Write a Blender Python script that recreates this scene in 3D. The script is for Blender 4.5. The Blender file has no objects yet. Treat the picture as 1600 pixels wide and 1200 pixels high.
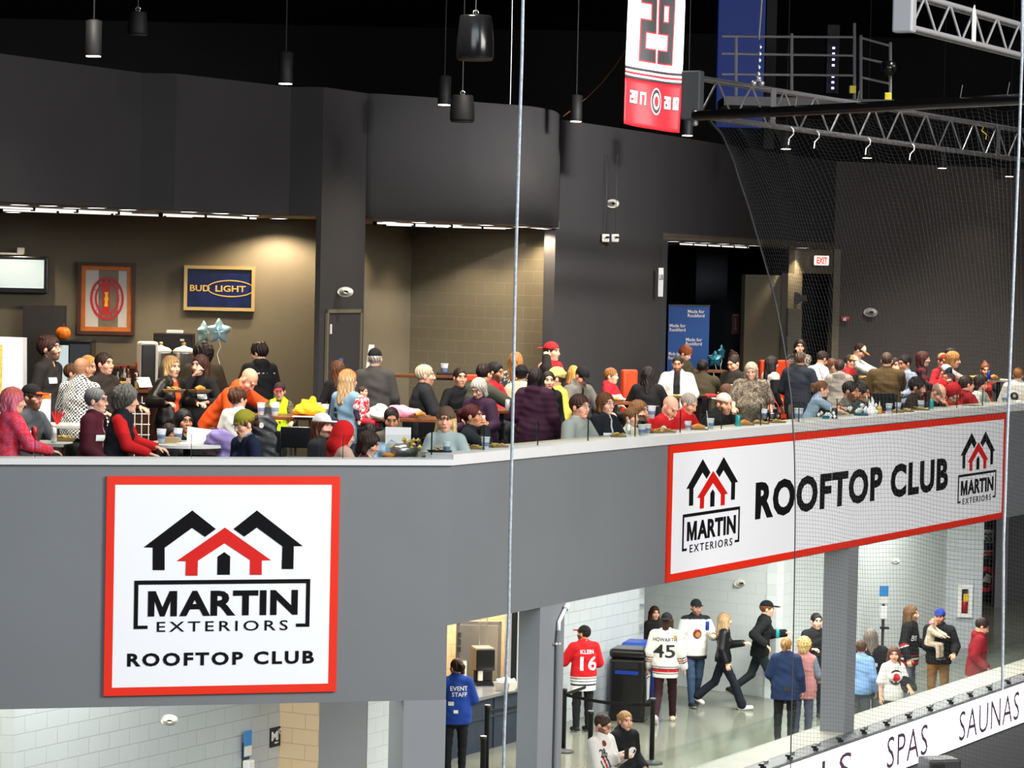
import bpy, bmesh, math, random
import numpy as np
from mathutils import Matrix, Vector
SC = bpy.context.scene; COL = SC.collection
random.seed(7)
# ---------------------------------------------------------------- camera, light, exposure
FPX, PITCH, ROLL, CZ = 4498.3, math.radians(2.2327), math.radians(1.2426), 7.5
_F = np.array([0, math.cos(PITCH), -math.sin(PITCH)]); _X = np.array([1., 0, 0]); _U = np.cross(_X, _F)
CR = math.cos(ROLL) * _X + math.sin(ROLL) * _U; CU = -math.sin(ROLL) * _X + math.cos(ROLL) * _U
cam = bpy.data.cameras.new('camera'); cam_o = bpy.data.objects.new('camera', cam); COL.objects.link(cam_o)
cam.sensor_width = 36; cam.lens = FPX / 1600 * 36; cam.clip_end = 300
M4 = Matrix.Identity(4)
for i in range(3): M4[i][0], M4[i][1], M4[i][2] = CR[i], CU[i], -_F[i]
M4[2][3] = CZ; cam_o.matrix_world = M4; SC.camera = cam_o
SC.view_settings.view_transform = 'Standard'; SC.view_settings.look = 'None'; SC.view_settings.exposure = 0.0; SC.view_settings.gamma = 1
w = bpy.data.worlds.new('hall_dark'); SC.world = w; w.use_nodes = True
w.node_tree.nodes['Background'].inputs[0].default_value = (.55, .62, .75, 1); w.node_tree.nodes['Background'].inputs[1].default_value = .012
def area(name, loc, aim, size, energy, color=(1, 1, 1), sy=None, spread=180):
    l = bpy.data.lights.new(name, 'AREA'); l.energy = energy; l.size = size; l.color = color; l.spread = math.radians(spread)
    if sy: l.shape = 'RECTANGLE'; l.size_y = sy
    o = bpy.data.objects.new(name, l); COL.objects.link(o); o.location = loc
    o.rotation_euler = (Vector(aim) - Vector(loc)).to_track_quat('-Z', 'Y').to_euler(); return o
def spot(name, loc, aim, energy, color, angle=80, blend=.6, r=.08):
    l = bpy.data.lights.new(name, 'SPOT'); l.energy = energy; l.color = color; l.spot_size = math.radians(angle); l.spot_blend = blend; l.shadow_soft_size = r
    o = bpy.data.objects.new(name, l); COL.objects.link(o); o.location = loc; o.rotation_euler = (Vector(aim) - Vector(loc)).to_track_quat('-Z', 'Y').to_euler(); return o
# the rink's high-bay lamps, hung over the ice in front of the club, plus one added fill
WARM, COOL, NEUT = (1, .80, .56), (.86, .94, 1.), (1, .95, .88)
area('rink_and_fill_lamp', (-4, 9, 15.0), (-3.5, 28, 4.5), 12, 2350, COOL)
area('rink_and_fill_lamp', (19, 19, 15.0), (4, 38, 4.5), 12, 9400, (1, .97, .93))
area('rink_and_fill_lamp', (3, 20, 15.0), (3, 36, 8), 4, 300, COOL)
area('rink_and_fill_lamp', (13, 27, 15.0), (2.2, 45, 11.2), 3, 1500, (1, .98, .96), None, 30)  # added fill lamp, narrow, to brighten the hanging number banner
# concourse ceiling lamps
for x, y, e in ((-6.2, 30.5, 175), (-4.2, 33.2, 175), (-2.6, 31, 110), (1.6, 39, 150), (2.6, 44.5, 200), (4.6, 47.6, 330), (3.6, 41.5, 150), (7.6, 49.5, 200), (8.4, 54.5, 220), (11.0, 62, 60), (6.2, 44.8, 170), (-.2, 43.4, 90)):
    area('concourse_lamp', (x, y, 4.38), (x, y, 0), 1.4, e, (.98, 1, .93), 1.4)
# ---------------------------------------------------------------- figures
def V(*a): return np.array(a, float)
def unit(v): return v / max(np.linalg.norm(v), 1e-9)
def hexc(h):
    h = h.lstrip('#'); c = np.array([int(h[i:i+2], 16) for i in (0, 2, 4)]) / 255.
    return np.where(c <= .04045, c / 12.92, ((c + .055) / 1.055) ** 2.4)
def axis_lines(lo, hi, fine, hf, hc):
    pts = []; x = lo; fine = sorted(fine)
    while x < hi:
        pts.append(x); x += hf if any(a <= x <= b for a, b in fine) else hc
    pts += [x, x + hc]
    return np.array(pts)
class Field:
    """a distance field on a rectilinear grid, meshed as one continuous skin"""
    def __init__(s, lo, hi, fine, hf, hc):
        s.ax = [axis_lines(lo[i], hi[i], [(b[0][i], b[1][i]) for b in fine], hf, hc) for i in range(3)]
        s.v = np.full([len(a) for a in s.ax], 1., np.float32)
    def sub(s, lo, hi):
        sl = tuple(slice(max(0, np.searchsorted(a, l) - 1), np.searchsorted(a, h) + 1) for a, l, h in zip(s.ax, lo, hi))
        g = np.meshgrid(*[a[c] for a, c in zip(s.ax, sl)], indexing='ij', sparse=True)
        return sl, g
    def put(s, sl, d, k, op):
        v = s.v[sl]
        if op == 'u':
            if k > 0:
                h = np.clip(.5 + .5 * (v - d) / k, 0, 1); s.v[sl] = v + (d - v) * h - k * h * (1 - h)
            else: s.v[sl] = np.minimum(v, d)
        else:
            if k > 0:
                h = np.clip(.5 - .5 * (v + d) / k, 0, 1); s.v[sl] = v + (-d - v) * h + k * h * (1 - h)
            else: s.v[sl] = np.maximum(v, -d)
    def cap(s, a, b, ra, rb, k=.03, flat=None, op='u'):
        m = max(ra, rb) + k + .05
        sl, (x, y, z) = s.sub(np.minimum(a, b) - m, np.maximum(a, b) + m)
        ba = b - a; L = max(ba @ ba, 1e-9)
        px, py, pz = x - a[0], y - a[1], z - a[2]
        h = np.clip((px * ba[0] + py * ba[1] + pz * ba[2]) / L, 0, 1)
        qx, qy, qz = px - h * ba[0], py - h * ba[1], pz - h * ba[2]
        if flat is not None:
            n, fl = flat; t = (qx * n[0] + qy * n[1] + qz * n[2]) * (1 / fl - 1)
            qx, qy, qz = qx + n[0] * t, qy + n[1] * t, qz + n[2] * t
            s.put(sl, (np.sqrt(qx * qx + qy * qy + qz * qz) - (ra + (rb - ra) * h)) * min(1, fl * 1.1), k, op)
        else: s.put(sl, np.sqrt(qx * qx + qy * qy + qz * qz) - (ra + (rb - ra) * h), k, op)
    def ell(s, c, r, M, k=.02, op='u'):
        m = max(r) + k + .04
        sl, (x, y, z) = s.sub(c - m, c + m)
        px, py, pz = x - c[0], y - c[1], z - c[2]
        q = [(px * M[0][i] + py * M[1][i] + pz * M[2][i]) for i in range(3)]
        k0 = np.sqrt(sum((q[i] / r[i]) ** 2 for i in range(3))); k1 = np.sqrt(sum((q[i] / r[i] ** 2) ** 2 for i in range(3))) + 1e-6
        s.put(sl, k0 * (k0 - 1) / k1, k, op)
    def plane(s, p, n):            # keep the side the normal points away from
        x, y, z = np.meshgrid(*s.ax, indexing='ij', sparse=True)
        s.v = np.maximum(s.v, (x - p[0]) * n[0] + (y - p[1]) * n[1] + (z - p[2]) * n[2]).astype(np.float32)
    def wrinkle(s, amp, f=1.):
        x, y, z = np.meshgrid(*s.ax, indexing='ij', sparse=True)
        s.v = s.v + (amp * (np.sin(31 * f * x + 17 * f * z + 1.3) * np.sin(23 * f * y - 29 * f * z) + .6 * np.sin(53 * f * z + 19 * f * x + 3 * np.sin(14 * f * y)))).astype(np.float32)
    def mesh(s):
        v = s.v; v[0] = v[-1] = 1; v[:, 0] = v[:, -1] = 1; v[:, :, 0] = v[:, :, -1] = 1
        ins = v < 0; cnt = np.zeros([n - 1 for n in v.shape], np.int8)
        for i in (0, 1):
            for j in (0, 1):
                for k in (0, 1):
                    cnt += ins[i:i + cnt.shape[0], j:j + cnt.shape[1], k:k + cnt.shape[2]]
        act = (cnt > 0) & (cnt < 8); I = np.argwhere(act)
        if not len(I): return np.zeros((0, 3)), np.zeros((0, 4), int)
        idx = np.full(act.shape, -1, np.int32); idx[act] = np.arange(len(I))
        acc = np.zeros((len(I), 3)); num = np.zeros(len(I))
        for ax in range(3):
            o = [a for a in range(3) if a != ax]
            for u in (0, 1):
                for w in (0, 1):
                    A = I.copy(); A[:, o[0]] += u; A[:, o[1]] += w; B = A.copy(); B[:, ax] += 1
                    va, vb = v[tuple(A.T)], v[tuple(B.T)]; m = (va < 0) != (vb < 0)
                    t = np.where(m, va / np.where(m, va - vb, 1), 0)
                    pos = np.stack([s.ax[d][A[:, d]] for d in range(3)], 1).astype(float)
                    pos[:, ax] += t * (s.ax[ax][B[:, ax]] - s.ax[ax][A[:, ax]])
                    acc[m] += pos[m]; num[m] += 1
        P = acc / num[:, None]; Q = []
        for ax in range(3):
            o = [a for a in range(3) if a != ax]
            lo = [slice(None)] * 3; hi = [slice(None)] * 3; lo[ax] = slice(0, -1); hi[ax] = slice(1, None)
            a, b = ins[tuple(lo)], ins[tuple(hi)]; E = np.argwhere(a != b)
            E = E[(E[:, o[0]] > 0) & (E[:, o[1]] > 0)]
            if not len(E): continue
            q = []
            for u, w in ((1, 1), (0, 1), (0, 0), (1, 0)):
                C = E.copy(); C[:, o[0]] -= u; C[:, o[1]] -= w
                C = np.minimum(C, np.array(act.shape) - 1); q.append(idx[tuple(C.T)])
            q = np.stack(q, 1); f = a[tuple(E.T)]
            if ax == 1: f = ~f
            q[~f] = q[~f][:, ::-1]; Q.append(q)
        Q = np.concatenate(Q); Q = Q[(Q >= 0).all(1)]
        return P, Q
def grid_object(name, P, Q, mat, parent=None, col=None, smooth=True):
    me = bpy.data.meshes.new(name); me.vertices.add(len(P)); me.vertices.foreach_set('co', np.asarray(P, np.float32).ravel())
    me.loops.add(Q.size); me.loops.foreach_set('vertex_index', Q.astype(np.int32).ravel())
    me.polygons.add(len(Q)); me.polygons.foreach_set('loop_start', np.arange(0, Q.size, Q.shape[1], dtype=np.int32))
    me.update(calc_edges=True)
    if smooth: me.polygons.foreach_set('use_smooth', np.ones(len(Q), bool))
    if col is not None:
        at = me.color_attributes.new('tone', 'FLOAT_COLOR', 'POINT')
        at.data.foreach_set('color', np.concatenate([col, np.ones((len(P), 1))], 1).astype(np.float32).ravel())
    me.materials.append(mat)
    o = bpy.data.objects.new(name, me); COL.objects.link(o)
    if parent: o.parent = parent
    return o
def ik(S, T, l1, l2, hint):
    d = T - S; L = np.linalg.norm(d); L2 = min(L, (l1 + l2) * .995); T = S + d / max(L, 1e-6) * L2; u = unit(d)
    a = (l1 * l1 - l2 * l2 + L2 * L2) / (2 * L2); h = np.sqrt(max(l1 * l1 - a * a, 0)); n = unit(hint - u * (hint @ u))
    return S + u * a + n * h, T
def rot(ax, ang):
    c, s = np.cos(ang), np.sin(ang)
    return {'x': np.array([[1, 0, 0], [0, c, -s], [0, s, c]]), 'y': np.array([[c, 0, s], [0, 1, 0], [-s, 0, c]]), 'z': np.array([[c, -s, 0], [s, c, 0], [0, 0, 1.]])}[ax]
SKIN = dict(fair='e3b196', pink='e8a98d', tan='c98f6c', olive='b98463', brown='7d5139', dark='4a3024')
ARMS = dict(down=(.05, .11, -.51, .5), table=(.34, .12, -.30, .5), near=(.26, .06, -.36, .5), mouth=(.17, -.15, .09, .75), chin=(.20, -.12, .0, .8), ear=(.08, .06, .15, .9), plate=(.36, .02, -.20, .6),
            reach=(.52, .0, -.22, .3), hold=(.30, .08, -.12, .8), pocket=(.10, .14, -.42, .6), back=(-.16, .10, -.47, .5), fwd=(.16, .10, -.48, .5), up=(.30, .06, .22, .6), phone=(.28, -.08, -.16, .8), out=(.12, .42, -.32, .3), lap=(.22, .05, -.42, .5))
def skeleton(H=1.75, fem=0, kid=0, wide=1., lean=0, side=0, legs='stand', stride=.3, L='down', R='down', turn=0, nod=0, tilt=0, **_):
    """joint positions in the figure's own frame: forward +Y, its right hand +X, feet at z = 0"""
    s = H / 1.75; k = {}
    hs = s * (1.2 if kid else 1.1) if kid < 2 else s * 1.3
    hipz = .92 * s; l = np.radians(lean); sd = np.radians(side)
    def sp(f): return rot('y', sd * f) @ V(0, np.sin(l * f), np.cos(l * f))
    P = V(0, 0, hipz + .02 * s)
    if legs == 'stand' and lean > 25: P[1] -= .10 * np.sin(l) * s
    u1, u2, u3 = sp(.75), sp(1.), sp(.62)
    Wp = P + u1 * .15 * s; C = Wp + u2 * .20 * s; N = C + u2 * (.205 * s); HC = N + u3 * (.062 * s + .075 * hs) + V(0, .022 * s, 0)
    fw = unit(V(0, np.cos(l), -np.sin(l))); rt = rot('y', sd) @ V(1, 0, 0)
    sw = (.150 if fem else .172) * s * (1 + (wide - 1) * .5) * (.92 if kid else 1)
    Sh = C + u2 * .125 * s
    k.update(P=P, W=Wp, C=C, N=N, HC=HC, u1=u1, u2=u2, fw=fw, rt=rt, s=s, hs=hs, sw=sw, Sh=Sh, lean=l)
    k['HM'] = rot('z', -np.radians(turn)) @ rot('y', np.radians(tilt)) @ rot('x', -np.radians(nod) - l * .35)
    for nm, sg, a in (('L', -1, L), ('R', 1, R)):
        S = Sh + rt * sg * sw; T = ARMS[a] if isinstance(a, str) else a
        tgt = S + (V(0, 1, 0) * T[0] + V(1, 0, 0) * sg * T[1] + V(0, 0, 1) * T[2]) * s
        hint = V(sg * (.55 if T[2] > -.4 else .15), -.8, -.7 if T[2] > -.45 else 0)
        if T[2] > -.15 and np.linalg.norm(T[:3]) < .34: hint = V(sg * .45, .25, -.9)
        E, Wr = ik(S, tgt, .285 * s, .255 * s, hint)
        k[nm] = (S, E, Wr, T[3])
    for nm, sg in (('l', -1), ('r', 1)):
        J = V(sg * .092 * s * (1 + (wide - 1) * .4), P[1], hipz - .02 * s); ft = V(0, 1, 0)
        if legs == 'sit':
            K = J + V(sg * .05, .40, -.03) * s; A = K + V(0, .02, -.42) * s
        elif legs == 'walk':
            q = stride * sg; K = J + V(0, np.sin(q) * .43 + .04, -np.cos(q) * .43) * s; b = q - (.7 if sg < 0 else .1) * abs(stride) * 1.6
            A = K + V(0, np.sin(b) * .42, -np.cos(b) * .42) * s; ft = unit(V(0, 1, -.6 if sg < 0 else .1))
        else:
            K = J + V(sg * .012, .015, -.43) * s; A = V(sg * .11 * s, P[1] * .3, .08 * s)
        k[nm] = (J, K, A, ft)
    k['top'] = HC + k['HM'] @ V(0, -.01, .118) * hs
    zl = min(k['l'][2][2], k['r'][2][2]) - .08 * s
    k['zl'] = zl
    return k
def torso(F, k, o, q, body=False):
    s = k['s']; n = k['fw']; wd = q.get('wide', 1.); fem = q.get('fem', 0); bl = q.get('belly', 0); fl = (n, .70 + .1 * (wd - 1))
    hip, wst, ch = ((.158, .122, .135) if fem else (.148, .135, .152)); kk = .05 * s
    P, Wp, C, N, u1, u2 = k['P'], k['W'], k['C'], k['N'], k['u1'], k['u2']
    F.cap(P - u1 * .02 * s, P + u1 * .05 * s, (hip * wd) * s + o, (hip * .97 * wd) * s + o, kk, fl)
    F.cap(P + u1 * .05 * s, Wp, hip * .95 * wd * s + o, wst * wd * s + o, kk, fl)
    F.cap(Wp, C, wst * wd * s + o, ch * (1 + (wd - 1) * .7) * s + o, kk, fl)
    F.cap(C, C + u2 * .07 * s, ch * (1 + (wd - 1) * .7) * s + o, .125 * s + o, kk, fl)
    for sg in (-1, 1): F.cap(k['Sh'] + u2 * .03 * s, k['Sh'] + k['rt'] * k['sw'] * .92 * sg, .070 * s + o * .7, .055 * s + o * .8, kk)
    F.cap(k['Sh'] + u2 * .02 * s, N + u2 * .01 * s, .085 * s + o, .058 * s + o * .6, kk, (n, .8))
    if fem and not q.get('kid'):
        for sg in (-1, 1): F.ell(C + k['rt'] * sg * .07 * s + n * (.085 * s + o * .6) - u2 * .03 * s, V(.062, .055, .062) * s, np.eye(3), .04 * s)
    if bl: F.ell(Wp + n * (.05 + .05 * bl) * s, V(.14 * wd, .09 + .05 * bl, .15) * s + o, np.eye(3), .05 * s)
def hand(F, k, nm, sg):
    S, E, W, curl = k[nm]; s = k['hs'] if k['s'] > .8 else k['s']; d = unit(W - E)
    side = unit(np.cross(d, V(0, 0, 1)) if abs(d[2]) < .9 else V(0, 1, 0) - d * d[1])
    pn = unit(np.cross(side, d))
    if pn[2] > 0: pn = -pn
    if abs(d[2]) >= .9: side = unit(V(0, 1, 0) - d * d[1]); pn = V(-sg, 0, 0)
    th = -side * sg if abs(d[2]) < .9 else side
    if abs(d[2]) < .9 and (side @ V(1, 0, 0)) * sg < 0: th = side * -1 if (side @ V(1, 0, 0)) * sg > 0 else side
    F.cap(W + d * .015 * s, W + d * .075 * s, .030 * s, .036 * s, .012, (pn, .45))
    for i, (off, ln) in enumerate(((-.029, .066), (-.010, .076), (.010, .072), (.028, .056))):
        a = W + d * .088 * s - th * off * s; c1 = curl * .9; m = a + (d * np.cos(c1) + pn * np.sin(c1)) * ln * .52 * s; c2 = curl * 1.9
        e = m + (d * np.cos(c2) + pn * np.sin(c2)) * ln * .5 * s
        F.cap(a - d * .012 * s, m, .0098 * s, .009 * s, .005); F.cap(m, e, .009 * s, .0075 * s, .003)
    a = W + d * .03 * s + th * .026 * s; m = a + unit(th * .75 + d * .7 + pn * .25) * .042 * s; e = m + unit(th * .2 + d + pn * (.3 + curl * .5)) * .034 * s
    F.cap(a, m, .013 * s, .0105 * s, .01); F.cap(m, e, .0105 * s, .0085 * s, .004)
def head_pt(k, x, y, z): return k['HC'] + k['HM'] @ (V(x, y, z) * k['hs'])
def make_body(q, k, hf, hc):
    s, hs, M = k['s'], k['hs'], k['HM']; pts = [k['HC'], k['P'], k['W']] + [k[a][i] for a in 'LRlr' for i in range(3)]
    lo = np.min(pts, 0) - .24 * s; hi = np.max(pts, 0) + .24 * s
    fine = [(k['HC'] - .145 * hs, k['HC'] + .145 * hs)] + [(k[a][2] - .11 * s, k[a][2] + .11 * s) for a in 'LR' if a + 'h' not in q.get('hide', '')]
    F = Field(lo, hi, fine, hf, hc); e = lambda c, r, kk=.02, op='u': F.ell(head_pt(k, *c), V(*r) * hs, M, kk * hs, op); c = lambda a, b, ra, rb, kk=.01, op='u': F.cap(head_pt(k, *a), head_pt(k, *b), ra * hs, rb * hs, kk * hs, None, op)
    torso(F, k, -.012 * s, q)
    for nm, sg in (('L', -1), ('R', 1)):
        S, E, W, cu = k[nm]; th = 1 + (q.get('wide', 1) - 1) * .5
        F.cap(S, E, .050 * s * th, .040 * s * th, .03 * s); F.cap(E, W, .040 * s * th, .027 * s, .02 * s)
        hand(F, k, nm, sg)
    for nm in 'lr':
        J, K, A, ft = k[nm]; F.cap(J, K, .078 * s, .054 * s, .03 * s); F.cap(K, A, .052 * s, .036 * s, .02 * s); F.cap(A - V(0, 0, .035) * s, A + ft * .15 * s - V(0, 0, .045) * s, .036 * s, .028 * s, .02 * s)
    F.cap(k['N'] - k['u2'] * .03 * s, head_pt(k, 0, -.018, -.055), .058 * s * (.88 if q.get('fem') else 1), .055 * hs * (.85 if q.get('fem') else 1), .025 * s)
    jw = .93 if q.get('fem') else 1.
    e((0, -.012, .030), (.075, .097, .088)); e((0, .028, -.045), (.060 * jw, .066, .074), .03); e((0, .066, -.097), (.024 * jw, .022, .020), .03)
    for sg in (-1, 1):
        e((sg * .043, .062, -.026), (.026, .026, .024), .025); e((sg * .079, -.008, -.012), (.010, .022, .033), .008)
    c((-.036, .084, .033), (.036, .084, .033), .011, .011, .018); c((0, .093, .016), (0, .113, -.030), .008, .0125, .010); c((-.013, .102, -.033), (.013, .102, -.033), .008, .008, .008)
    for sg in (-1, 1):
        e((sg * .031, .101, .010), (.018, .013, .011), .012, 's'); e((sg * .031, .080, .010), (.0135, .0135, .0115), .003)
    c((-.019, .090, -.066), (.019, .090, -.066), .0095, .0095, .008); c((-.02, .103, -.066), (.02, .103, -.066), .003, .003, .004, 's')
    P, Q = F.mesh()
    h = ((P - k['HC']) @ M) / hs; x, y, z = np.abs(h[:, 0]), h[:, 1], h[:, 2]
    col = np.tile(hexc(SKIN.get(q.get('skin', 'fair'), q.get('skin', 'fair'))), (len(P), 1)); base = col[0].copy()
    near = (np.abs(h) < .14).all(1) & (y > .03)
    hairc = hexc(q.get('hair', ('short', '3a2a20'))[1]) if q.get('hair') else base * .5
    def paint(m, c, a=1.):
        m = m & near; col[m] = col[m] * (1 - a) + np.asarray(c) * a
    paint((x > .02) & (x < .07) & (np.abs(z + .03) < .03), base * V(1.08, .80, .76), .35)
    paint((np.abs(x - .033) < .022) & (np.abs(z - .034) < .007), hairc * .6, .8)
    paint(((x - .031) / .013) ** 2 + ((z - .010) / .008) ** 2 < 1, V(.36, .33, .31)); paint(((x - .031) / .0085) ** 2 + ((z - .010) / .009) ** 2 < 1, V(.03, .02, .015)); paint((np.abs(x - .031) < .017) & (np.abs(z - .0205) < .0045), base * .25)
    smile = q.get('smile', 0)
    lip = hexc('b04a44') if q.get('fem') else base * V(.8, .5, .48)
    zz = z + .067 - smile * (x / .03) ** 2 * .008
    paint((x < .024 + .008 * smile) & (np.abs(zz) < .010), lip, .85); paint((x < .022 + .006 * smile) & (np.abs(zz) < (.005 if smile else .003)), V(.75, .72, .68) if smile else base * .2)
    paint((x < .012) & (np.abs(z + .041) < .005), base * .55, .7)
    bd = q.get('beard')
    if bd:
        bc = hexc(bd); near = (np.abs(h) < .15).all(1) & (y > -.01)
        paint((z < -.045) & ~((x < .026) & (np.abs(z + .067) < .011)) & (z > -.125) & (y > -.02 + (z + .045) * -.2), bc, .85); paint((z < -.012) & (z >= -.045) & (x > .055), bc, .75)
    bald = q.get('stubble')
    if bald:
        m = (z > .02) & ((y < .03) | (z > .075)); col[m] = col[m] * .55 + hexc(bald) * .45
    return P, Q, col
def make_hair(q, k, kind, hf):
    hs, M, s = k['hs'], k['HM'], k['s']; pt = lambda x, y, z: head_pt(k, x, y, z)
    lo, hi = k['HC'] - V(.24, .27, .62) * hs, k['HC'] + V(.24, .27, .24) * hs
    F = Field(lo, hi, [], hf, hf); e = lambda c, r, kk=.02, op='u': F.ell(pt(*c), V(*r) * hs, M, kk * hs, op)
    def c(a, b, ra, rb, kk=.03, op='u', down=True):
        A, B = pt(*a), pt(*b)
        if down: B = A + (B - A) * 1.
        F.cap(A, B, ra * hs, rb * hs, kk * hs, None, op)
    t = dict(short=.009, crop=.004, fringe=.014, long=.016, bob=.018, pony=.010, bun=.010, curly=.030, afro=.06, messy=.020, sides=.006, wavy=.02).get(kind, .012)
    e((0, -.016, .032), (.076 + t, .100 + t, .090 + t))
    if kind in ('long', 'wavy'):
        for sg in (-1, 1):
            c((sg * .066, -.01, .02), (sg * .085, -.02, -.16), .032, .036); c((sg * .06, -.05, .0), (sg * .07, -.075, -.25), .042, .032)
        c((0, -.07, 0), (0, -.105, -.25), .062, .05)
    if kind == 'bob':
        for sg in (-1, 1): c((sg * .066, -.015, .02), (sg * .074, -.012, -.085), .032, .034)
        c((0, -.06, 0), (0, -.075, -.09), .065, .05)
    if kind in ('curly', 'afro'):
        c((0, -.05, 0), (0, -.07, -.05), .075 + t * .5, .06 + t * .5)
        rs = np.random.RandomState(5)
        for i in range(70):
            a, b = rs.uniform(0, 6.28), rs.uniform(-.2, 1.5); r = 1.0
            e((np.cos(a) * np.cos(b) * (.08 + t * .8), -.02 + np.sin(a) * np.cos(b) * (.10 + t * .8), .035 + np.sin(b) * (.09 + t * .8)), (.018, .018, .018), .006)
    if kind == 'pony':
        c((0, -.10, .05), (0, -.15, .03), .028, .032); c((0, -.15, .03), (.01, -.15, -.18), .034, .018)
    if kind == 'bun': e((0, -.06, .135), (.04, .04, .036))
    if kind == 'messy':
        rs = np.random.RandomState(3)
        for i in range(16):
            a = rs.uniform(0, 6.28); e((np.cos(a) * .06, -.02 + np.sin(a) * .07, .10 + rs.uniform(-.02, .02)), (.022, .022, .02), .012)
    x_, y_, z_ = np.meshgrid(*F.ax, indexing='ij', sparse=True); amp = .0045 if kind in ('curly', 'afro', 'messy', 'wavy') else .0032
    az = np.arctan2(y_ - k['HC'][1], x_ - k['HC'][0]); F.v = F.v + (amp * (np.sin(17 * az + 3 * np.sin(22 * z_)) + .7 * np.sin(29 * az + 4 * np.sin(15 * z_)))).astype(np.float32)
    # clear the face
    fz = {'fringe': -.055, 'long': -.042, 'bob': -.042, 'messy': -.05}.get(kind, -.035)
    F.ell(pt(0, .115, fz), V(.076 if kind not in ('long', 'bob', 'wavy') else .066, .092, .112) * hs, M, .012 * hs, 's')
    if kind in ('long', 'bob', 'wavy', 'curly', 'afro'): F.cap(pt(0, .06, -.09), pt(0, .10, -.26), .070 * hs, .085 * hs, .02 * hs, None, 's')
    if kind in ('short', 'crop', 'fringe', 'messy', 'sides', 'pony', 'bun'):
        F.ell(pt(0, .06, -.115), V(.14, .125, .105) * hs, M, .015 * hs, 's')
        F.plane(pt(0, 0, -.075), M @ V(0, 0, -1.))
        for sg in (-1, 1): F.ell(pt(sg * .085, .002, -.020), V(.02, .026, .036) * hs, M, .006, 's')
    if q.get('hat'): F.plane(pt(0, 0, .046 if q['hat'][0] == 'cap' else .022), M @ V(0, 0, 1.))
    if kind == 'sides': F.ell(pt(0, .02, .125), V(.075, .125, .075) * hs, M, .01, 's')
    P, Q = F.mesh(); c0 = hexc(q['hair'][1]); hd = ((P - k['HC']) @ M) / hs; az = np.arctan2(hd[:, 1] + .02, hd[:, 0]); n = np.sin(az * 17 + 3 * np.sin(hd[:, 2] * 22)) * .30 + np.sin(az * 31 + 5 * np.sin(hd[:, 2] * 13)) * .22
    col = np.clip(c0[None] * (1 + n[:, None]), 0, 1)
    if q.get('roots'):
        h = ((P - k['HC']) @ M) / hs; m = np.clip((h[:, 2] - .02) / .08, 0, 1)[:, None]; col = col * (1 - m) + hexc(q['roots']) * m
    return P, Q, col
def make_hat(q, k, hf):
    kind, c1, c2 = q['hat'][:3]; back = len(q['hat']) > 3 and q['hat'][3] == 'back'; hs, M = k['hs'], k['HM']; pt = lambda x, y, z: head_pt(k, x, y, z)
    F = Field(k['HC'] - .24 * hs, k['HC'] + .24 * hs, [], hf, hf); e = lambda c, r, kk=.015, op='u': F.ell(pt(*c), V(*r) * hs, M, kk * hs, op)
    if kind == 'beanie':
        e((0, -.018, .045), (.092, .113, .104)); F.plane(pt(0, .0, .030), M @ unit(V(0, .25, -1.)))
        for i in range(16):
            a = i / 16 * 6.283; e((np.cos(a) * .092, -.018 + np.sin(a) * .112, .045 + (np.sin(a) * -.02)), (.014, .014, .022), .01)
    elif kind == 'hood':
        e((0, -.03, .03), (.108, .118, .125)); F.cap(pt(0, -.05, -.05), pt(0, -.06, -.12), .10 * hs, .11 * hs, .04); e((0, .115, -.03), (.075, .10, .11), .02, 's')
    else:
        e((0, -.014, .040), (.086, .108, .095)); F.plane(pt(0, 0, .042), M @ V(0, 0, -1.))
        sg = -1 if back else 1
        e((0, .125 * sg - (.02 if back else 0), .046), (.070, .078, .009), .012); e((0, 0, .133), (.01, .01, .006), .005)
    P, Q = F.mesh(); h = ((P - k['HC']) @ M) / hs; col = np.tile(hexc(c1), (len(P), 1))
    if kind == 'cap':
        m = (h[:, 1] * (-1 if back else 1) > .088) & (h[:, 2] < .062); col[m] = hexc(c2)
        if len(q['hat']) > 4:
            m = (h[:, 1] > .02) & ~((h[:, 1] > .088) & (h[:, 2] < .062)); col[m] = hexc(q['hat'][4])
    elif kind == 'beanie':
        m = h[:, 2] < .062 + h[:, 1] * .25; col[m] = hexc(c2)
    return P, Q, col
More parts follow.
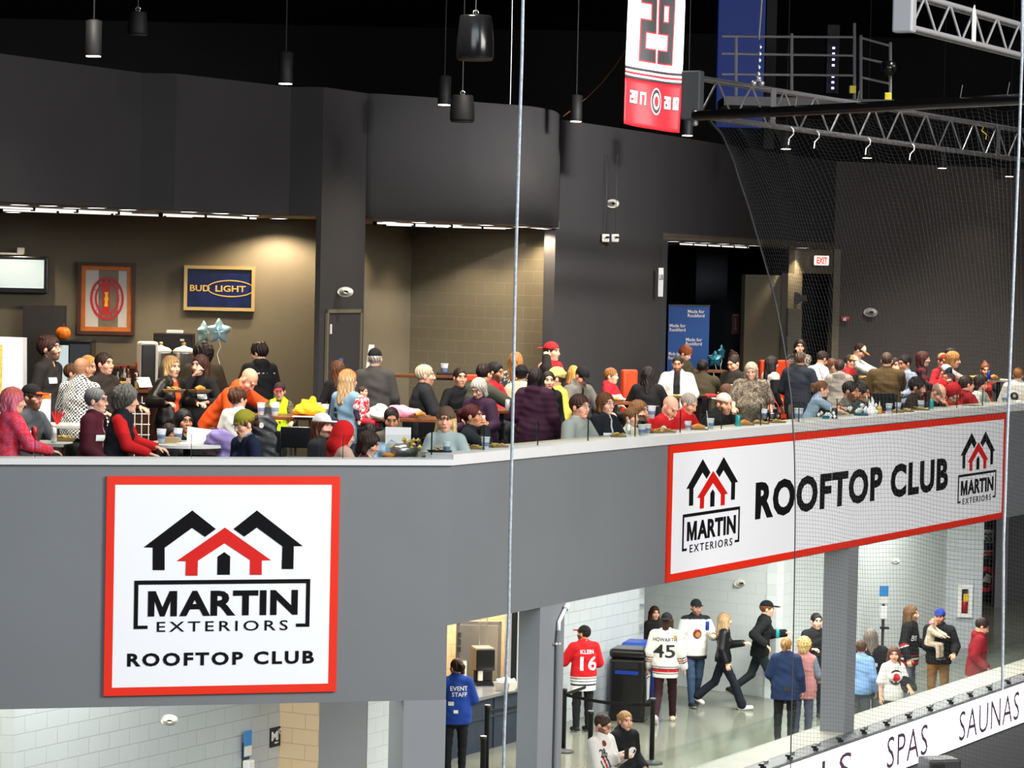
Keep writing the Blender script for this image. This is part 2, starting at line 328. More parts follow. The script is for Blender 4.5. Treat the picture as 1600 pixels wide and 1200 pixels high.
def make_top(q, k, g, hc):
    """g: sl (0 none .. 1 wrist), o (thickness), hem (below the pelvis), neck, col, pat, open"""
    s = k['s']; o = g.get('o', .014) ; hem = g.get('hem', .10) * s; pts = [k['N'], k['P'] - k['u1'] * (hem + .1)] + [k[a][i] for a in 'LR' for i in range(3)] + ([k[a][i] for a in 'lr' for i in (0, 1)] if hem > .2 else [])
    F = Field(np.min(pts, 0) - .26 * s, np.max(pts, 0) + .26 * s, [], g.get('vox', hc), g.get('vox', hc))
    torso(F, k, o, q)
    wd = q.get('wide', 1.)
    if hem > 0:
        B = k['P'] - k['u1'] * hem
        F.cap(k['P'], B, (.155 if q.get('fem') else .148) * wd * s + o, (.15 if q.get('fem') else .145) * wd * s + o + g.get('flare', .01), .05, (k['fw'], .76))
    F.wrinkle(g.get('fold', .0035))
    F.plane(k['P'] - k['u1'] * hem, -k['u1'])
    F2 = F; th = 1 + (wd - 1) * .5; sl = g.get('sl', 1)
    for nm in 'LR':
        S, E, W, _ = k[nm]
        if sl <= 0: continue
        if sl < .5: F.cap(S, S + (E - S) * sl * 2, .056 * s * th + o, .052 * s * th + o + .006, .03 * s)
        else:
            F.cap(S, E, .055 * s * th + o, .046 * s * th + o, .03 * s); F.cap(E, E + (W - E) * min(1, (sl - .5) * 2) * .99, .046 * s * th + o, .033 * s + o, .02 * s)
    if g.get('hood'):
        F.cap(k['N'] - k['fw'] * .07 * s - k['rt'] * .07 * s, k['N'] - k['fw'] * .07 * s + k['rt'] * .07 * s, .05 * s, .05 * s, .02); F.cap(k['N'] - k['fw'] * .10 * s, k['N'] - k['fw'] * .11 * s - k['u2'] * .12 * s, .075 * s, .03 * s, .03, (k['fw'], .6))
    if g.get('collar'):
        F.cap(k['N'] - k['u2'] * .01 * s, k['N'] + k['u2'] * .05 * s, .072 * s, .068 * s, .01)
    # neck opening, sleeve ends, open front
    F.cap(k['N'] + k['u2'] * .0 * s + k['fw'] * .015 * s, k['N'] + k['u2'] * .14 * s + k['fw'] * .03 * s, (.050 if not g.get('vneck') else .056) * s, .068 * s, .008, None, 's')
    if g.get('vneck'): F.cap(k['N'] + k['fw'] * .10 * s, k['N'] + k['fw'] * .16 * s - k['u2'] * .13 * s, .045 * s, .012 * s, .008, None, 's')
    for nm in 'LR':
        S, E, W, _ = k[nm]
        if sl >= .98: F.cap(W - unit(W - E) * .004, W + unit(W - E) * .1, .034 * s + o * .4, .05 * s, .004, None, 's')
    if g.get('open'):
        w = g['open']; fw, u1, u2 = k['fw'], k['u1'], k['u2']
        for t in np.linspace(0, 1, 7):
            c = k['P'] - u1 * hem * (1 - t) + (k['N'] - k['P']) * t + fw * .17 * s
            d = k['P'] - u1 * hem * (1 - min(1, t + .17)) + (k['N'] - k['P']) * min(1, t + .17) + fw * .17 * s
            F.cap(c, d, w * s, w * s, .01, (fw, 3.2), 's')
    if g.get('puff'):
        x, y, z = np.meshgrid(*F.ax, indexing='ij', sparse=True); F.v = F.v + (.005 * np.abs(np.sin(z * 40 + np.sin(x * 9) + .6 * np.sin(y * 14))) - .0025).astype(np.float32)
    P, Q = F.mesh(); n = len(P); col = np.tile(hexc(g['col']), (n, 1)).astype(float)
    rel = P - k['P']; up = rel @ k['u1'] / s; up2 = (P - k['C']) @ k['u2'] / s + .35; up = np.where(up > .25, up2, up); rt = rel @ k['rt'] / s; fd = rel @ k['fw'] / s
    # how far along which sleeve a point lies
    arm = np.zeros(n); dist = np.full(n, 9.)
    for nm in 'LR':
        S, E, W, _ = k[nm]
        for a, b, t0 in ((S, E, 0.), (E, W, .5)):
            ba = b - a; t = np.clip((P - a) @ ba / (ba @ ba), 0, 1); d = np.linalg.norm(P - a - t[:, None] * ba, axis=1); m = d < dist; dist[m] = d[m]; arm[m] = t0 + t[m] * .5
    tors = np.abs(rt) < (k['sw'] / s) * .78
    sleeve = (dist < .095 * s) & (arm > .10) & ~((arm < .3) & tors)
    for b in g.get('pat', ()):
        kind, c = b[0], hexc(b[1])
        if kind == 'hem': m = ~sleeve & (up > b[2]) & (up < b[3])
        elif kind == 'sleeve': m = sleeve & (arm > b[2]) & (arm < b[3])
        elif kind == 'yoke': m = (up > b[2]) & (arm < b[3])
        elif kind == 'front': m = ~sleeve & (np.abs(rt) < b[2]) & (fd > 0)
        elif kind == 'check': m = (np.sin(rt * b[2]) > 0) ^ (np.sin(up * b[2]) > 0)
        elif kind == 'plaid': m = (np.sin(rt * b[2]) > .45) | (np.sin(up * b[2]) > .45)
        elif kind == 'spots': m = (np.sin(rt * b[2] + 3 * np.sin(up * 37)) * np.sin(up * b[2] * 1.1 + 2 * np.sin(rt * 41)) + .35 * np.sin(fd * b[2])) > .12
        elif kind == 'stripe': m = np.sin(up * b[2]) > .3
        elif kind == 'collar': m = np.linalg.norm(P - k['N'], axis=1) < .088 * s
        elif kind == 'half': m = (rt > b[2]) if b[2] > 0 else (rt < b[2])
        else: continue
        col[m] = c
    return P, Q, col
def make_legs(q, k, hc, g):
    s = k['s']; o = g.get('o', .012); pts = [k['P']] + [k[a][i] for a in 'lr' for i in range(3)]
    F = Field(np.min(pts, 0) - .25 * s, np.max(pts, 0) + .25 * s, [], hc, hc); wd = q.get('wide', 1.); hip = (.158 if q.get('fem') else .148) * wd * s
    F.cap(k['P'] - k['u1'] * .02 * s, k['P'] + k['u1'] * .06 * s, hip + o * .5, hip * .95 + o * .3, .05, (k['fw'], .70))
    for a in 'lr':
        J, K, A, ft = k[a]; F.cap(J, K, (.088 + .02 * (wd - 1)) * s + o * .5, .060 * s + o, .03 * s); F.cap(K, A + unit(K - A) * .02 * s, .060 * s + o, (.045 + g.get('flare', 0)) * s + o, .02 * s)
    F.wrinkle(.004); F.plane(k['P'] + k['u1'] * .13 * s, k['u1'])
    P, Q = F.mesh(); return P, Q, np.tile(hexc(g['col']), (len(P), 1))
def make_shoe(q, k, a, c, hc):
    s = k['s']; J, K, A, ft = k[a]; up = unit(np.cross(V(1, 0, 0), ft)); F = Field(A - .30 * s, A + .30 * s, [], hc, hc)
    F.cap(A - up * .035 * s - ft * .04 * s, A - up * .045 * s + ft * .16 * s, .048 * s, .042 * s, .02); F.cap(A - up * .03 * s, A + unit(K - A) * .03 * s, .045 * s, .045 * s, .02)
    F.plane(A - up * .080 * s, -up)
    P, Q = F.mesh(); col = np.tile(hexc(c), (len(P), 1)); m = ((P - A) @ up) < -.060 * s; col[m] = hexc(q.get('sole', 'd8d4cc')); return P, Q, col
def tube(pts, r, n=6, closed=False):
    pts = [np.asarray(p, float) for p in pts]; N = len(pts); vs = []; qs = []
    for i, p in enumerate(pts):
        a = pts[(i - 1) % N] if closed or i > 0 else p; b = pts[(i + 1) % N] if closed or i < N - 1 else p; d = unit(b - a)
        u = unit(np.cross(d, V(.31, .22, .93) if abs(d[2]) < .9 else V(1, .1, 0))); w = np.cross(d, u)
        for j in range(n): t = 2 * np.pi * j / n; vs.append(p + (u * np.cos(t) + w * np.sin(t)) * (r[i] if hasattr(r, '__len__') else r))
    for i in range(N if closed else N - 1):
        for j in range(n): qs.append((i * n + j, i * n + (j + 1) % n, ((i + 1) % N) * n + (j + 1) % n, ((i + 1) % N) * n + j))
    return vs, qs
def merge(*parts):
    vs, qs = [], []
    for v, q in parts:
        o = len(vs); vs += list(v); qs += [tuple(i + o for i in f) for f in q]
    return vs, qs
def poly_object(name, vs, fs, mat, parent=None, smooth=False):
    me = bpy.data.meshes.new(name); me.from_pydata([tuple(v) for v in vs], [], [tuple(f) for f in fs]); me.update()
    if smooth: me.polygons.foreach_set('use_smooth', np.ones(len(me.polygons), bool))
    if mat: me.materials.append(mat)
    o = bpy.data.objects.new(name, me); COL.objects.link(o)
    if parent: o.parent = parent
    return o
def surface_hit(obj, p, d):
    from mathutils import Vector
    ok, loc, nrm, _ = obj.ray_cast(Vector(p), Vector(d), distance=1.2)
    return (np.array(loc), np.array(nrm)) if ok else None
def decal(name, text, obj, k, back, up, size, mat, parent, dx=0., wide=1., w=None, shape=None):
    """a line of lettering (or a small patch) laid on a garment, following its surface"""
    s = k['s']; n = k['fw'] * (-1 if back else 1); rt = k['rt'] * (-1 if back else 1) * -1; u = k['u2']
    c = k['P'] + u * up * s + k['rt'] * dx * s
    if shape is None: vs, fs = text_mesh(text, size, wide, .016)
    else: vs, fs = shape
    dep = []
    for x, y in vs:
        p = c + rt * x * s + u * y * s; q = surface_hit(obj, p + n * .5, -n); dep.append((q[0] - p) @ n if q is not None else np.nan)
    dep = np.array(dep); md = np.nanmedian(dep) if np.isfinite(dep).any() else .16; lo_ = min(md, .20); dep = np.where(np.isfinite(dep), dep, md); dep = np.clip(dep, md - .12, md + .03)
    out = [c + rt * x * s + u * y * s + n * (d + (.007 if not name.endswith(('mark', 'face', 'field')) else .011 if not name.endswith('mark') else .015)) for (x, y), d in zip(vs, dep)]
    return poly_object(name, out, fs, mat, parent)
def text_mesh(text, size, wide=1., bold=.0, space=1., cut=True):
    cu = bpy.data.curves.new('t', 'FONT'); cu.body = text; cu.size = 1; cu.align_x = 'CENTER'; cu.offset = bold; cu.space_character = space; cu.resolution_u = 3; cu.fill_mode = 'FRONT' if hasattr(cu, 'fill_mode') else None
    o = bpy.data.objects.new('t', cu); COL.objects.link(o); dg = bpy.context.evaluated_depsgraph_get(); me = bpy.data.meshes.new_from_object(o.evaluated_get(dg))
    bm = bmesh.new(); bm.from_mesh(me); bmesh.ops.remove_doubles(bm, verts=bm.verts, dist=1e-4)
    xs = [v.co.x for v in bm.verts]; ys = [v.co.y for v in bm.verts]; sc = size / max(ys); y0 = max(ys) / 2
    if cut:
        for ax, lo, hi in ((0, min(xs), max(xs)), (1, min(ys), max(ys))):
            t = lo + .12
            while t < hi:
                no = (1, 0, 0) if ax == 0 else (0, 1, 0); bmesh.ops.bisect_plane(bm, geom=bm.verts[:] + bm.edges[:] + bm.faces[:], plane_co=(t, t, 0), plane_no=no); t += .12
    bm.verts.index_update(); vs = [(v.co.x * sc * wide, (v.co.y - y0) * sc) for v in bm.verts]; fs = [[v.index for v in f.verts] for f in bm.faces]
    bm.free(); bpy.data.objects.remove(o); bpy.data.curves.remove(cu); bpy.data.meshes.remove(me)
    return vs, fs
def patch_mesh(w, h, nx=4, ny=4, ring=False):
    vs = [((i / nx - .5) * w, (j / ny - .5) * h) for j in range(ny + 1) for i in range(nx + 1)]
    return vs, [(j * (nx + 1) + i, j * (nx + 1) + i + 1, (j + 1) * (nx + 1) + i + 1, (j + 1) * (nx + 1) + i) for j in range(ny) for i in range(nx)]
def disc_mesh(w, h, n=14):
    return [(0, 0)] + [(np.cos(i / n * 6.2832) * w / 2, np.sin(i / n * 6.2832) * h / 2) for i in range(n)], [(0, 1 + i, 1 + (i + 1) % n) for i in range(n)]
def build_person(name, q, label, loc, yaw, seat=None, group=None, cat='person', detail=1.):
    """q: figure description. loc: where the pelvis column stands; z of loc is the floor"""
    k = skeleton(**q); hf, hc = .0085 * detail, .015 * detail
    root = bpy.data.objects.new(name, None); COL.objects.link(root); root.empty_display_size = .2
    root.location = loc; root.rotation_euler = (0, 0, np.radians(yaw + 180)); root['label'] = label; root['category'] = cat
    if group: root['group'] = group
    P, Q, c = make_body(q, k, hf, hc); grid_object('body', P, Q, MAT['skin'], root, c)
    if q.get('hair') and q['hair'][0] != 'none':
        P, Q, c = make_hair(q, k, q['hair'][0], hf * 1.1); grid_object('hair', P, Q, MAT['hair'], root, c)
    tops = []
    for g in q.get('tops', ()):
        P, Q, c = make_top(q, k, g, hc * .9); o = grid_object(g.get('name', 'shirt'), P, Q, MAT[g.get('mat', 'cloth')], root, c); tops.append(o)
    lg = q.get('pants', dict(col='23252b'))
    if lg: P, Q, c = make_legs(q, k, hc, lg); grid_object('trousers', P, Q, MAT['cloth'], root, c)
    if q.get('shoes', '1c1c1e'):
        for a in 'lr': P, Q, c = make_shoe(q, k, a, q.get('shoes', '1c1c1e'), hc * .9); grid_object('shoe', P, Q, MAT['cloth'], root, c)
    if q.get('hat'):
        P, Q, c = make_hat(q, k, hf); grid_object({'cap': 'cap', 'beanie': 'beanie', 'hood': 'hood'}[q['hat'][0]], P, Q, MAT['cloth'], root, c)
    if q.get('glasses'):
        parts = []
        for sg in (-1, 1):
            parts.append(tube([head_pt(k, sg * .033 + .025 * np.cos(t), .106, .010 + .019 * np.sin(t)) for t in np.linspace(0, 6.2832, 14)[:-1]], .0024, 5, True))
            parts.append(tube([head_pt(k, sg * .057, .104, .016), head_pt(k, sg * .078, .06, .016), head_pt(k, sg * .082, -.01, .012)], .0024, 5))
        parts.append(tube([head_pt(k, -.009, .107, .013), head_pt(k, .009, .107, .013)], .0022, 5))
        poly_object('glasses', *merge(*parts), MAT['dark_frame' if q['glasses'] != 'light' else 'steel'], root)
    if tops and q.get('tag'):
        dx, up = q['tag']; decal('name_tag', None, tops[-1], k, False, up, 0, MAT['paper'], root, dx, shape=patch_mesh(.10, .065))
    if q.get('band'):
        a = q['band']; S, E, W, _ = k[a]; d = unit(W - E); u = unit(np.cross(d, V(.2, .3, .9))); w_ = np.cross(d, u)
        poly_object('wristband', *tube([W - d * .012 + (u * np.cos(t) + w_ * np.sin(t)) * .034 * k['s'] for t in np.linspace(0, 6.2832, 13)[:-1]], .009, 6, True), MAT['red'], root, True)
    for d in q.get('marks', ()):
        nm, what, back, up, dx, size, m = d[:7]
        sh = {'disc': disc_mesh(size, size * 1.1), 'patch': patch_mesh(size * 1.4, size)}.get(what)
        decal(nm, what, tops[d[7] if len(d) > 7 else -1], k, back, up, size, MAT[m], root, dx, wide=d[8] if len(d) > 8 else 1., shape=sh)
    return root, k
# ---------------------------------------------------------------- pixel helpers: where a ray through the photograph meets a real plane
def ray(px, py): d = _F * FPX + CR * (px - 800) - CU * (py - 600); return d / d[1]
CAM = np.array([0, 0, CZ])
def atY(px, py, y): return CAM + ray(px, py) * y
def atZ(px, py, z): d = ray(px, py); return CAM + d * ((z - CZ) / d[2])
def hz(x): return 424.6 + .02169 * (x - 800)
CORNER = np.array([-.607, 29.3, 0]); DL = np.array([-.95985, -.28050, 0]); DR = np.array([.48281, .87572, 0]); NL = np.array([.28050, -.95985, 0]); NR = np.array([.87572, -.48281, 0])
def onR(px, py, inward=0.): o = CORNER - NR * inward; d = ray(px, py); t = ((o - CAM) @ NR) / (d @ NR); return CAM + d * t
def onL(px, py, inward=0.): o = CORNER - NL * inward; d = ray(px, py); t = ((o - CAM) @ NL) / (d @ NL); return CAM + d * t
F2 = 4.6; ZTOP = 10.06; ZSOF = 8.235
# ---------------------------------------------------------------- materials
def new_mat(name, base=(.5, .5, .5), rough=.6, metal=0., spec=.5):
    m = bpy.data.materials.new(name); m.use_nodes = True; b = m.node_tree.nodes['Principled BSDF']
    b.inputs['Base Color'].default_value = (*[float(x) for x in base[:3]], 1); b.inputs['Roughness'].default_value = rough; b.inputs['Metallic'].default_value = metal; b.inputs['Specular IOR Level'].default_value = spec
    return m
def H(h): return tuple(hexc(h))
def noise_mat(name, c, rough=.7, amp=.12, scale=3., bump=.0, metal=0., spec=.4):
    m = new_mat(name, c, rough, metal, spec); nt = m.node_tree; b = nt.nodes['Principled BSDF']; tc = nt.nodes.new('ShaderNodeTexCoord'); n = nt.nodes.new('ShaderNodeTexNoise'); n.inputs['Scale'].default_value = scale; n.inputs['Detail'].default_value = 6
    r = nt.nodes.new('ShaderNodeValToRGB'); r.color_ramp.elements[0].position = .3; r.color_ramp.elements[1].position = .7
    r.color_ramp.elements[0].color = (*[x * (1 - amp) for x in c], 1); r.color_ramp.elements[1].color = (*[min(1, x * (1 + amp)) for x in c], 1)
    nt.links.new(tc.outputs['Object'], n.inputs['Vector']); nt.links.new(n.outputs['Fac'], r.inputs[0]); nt.links.new(r.outputs[0], b.inputs['Base Color'])
    if bump: bp = nt.nodes.new('ShaderNodeBump'); bp.inputs['Strength'].default_value = bump; bp.inputs['Distance'].default_value = .01; nt.links.new(n.outputs['Fac'], bp.inputs['Height']); nt.links.new(bp.outputs[0], b.inputs['Normal'])
    return m
def block_mat(name, c, rough=.55, mortar=.9, depth=.6):
    """painted concrete block: 16 x 8 inch courses in the wall's own frame"""
    m = new_mat(name, c, rough, 0, .4); nt = m.node_tree; b = nt.nodes['Principled BSDF']; tc = nt.nodes.new('ShaderNodeTexCoord'); sx = nt.nodes.new('ShaderNodeSeparateXYZ'); cx = nt.nodes.new('ShaderNodeCombineXYZ'); br = nt.nodes.new('ShaderNodeTexBrick')
    br.inputs['Scale'].default_value = 1; br.inputs['Brick Width'].default_value = .4064; br.inputs['Row Height'].default_value = .2032; br.inputs['Mortar Size'].default_value = .006; br.inputs['Mortar Smooth'].default_value = .3; br.inputs['Bias'].default_value = 0
    br.inputs['Color1'].default_value = (*c, 1); br.inputs['Color2'].default_value = (*[x * .97 for x in c], 1); br.inputs['Mortar'].default_value = (*[x * mortar for x in c], 1)
    nt.links.new(tc.outputs['Object'], sx.inputs[0]); nt.links.new(sx.outputs['X'], cx.inputs['X']); nt.links.new(sx.outputs['Z'], cx.inputs['Y']); nt.links.new(cx.outputs[0], br.inputs['Vector']); nt.links.new(br.outputs['Color'], b.inputs['Base Color'])
    bp = nt.nodes.new('ShaderNodeBump'); bp.invert = True; bp.inputs['Strength'].default_value = depth; bp.inputs['Distance'].default_value = .012; nt.links.new(br.outputs['Fac'], bp.inputs['Height']); nt.links.new(bp.outputs[0], b.inputs['Normal'])
    return m
def tone_mat(name, rough, bump=0.):
    m = new_mat(name, (.5, .5, .5), rough, 0, .3); nt = m.node_tree; a = nt.nodes.new('ShaderNodeAttribute'); a.attribute_name = 'tone'; nt.links.new(a.outputs['Color'], nt.nodes['Principled BSDF'].inputs['Base Color'])
    if bump:
        n = nt.nodes.new('ShaderNodeTexNoise'); n.inputs['Scale'].default_value = 60; bp = nt.nodes.new('ShaderNodeBump'); bp.inputs['Strength'].default_value = bump; bp.inputs['Distance'].default_value = .004
        nt.links.new(n.outputs['Fac'], bp.inputs['Height']); nt.links.new(bp.outputs[0], nt.nodes['Principled BSDF'].inputs['Normal'])
    return m
def strand_mat(name, rough):
    m = tone_mat(name, rough); nt = m.node_tree; tc = nt.nodes.new('ShaderNodeTexCoord'); mp = nt.nodes.new('ShaderNodeMapping'); mp.inputs['Scale'].default_value = (75, 75, 7); n = nt.nodes.new('ShaderNodeTexNoise'); n.inputs['Scale'].default_value = 1; n.inputs['Detail'].default_value = 3
    bp = nt.nodes.new('ShaderNodeBump'); bp.inputs['Strength'].default_value = .9; bp.inputs['Distance'].default_value = .012; nt.links.new(tc.outputs['Object'], mp.inputs[0]); nt.links.new(mp.outputs[0], n.inputs['Vector']); nt.links.new(n.outputs['Fac'], bp.inputs['Height']); nt.links.new(bp.outputs[0], nt.nodes['Principled BSDF'].inputs['Normal']); return m
def frosted(name, c, a):
    m = bpy.data.materials.new(name); m.use_nodes = True; nt = m.node_tree; b = nt.nodes['Principled BSDF']; b.inputs['Base Color'].default_value = (*c, 1); b.inputs['Roughness'].default_value = .25; b.inputs['Alpha'].default_value = a; return m
def glow(name, c, s):
    m = new_mat(name, c, .5); b = m.node_tree.nodes['Principled BSDF']; b.inputs['Emission Color'].default_value = (*c, 1); b.inputs['Emission Strength'].default_value = s; return m
def glass_mat(name, tint=(.92, .96, .95), clear=.9, rough=.02):
    m = bpy.data.materials.new(name); m.use_nodes = True; nt = m.node_tree; nt.nodes.clear(); o = nt.nodes.new('ShaderNodeOutputMaterial'); mx = nt.nodes.new('ShaderNodeMixShader'); t = nt.nodes.new('ShaderNodeBsdfTransparent'); g = nt.nodes.new('ShaderNodeBsdfGlossy')
    t.inputs[0].default_value = (*tint, 1); g.inputs['Roughness'].default_value = rough; g.inputs[0].default_value = (.9, .95, 1, 1); mx.inputs[0].default_value = 1 - clear
    nt.links.new(t.outputs[0], mx.inputs[1]); nt.links.new(g.outputs[0], mx.inputs[2]); nt.links.new(mx.outputs[0], o.inputs[0]); return m
MAT = dict(
    skin=tone_mat('skin', .5), hair=strand_mat('hair', .5), cloth=tone_mat('cloth', .85, .25), leather=tone_mat('leather', .38),
    paper=new_mat('paper', (.82, .83, .84), .6), dark_frame=new_mat('dark_frame', (.012, .012, .014), .35), steel=new_mat('steel', (.55, .55, .55), .28, .9), white=new_mat('white_print', (.8, .8, .8), .6), black=new_mat('black_print', (.01, .01, .012), .6),
    skin_print=new_mat('tan_print', H('b07a4a'), .6), red=new_mat('red_print', H('c4161c'), .6), sign_red=new_mat('sign_red', H('e2290f'), .45), sign_white=new_mat('sign_white', (.83, .84, .89), .5, 0, .2), sign_black=new_mat('sign_black', (.005, .005, .006), .75, 0, .1), logo_red=new_mat('logo_red', H('d0120c'), .45),
    parapet=noise_mat('parapet_paint', H('717478'), .5, .05, .6), cap=noise_mat('cap_paint', H('d3d3d4'), .45, .03, 2.), counter=noise_mat('counter_laminate', H('b9b09a'), .4, .06, 4.),
    club=noise_mat('club_wall_paint', H('67604f'), .65, .05, 1.2), club_block=block_mat('club_block', H('6a6352'), .5, 1.25, .5), upper=noise_mat('upper_wall_paint', H('3a393a'), .92, .05, .8, 0, 0, .12), upper_lit=noise_mat('upper_paint_lit', H('504c4a'), .9, .05, .8, 0, 0, .12), jamb=new_mat('dark_jamb', H('33373c'), .6),  # end wall: same upper paint, lightened in colour for the extra light there
    blockgrey=block_mat('grey_block', H('b9bfc3'), .5, .86, .8), blockwhite=block_mat('white_block', H('d6dcdc'), .5, .9, .6), beige=block_mat('beige_block', H('e2c6a2'), .5, .85, .8), pillar=noise_mat('pillar_paint', H('83868b'), .5, .04, 1.), navywall=noise_mat('navy_wall', H('3a414c'), .7, .1, .7),
    black_void=noise_mat('black_ceiling', (.006, .006, .007), .8, .3, .5), concrete=noise_mat('polished_concrete', H('7a7c70'), .16, .14, .55, 0, 0, .6), carpet=noise_mat('club_floor', H('2c2a28'), .8, .1, 3.), soffit=noise_mat('soffit', H('9a8a76'), .6, .08, 2.),
    lamp_warm=glow('lamp_warm', (1, .83, .62), 14), lamp_cool=glow('lamp_cool', (.95, .97, 1), 9), tube=glow('tube_light', (.95, .93, .88), 1.1), led=glow('led_board', (1, .97, 1.), 2.6), exit_face=glow('exit_face', (1., .93, .86), .9), exit_red=glow('exit_red', (1., .08, .04), .8), violet=glow('violet_led', (.3, .2, 1.), 9), screen=glow('tv_screen', (.42, .50, .52), .75),
    matt_black=new_mat('matt_black', (.008, .008, .009), .6, 0, .3), gloss_black=new_mat('gloss_black', (.008, .008, .009), .2), dark_grey=new_mat('dark_grey', H('2b2c2f'), .5), mid_grey=new_mat('mid_grey', H('6d6e72'), .5), led_purple=new_mat('led_letter', H('5d4560'), .5), alu=new_mat('truss_alu', (.33, .33, .35), .32, .85), alu_pale=new_mat('truss_plate', (.42, .42, .44), .4, .2),
    rope=noise_mat('rope', H('a9b0b8'), .6, .25, 30.), net=new_mat('net_cord', (.075, .075, .08), .5, 0, .5), wood=noise_mat('wood', H('6f3a17'), .4, .2, 6.), wood_dark=noise_mat('wood_dark', H('43200f'), .35, .2, 5.), orange_wood=noise_mat('orange_wood', H('b3621c'), .4, .15, 6.),
    table_grey=noise_mat('table_grey', H('b6b2a8'), .35, .08, 5.), brass=new_mat('pale_gold_frame', H('c7a869'), .3, .6), navy=noise_mat('navy_art', H('091340'), .25, .6, 4.), gold=new_mat('gold_letter', H('c9a352'), .35, .3), red_art=new_mat('red_art', H('b5121a'), .4), yellow=new_mat('yellow_art', H('e0b81e'), .4), orange=noise_mat('orange_skin', H('e8761a'), .4, .08, 8.), green=new_mat('green', H('4f7a34'), .6), grey_art=noise_mat('grey_art', H('6f6553'), .4, .2, 6.), silver_art=new_mat('silver_art', H('b8b6b0'), .35),
    foil=new_mat('blue_foil', H('a6ccd6'), .22, .45), foil_dark=new_mat('teal_foil', H('3b7d92'), .2, .6), blue=noise_mat('blue_banner', H('1b4f98'), .55, .06, 2.), blue_bin=new_mat('blue_plastic', H('1d3f9c'), .35), bluelight=glow('blue_wall_glow', H('0a2a78'), .35), cup=frosted('clear_cup', (.72, .75, .80), .55), cola=new_mat('cola', H('40211a'), .3), cupblue=frosted('cup_print', H('5d78ac'), .6), skyblue=new_mat('sky_blue', H('2f86cc'), .4), ledge=noise_mat('ledge_paint', H('b5b0a2'), .5, .05, 2.), dim_grey=noise_mat('dim_grey', H('5c5a60'), .6, .1, 1.), tray=new_mat('black_tray', (.02, .02, .02), .4), food=noise_mat('food', H('c99a4e'), .7, .3, 25.), bun=noise_mat('bun', H('c7853c'), .6, .2, 20.), cheese=noise_mat('chips', H('d8b861'), .6, .25, 30.), foil_wrap=new_mat('foil_wrap', (.6, .6, .58), .3, .8), teal=new_mat('teal_can', H('2f9aa0'), .35, .3), can=new_mat('pale_can', H('d8d4d0'), .3, .4), can_red=new_mat('red_can', H('b4323a'), .3, .4), can_blue=new_mat('blue_can', H('2440a8'), .3, .4), bottle=glass_mat('water_bottle', (.85, .92, .97), .75, .05), brown_glass=new_mat('brown_glass', H('5a2412'), .1), green_glass=new_mat('green_glass', H('2f4a2a'), .1), clear_glass=new_mat('pale_glass', H('8a8a80'), .1), glass=glass_mat('rail_glass', (.93, .96, .95), .955, .0),
    glass_edge=new_mat('glass_edge', H('17201f'), .3), pink=noise_mat('pink_fleece', H('e48fa4'), .9, .15, 14.), plush=noise_mat('yellow_plush', H('f0a51c'), .95, .12, 16.), lavender=noise_mat('lavender_fleece', H('8f7cb4'), .9, .12, 10.), whitecloth=noise_mat('white_cloth', H('d9cfc6'), .9, .08, 10.), orange_vinyl=noise_mat('orange_vinyl', H('d2401c'), .4, .06, 5.), maroon=new_mat('maroon_vinyl', H('7c1030'), .45), fire_red=new_mat('fire_red', H('a5121a'), .35), plastic=new_mat('pale_plastic', H('dedad0'), .4), plate_grey=new_mat('plate_grey', H('4a4b4e'), .5), banner_white=noise_mat('banner_white', (.82, .82, .82), .6, .02, 3.), banner_red=noise_mat('banner_red', H('d2202b'), .55, .05, 3.), charcoal=new_mat('charcoal_print', H('2a2a2c'), .6), kraft=new_mat('kraft_box', H('a98d68'), .7), yellow_tape=new_mat('yellow_case', H('c9bf1e'), .5), white_gloss=new_mat('white_gloss', (.8, .8, .8), .25), counter_steel=new_mat('counter_steel', (.30, .31, .33), .25, .5), counter_front=noise_mat('counter_front', H('2a3442'), .5, .1, 3.), brown_counter=noise_mat('brown_counter', H('5b4a3c'), .5, .1, 3.))
# ---------------------------------------------------------------- solid helpers
def box(lo, hi):
    x0, y0, z0 = lo; x1, y1, z1 = hi
    return [(x0, y0, z0), (x1, y0, z0), (x1, y1, z0), (x0, y1, z0), (x0, y0, z1), (x1, y0, z1), (x1, y1, z1), (x0, y1, z1)], [(3, 2, 1, 0), (4, 5, 6, 7), (0, 1, 5, 4), (1, 2, 6, 5), (2, 3, 7, 6), (3, 0, 4, 7)]
def bevel_box(lo, hi, r, seg=2):
    bm = bmesh.new(); vs, fs = box(lo, hi); v = [bm.verts.new(p) for p in vs]; [bm.faces.new([v[i] for i in f]) for f in fs]
    bmesh.ops.bevel(bm, geom=bm.edges[:], offset=r, segments=seg, affect='EDGES', profile=.5); bm.verts.index_update()
    out = [tuple(p.co) for p in bm.verts], [[p.index for p in f.verts] for f in bm.faces]; bm.free(); return out
def lathe(prof, n=16, close=True):
    vs, fs = [], []
    for r, z in prof:
        for j in range(n): t = 2 * math.pi * j / n; vs.append((r * math.cos(t), r * math.sin(t), z))
    for i in range(len(prof) - 1):
        for j in range(n): fs.append((i * n + j, i * n + (j + 1) % n, (i + 1) * n + (j + 1) % n, (i + 1) * n + j))
    if close: fs.append(tuple(range(n - 1, -1, -1))); fs.append(tuple((len(prof) - 1) * n + j for j in range(n)))
    return vs, fs
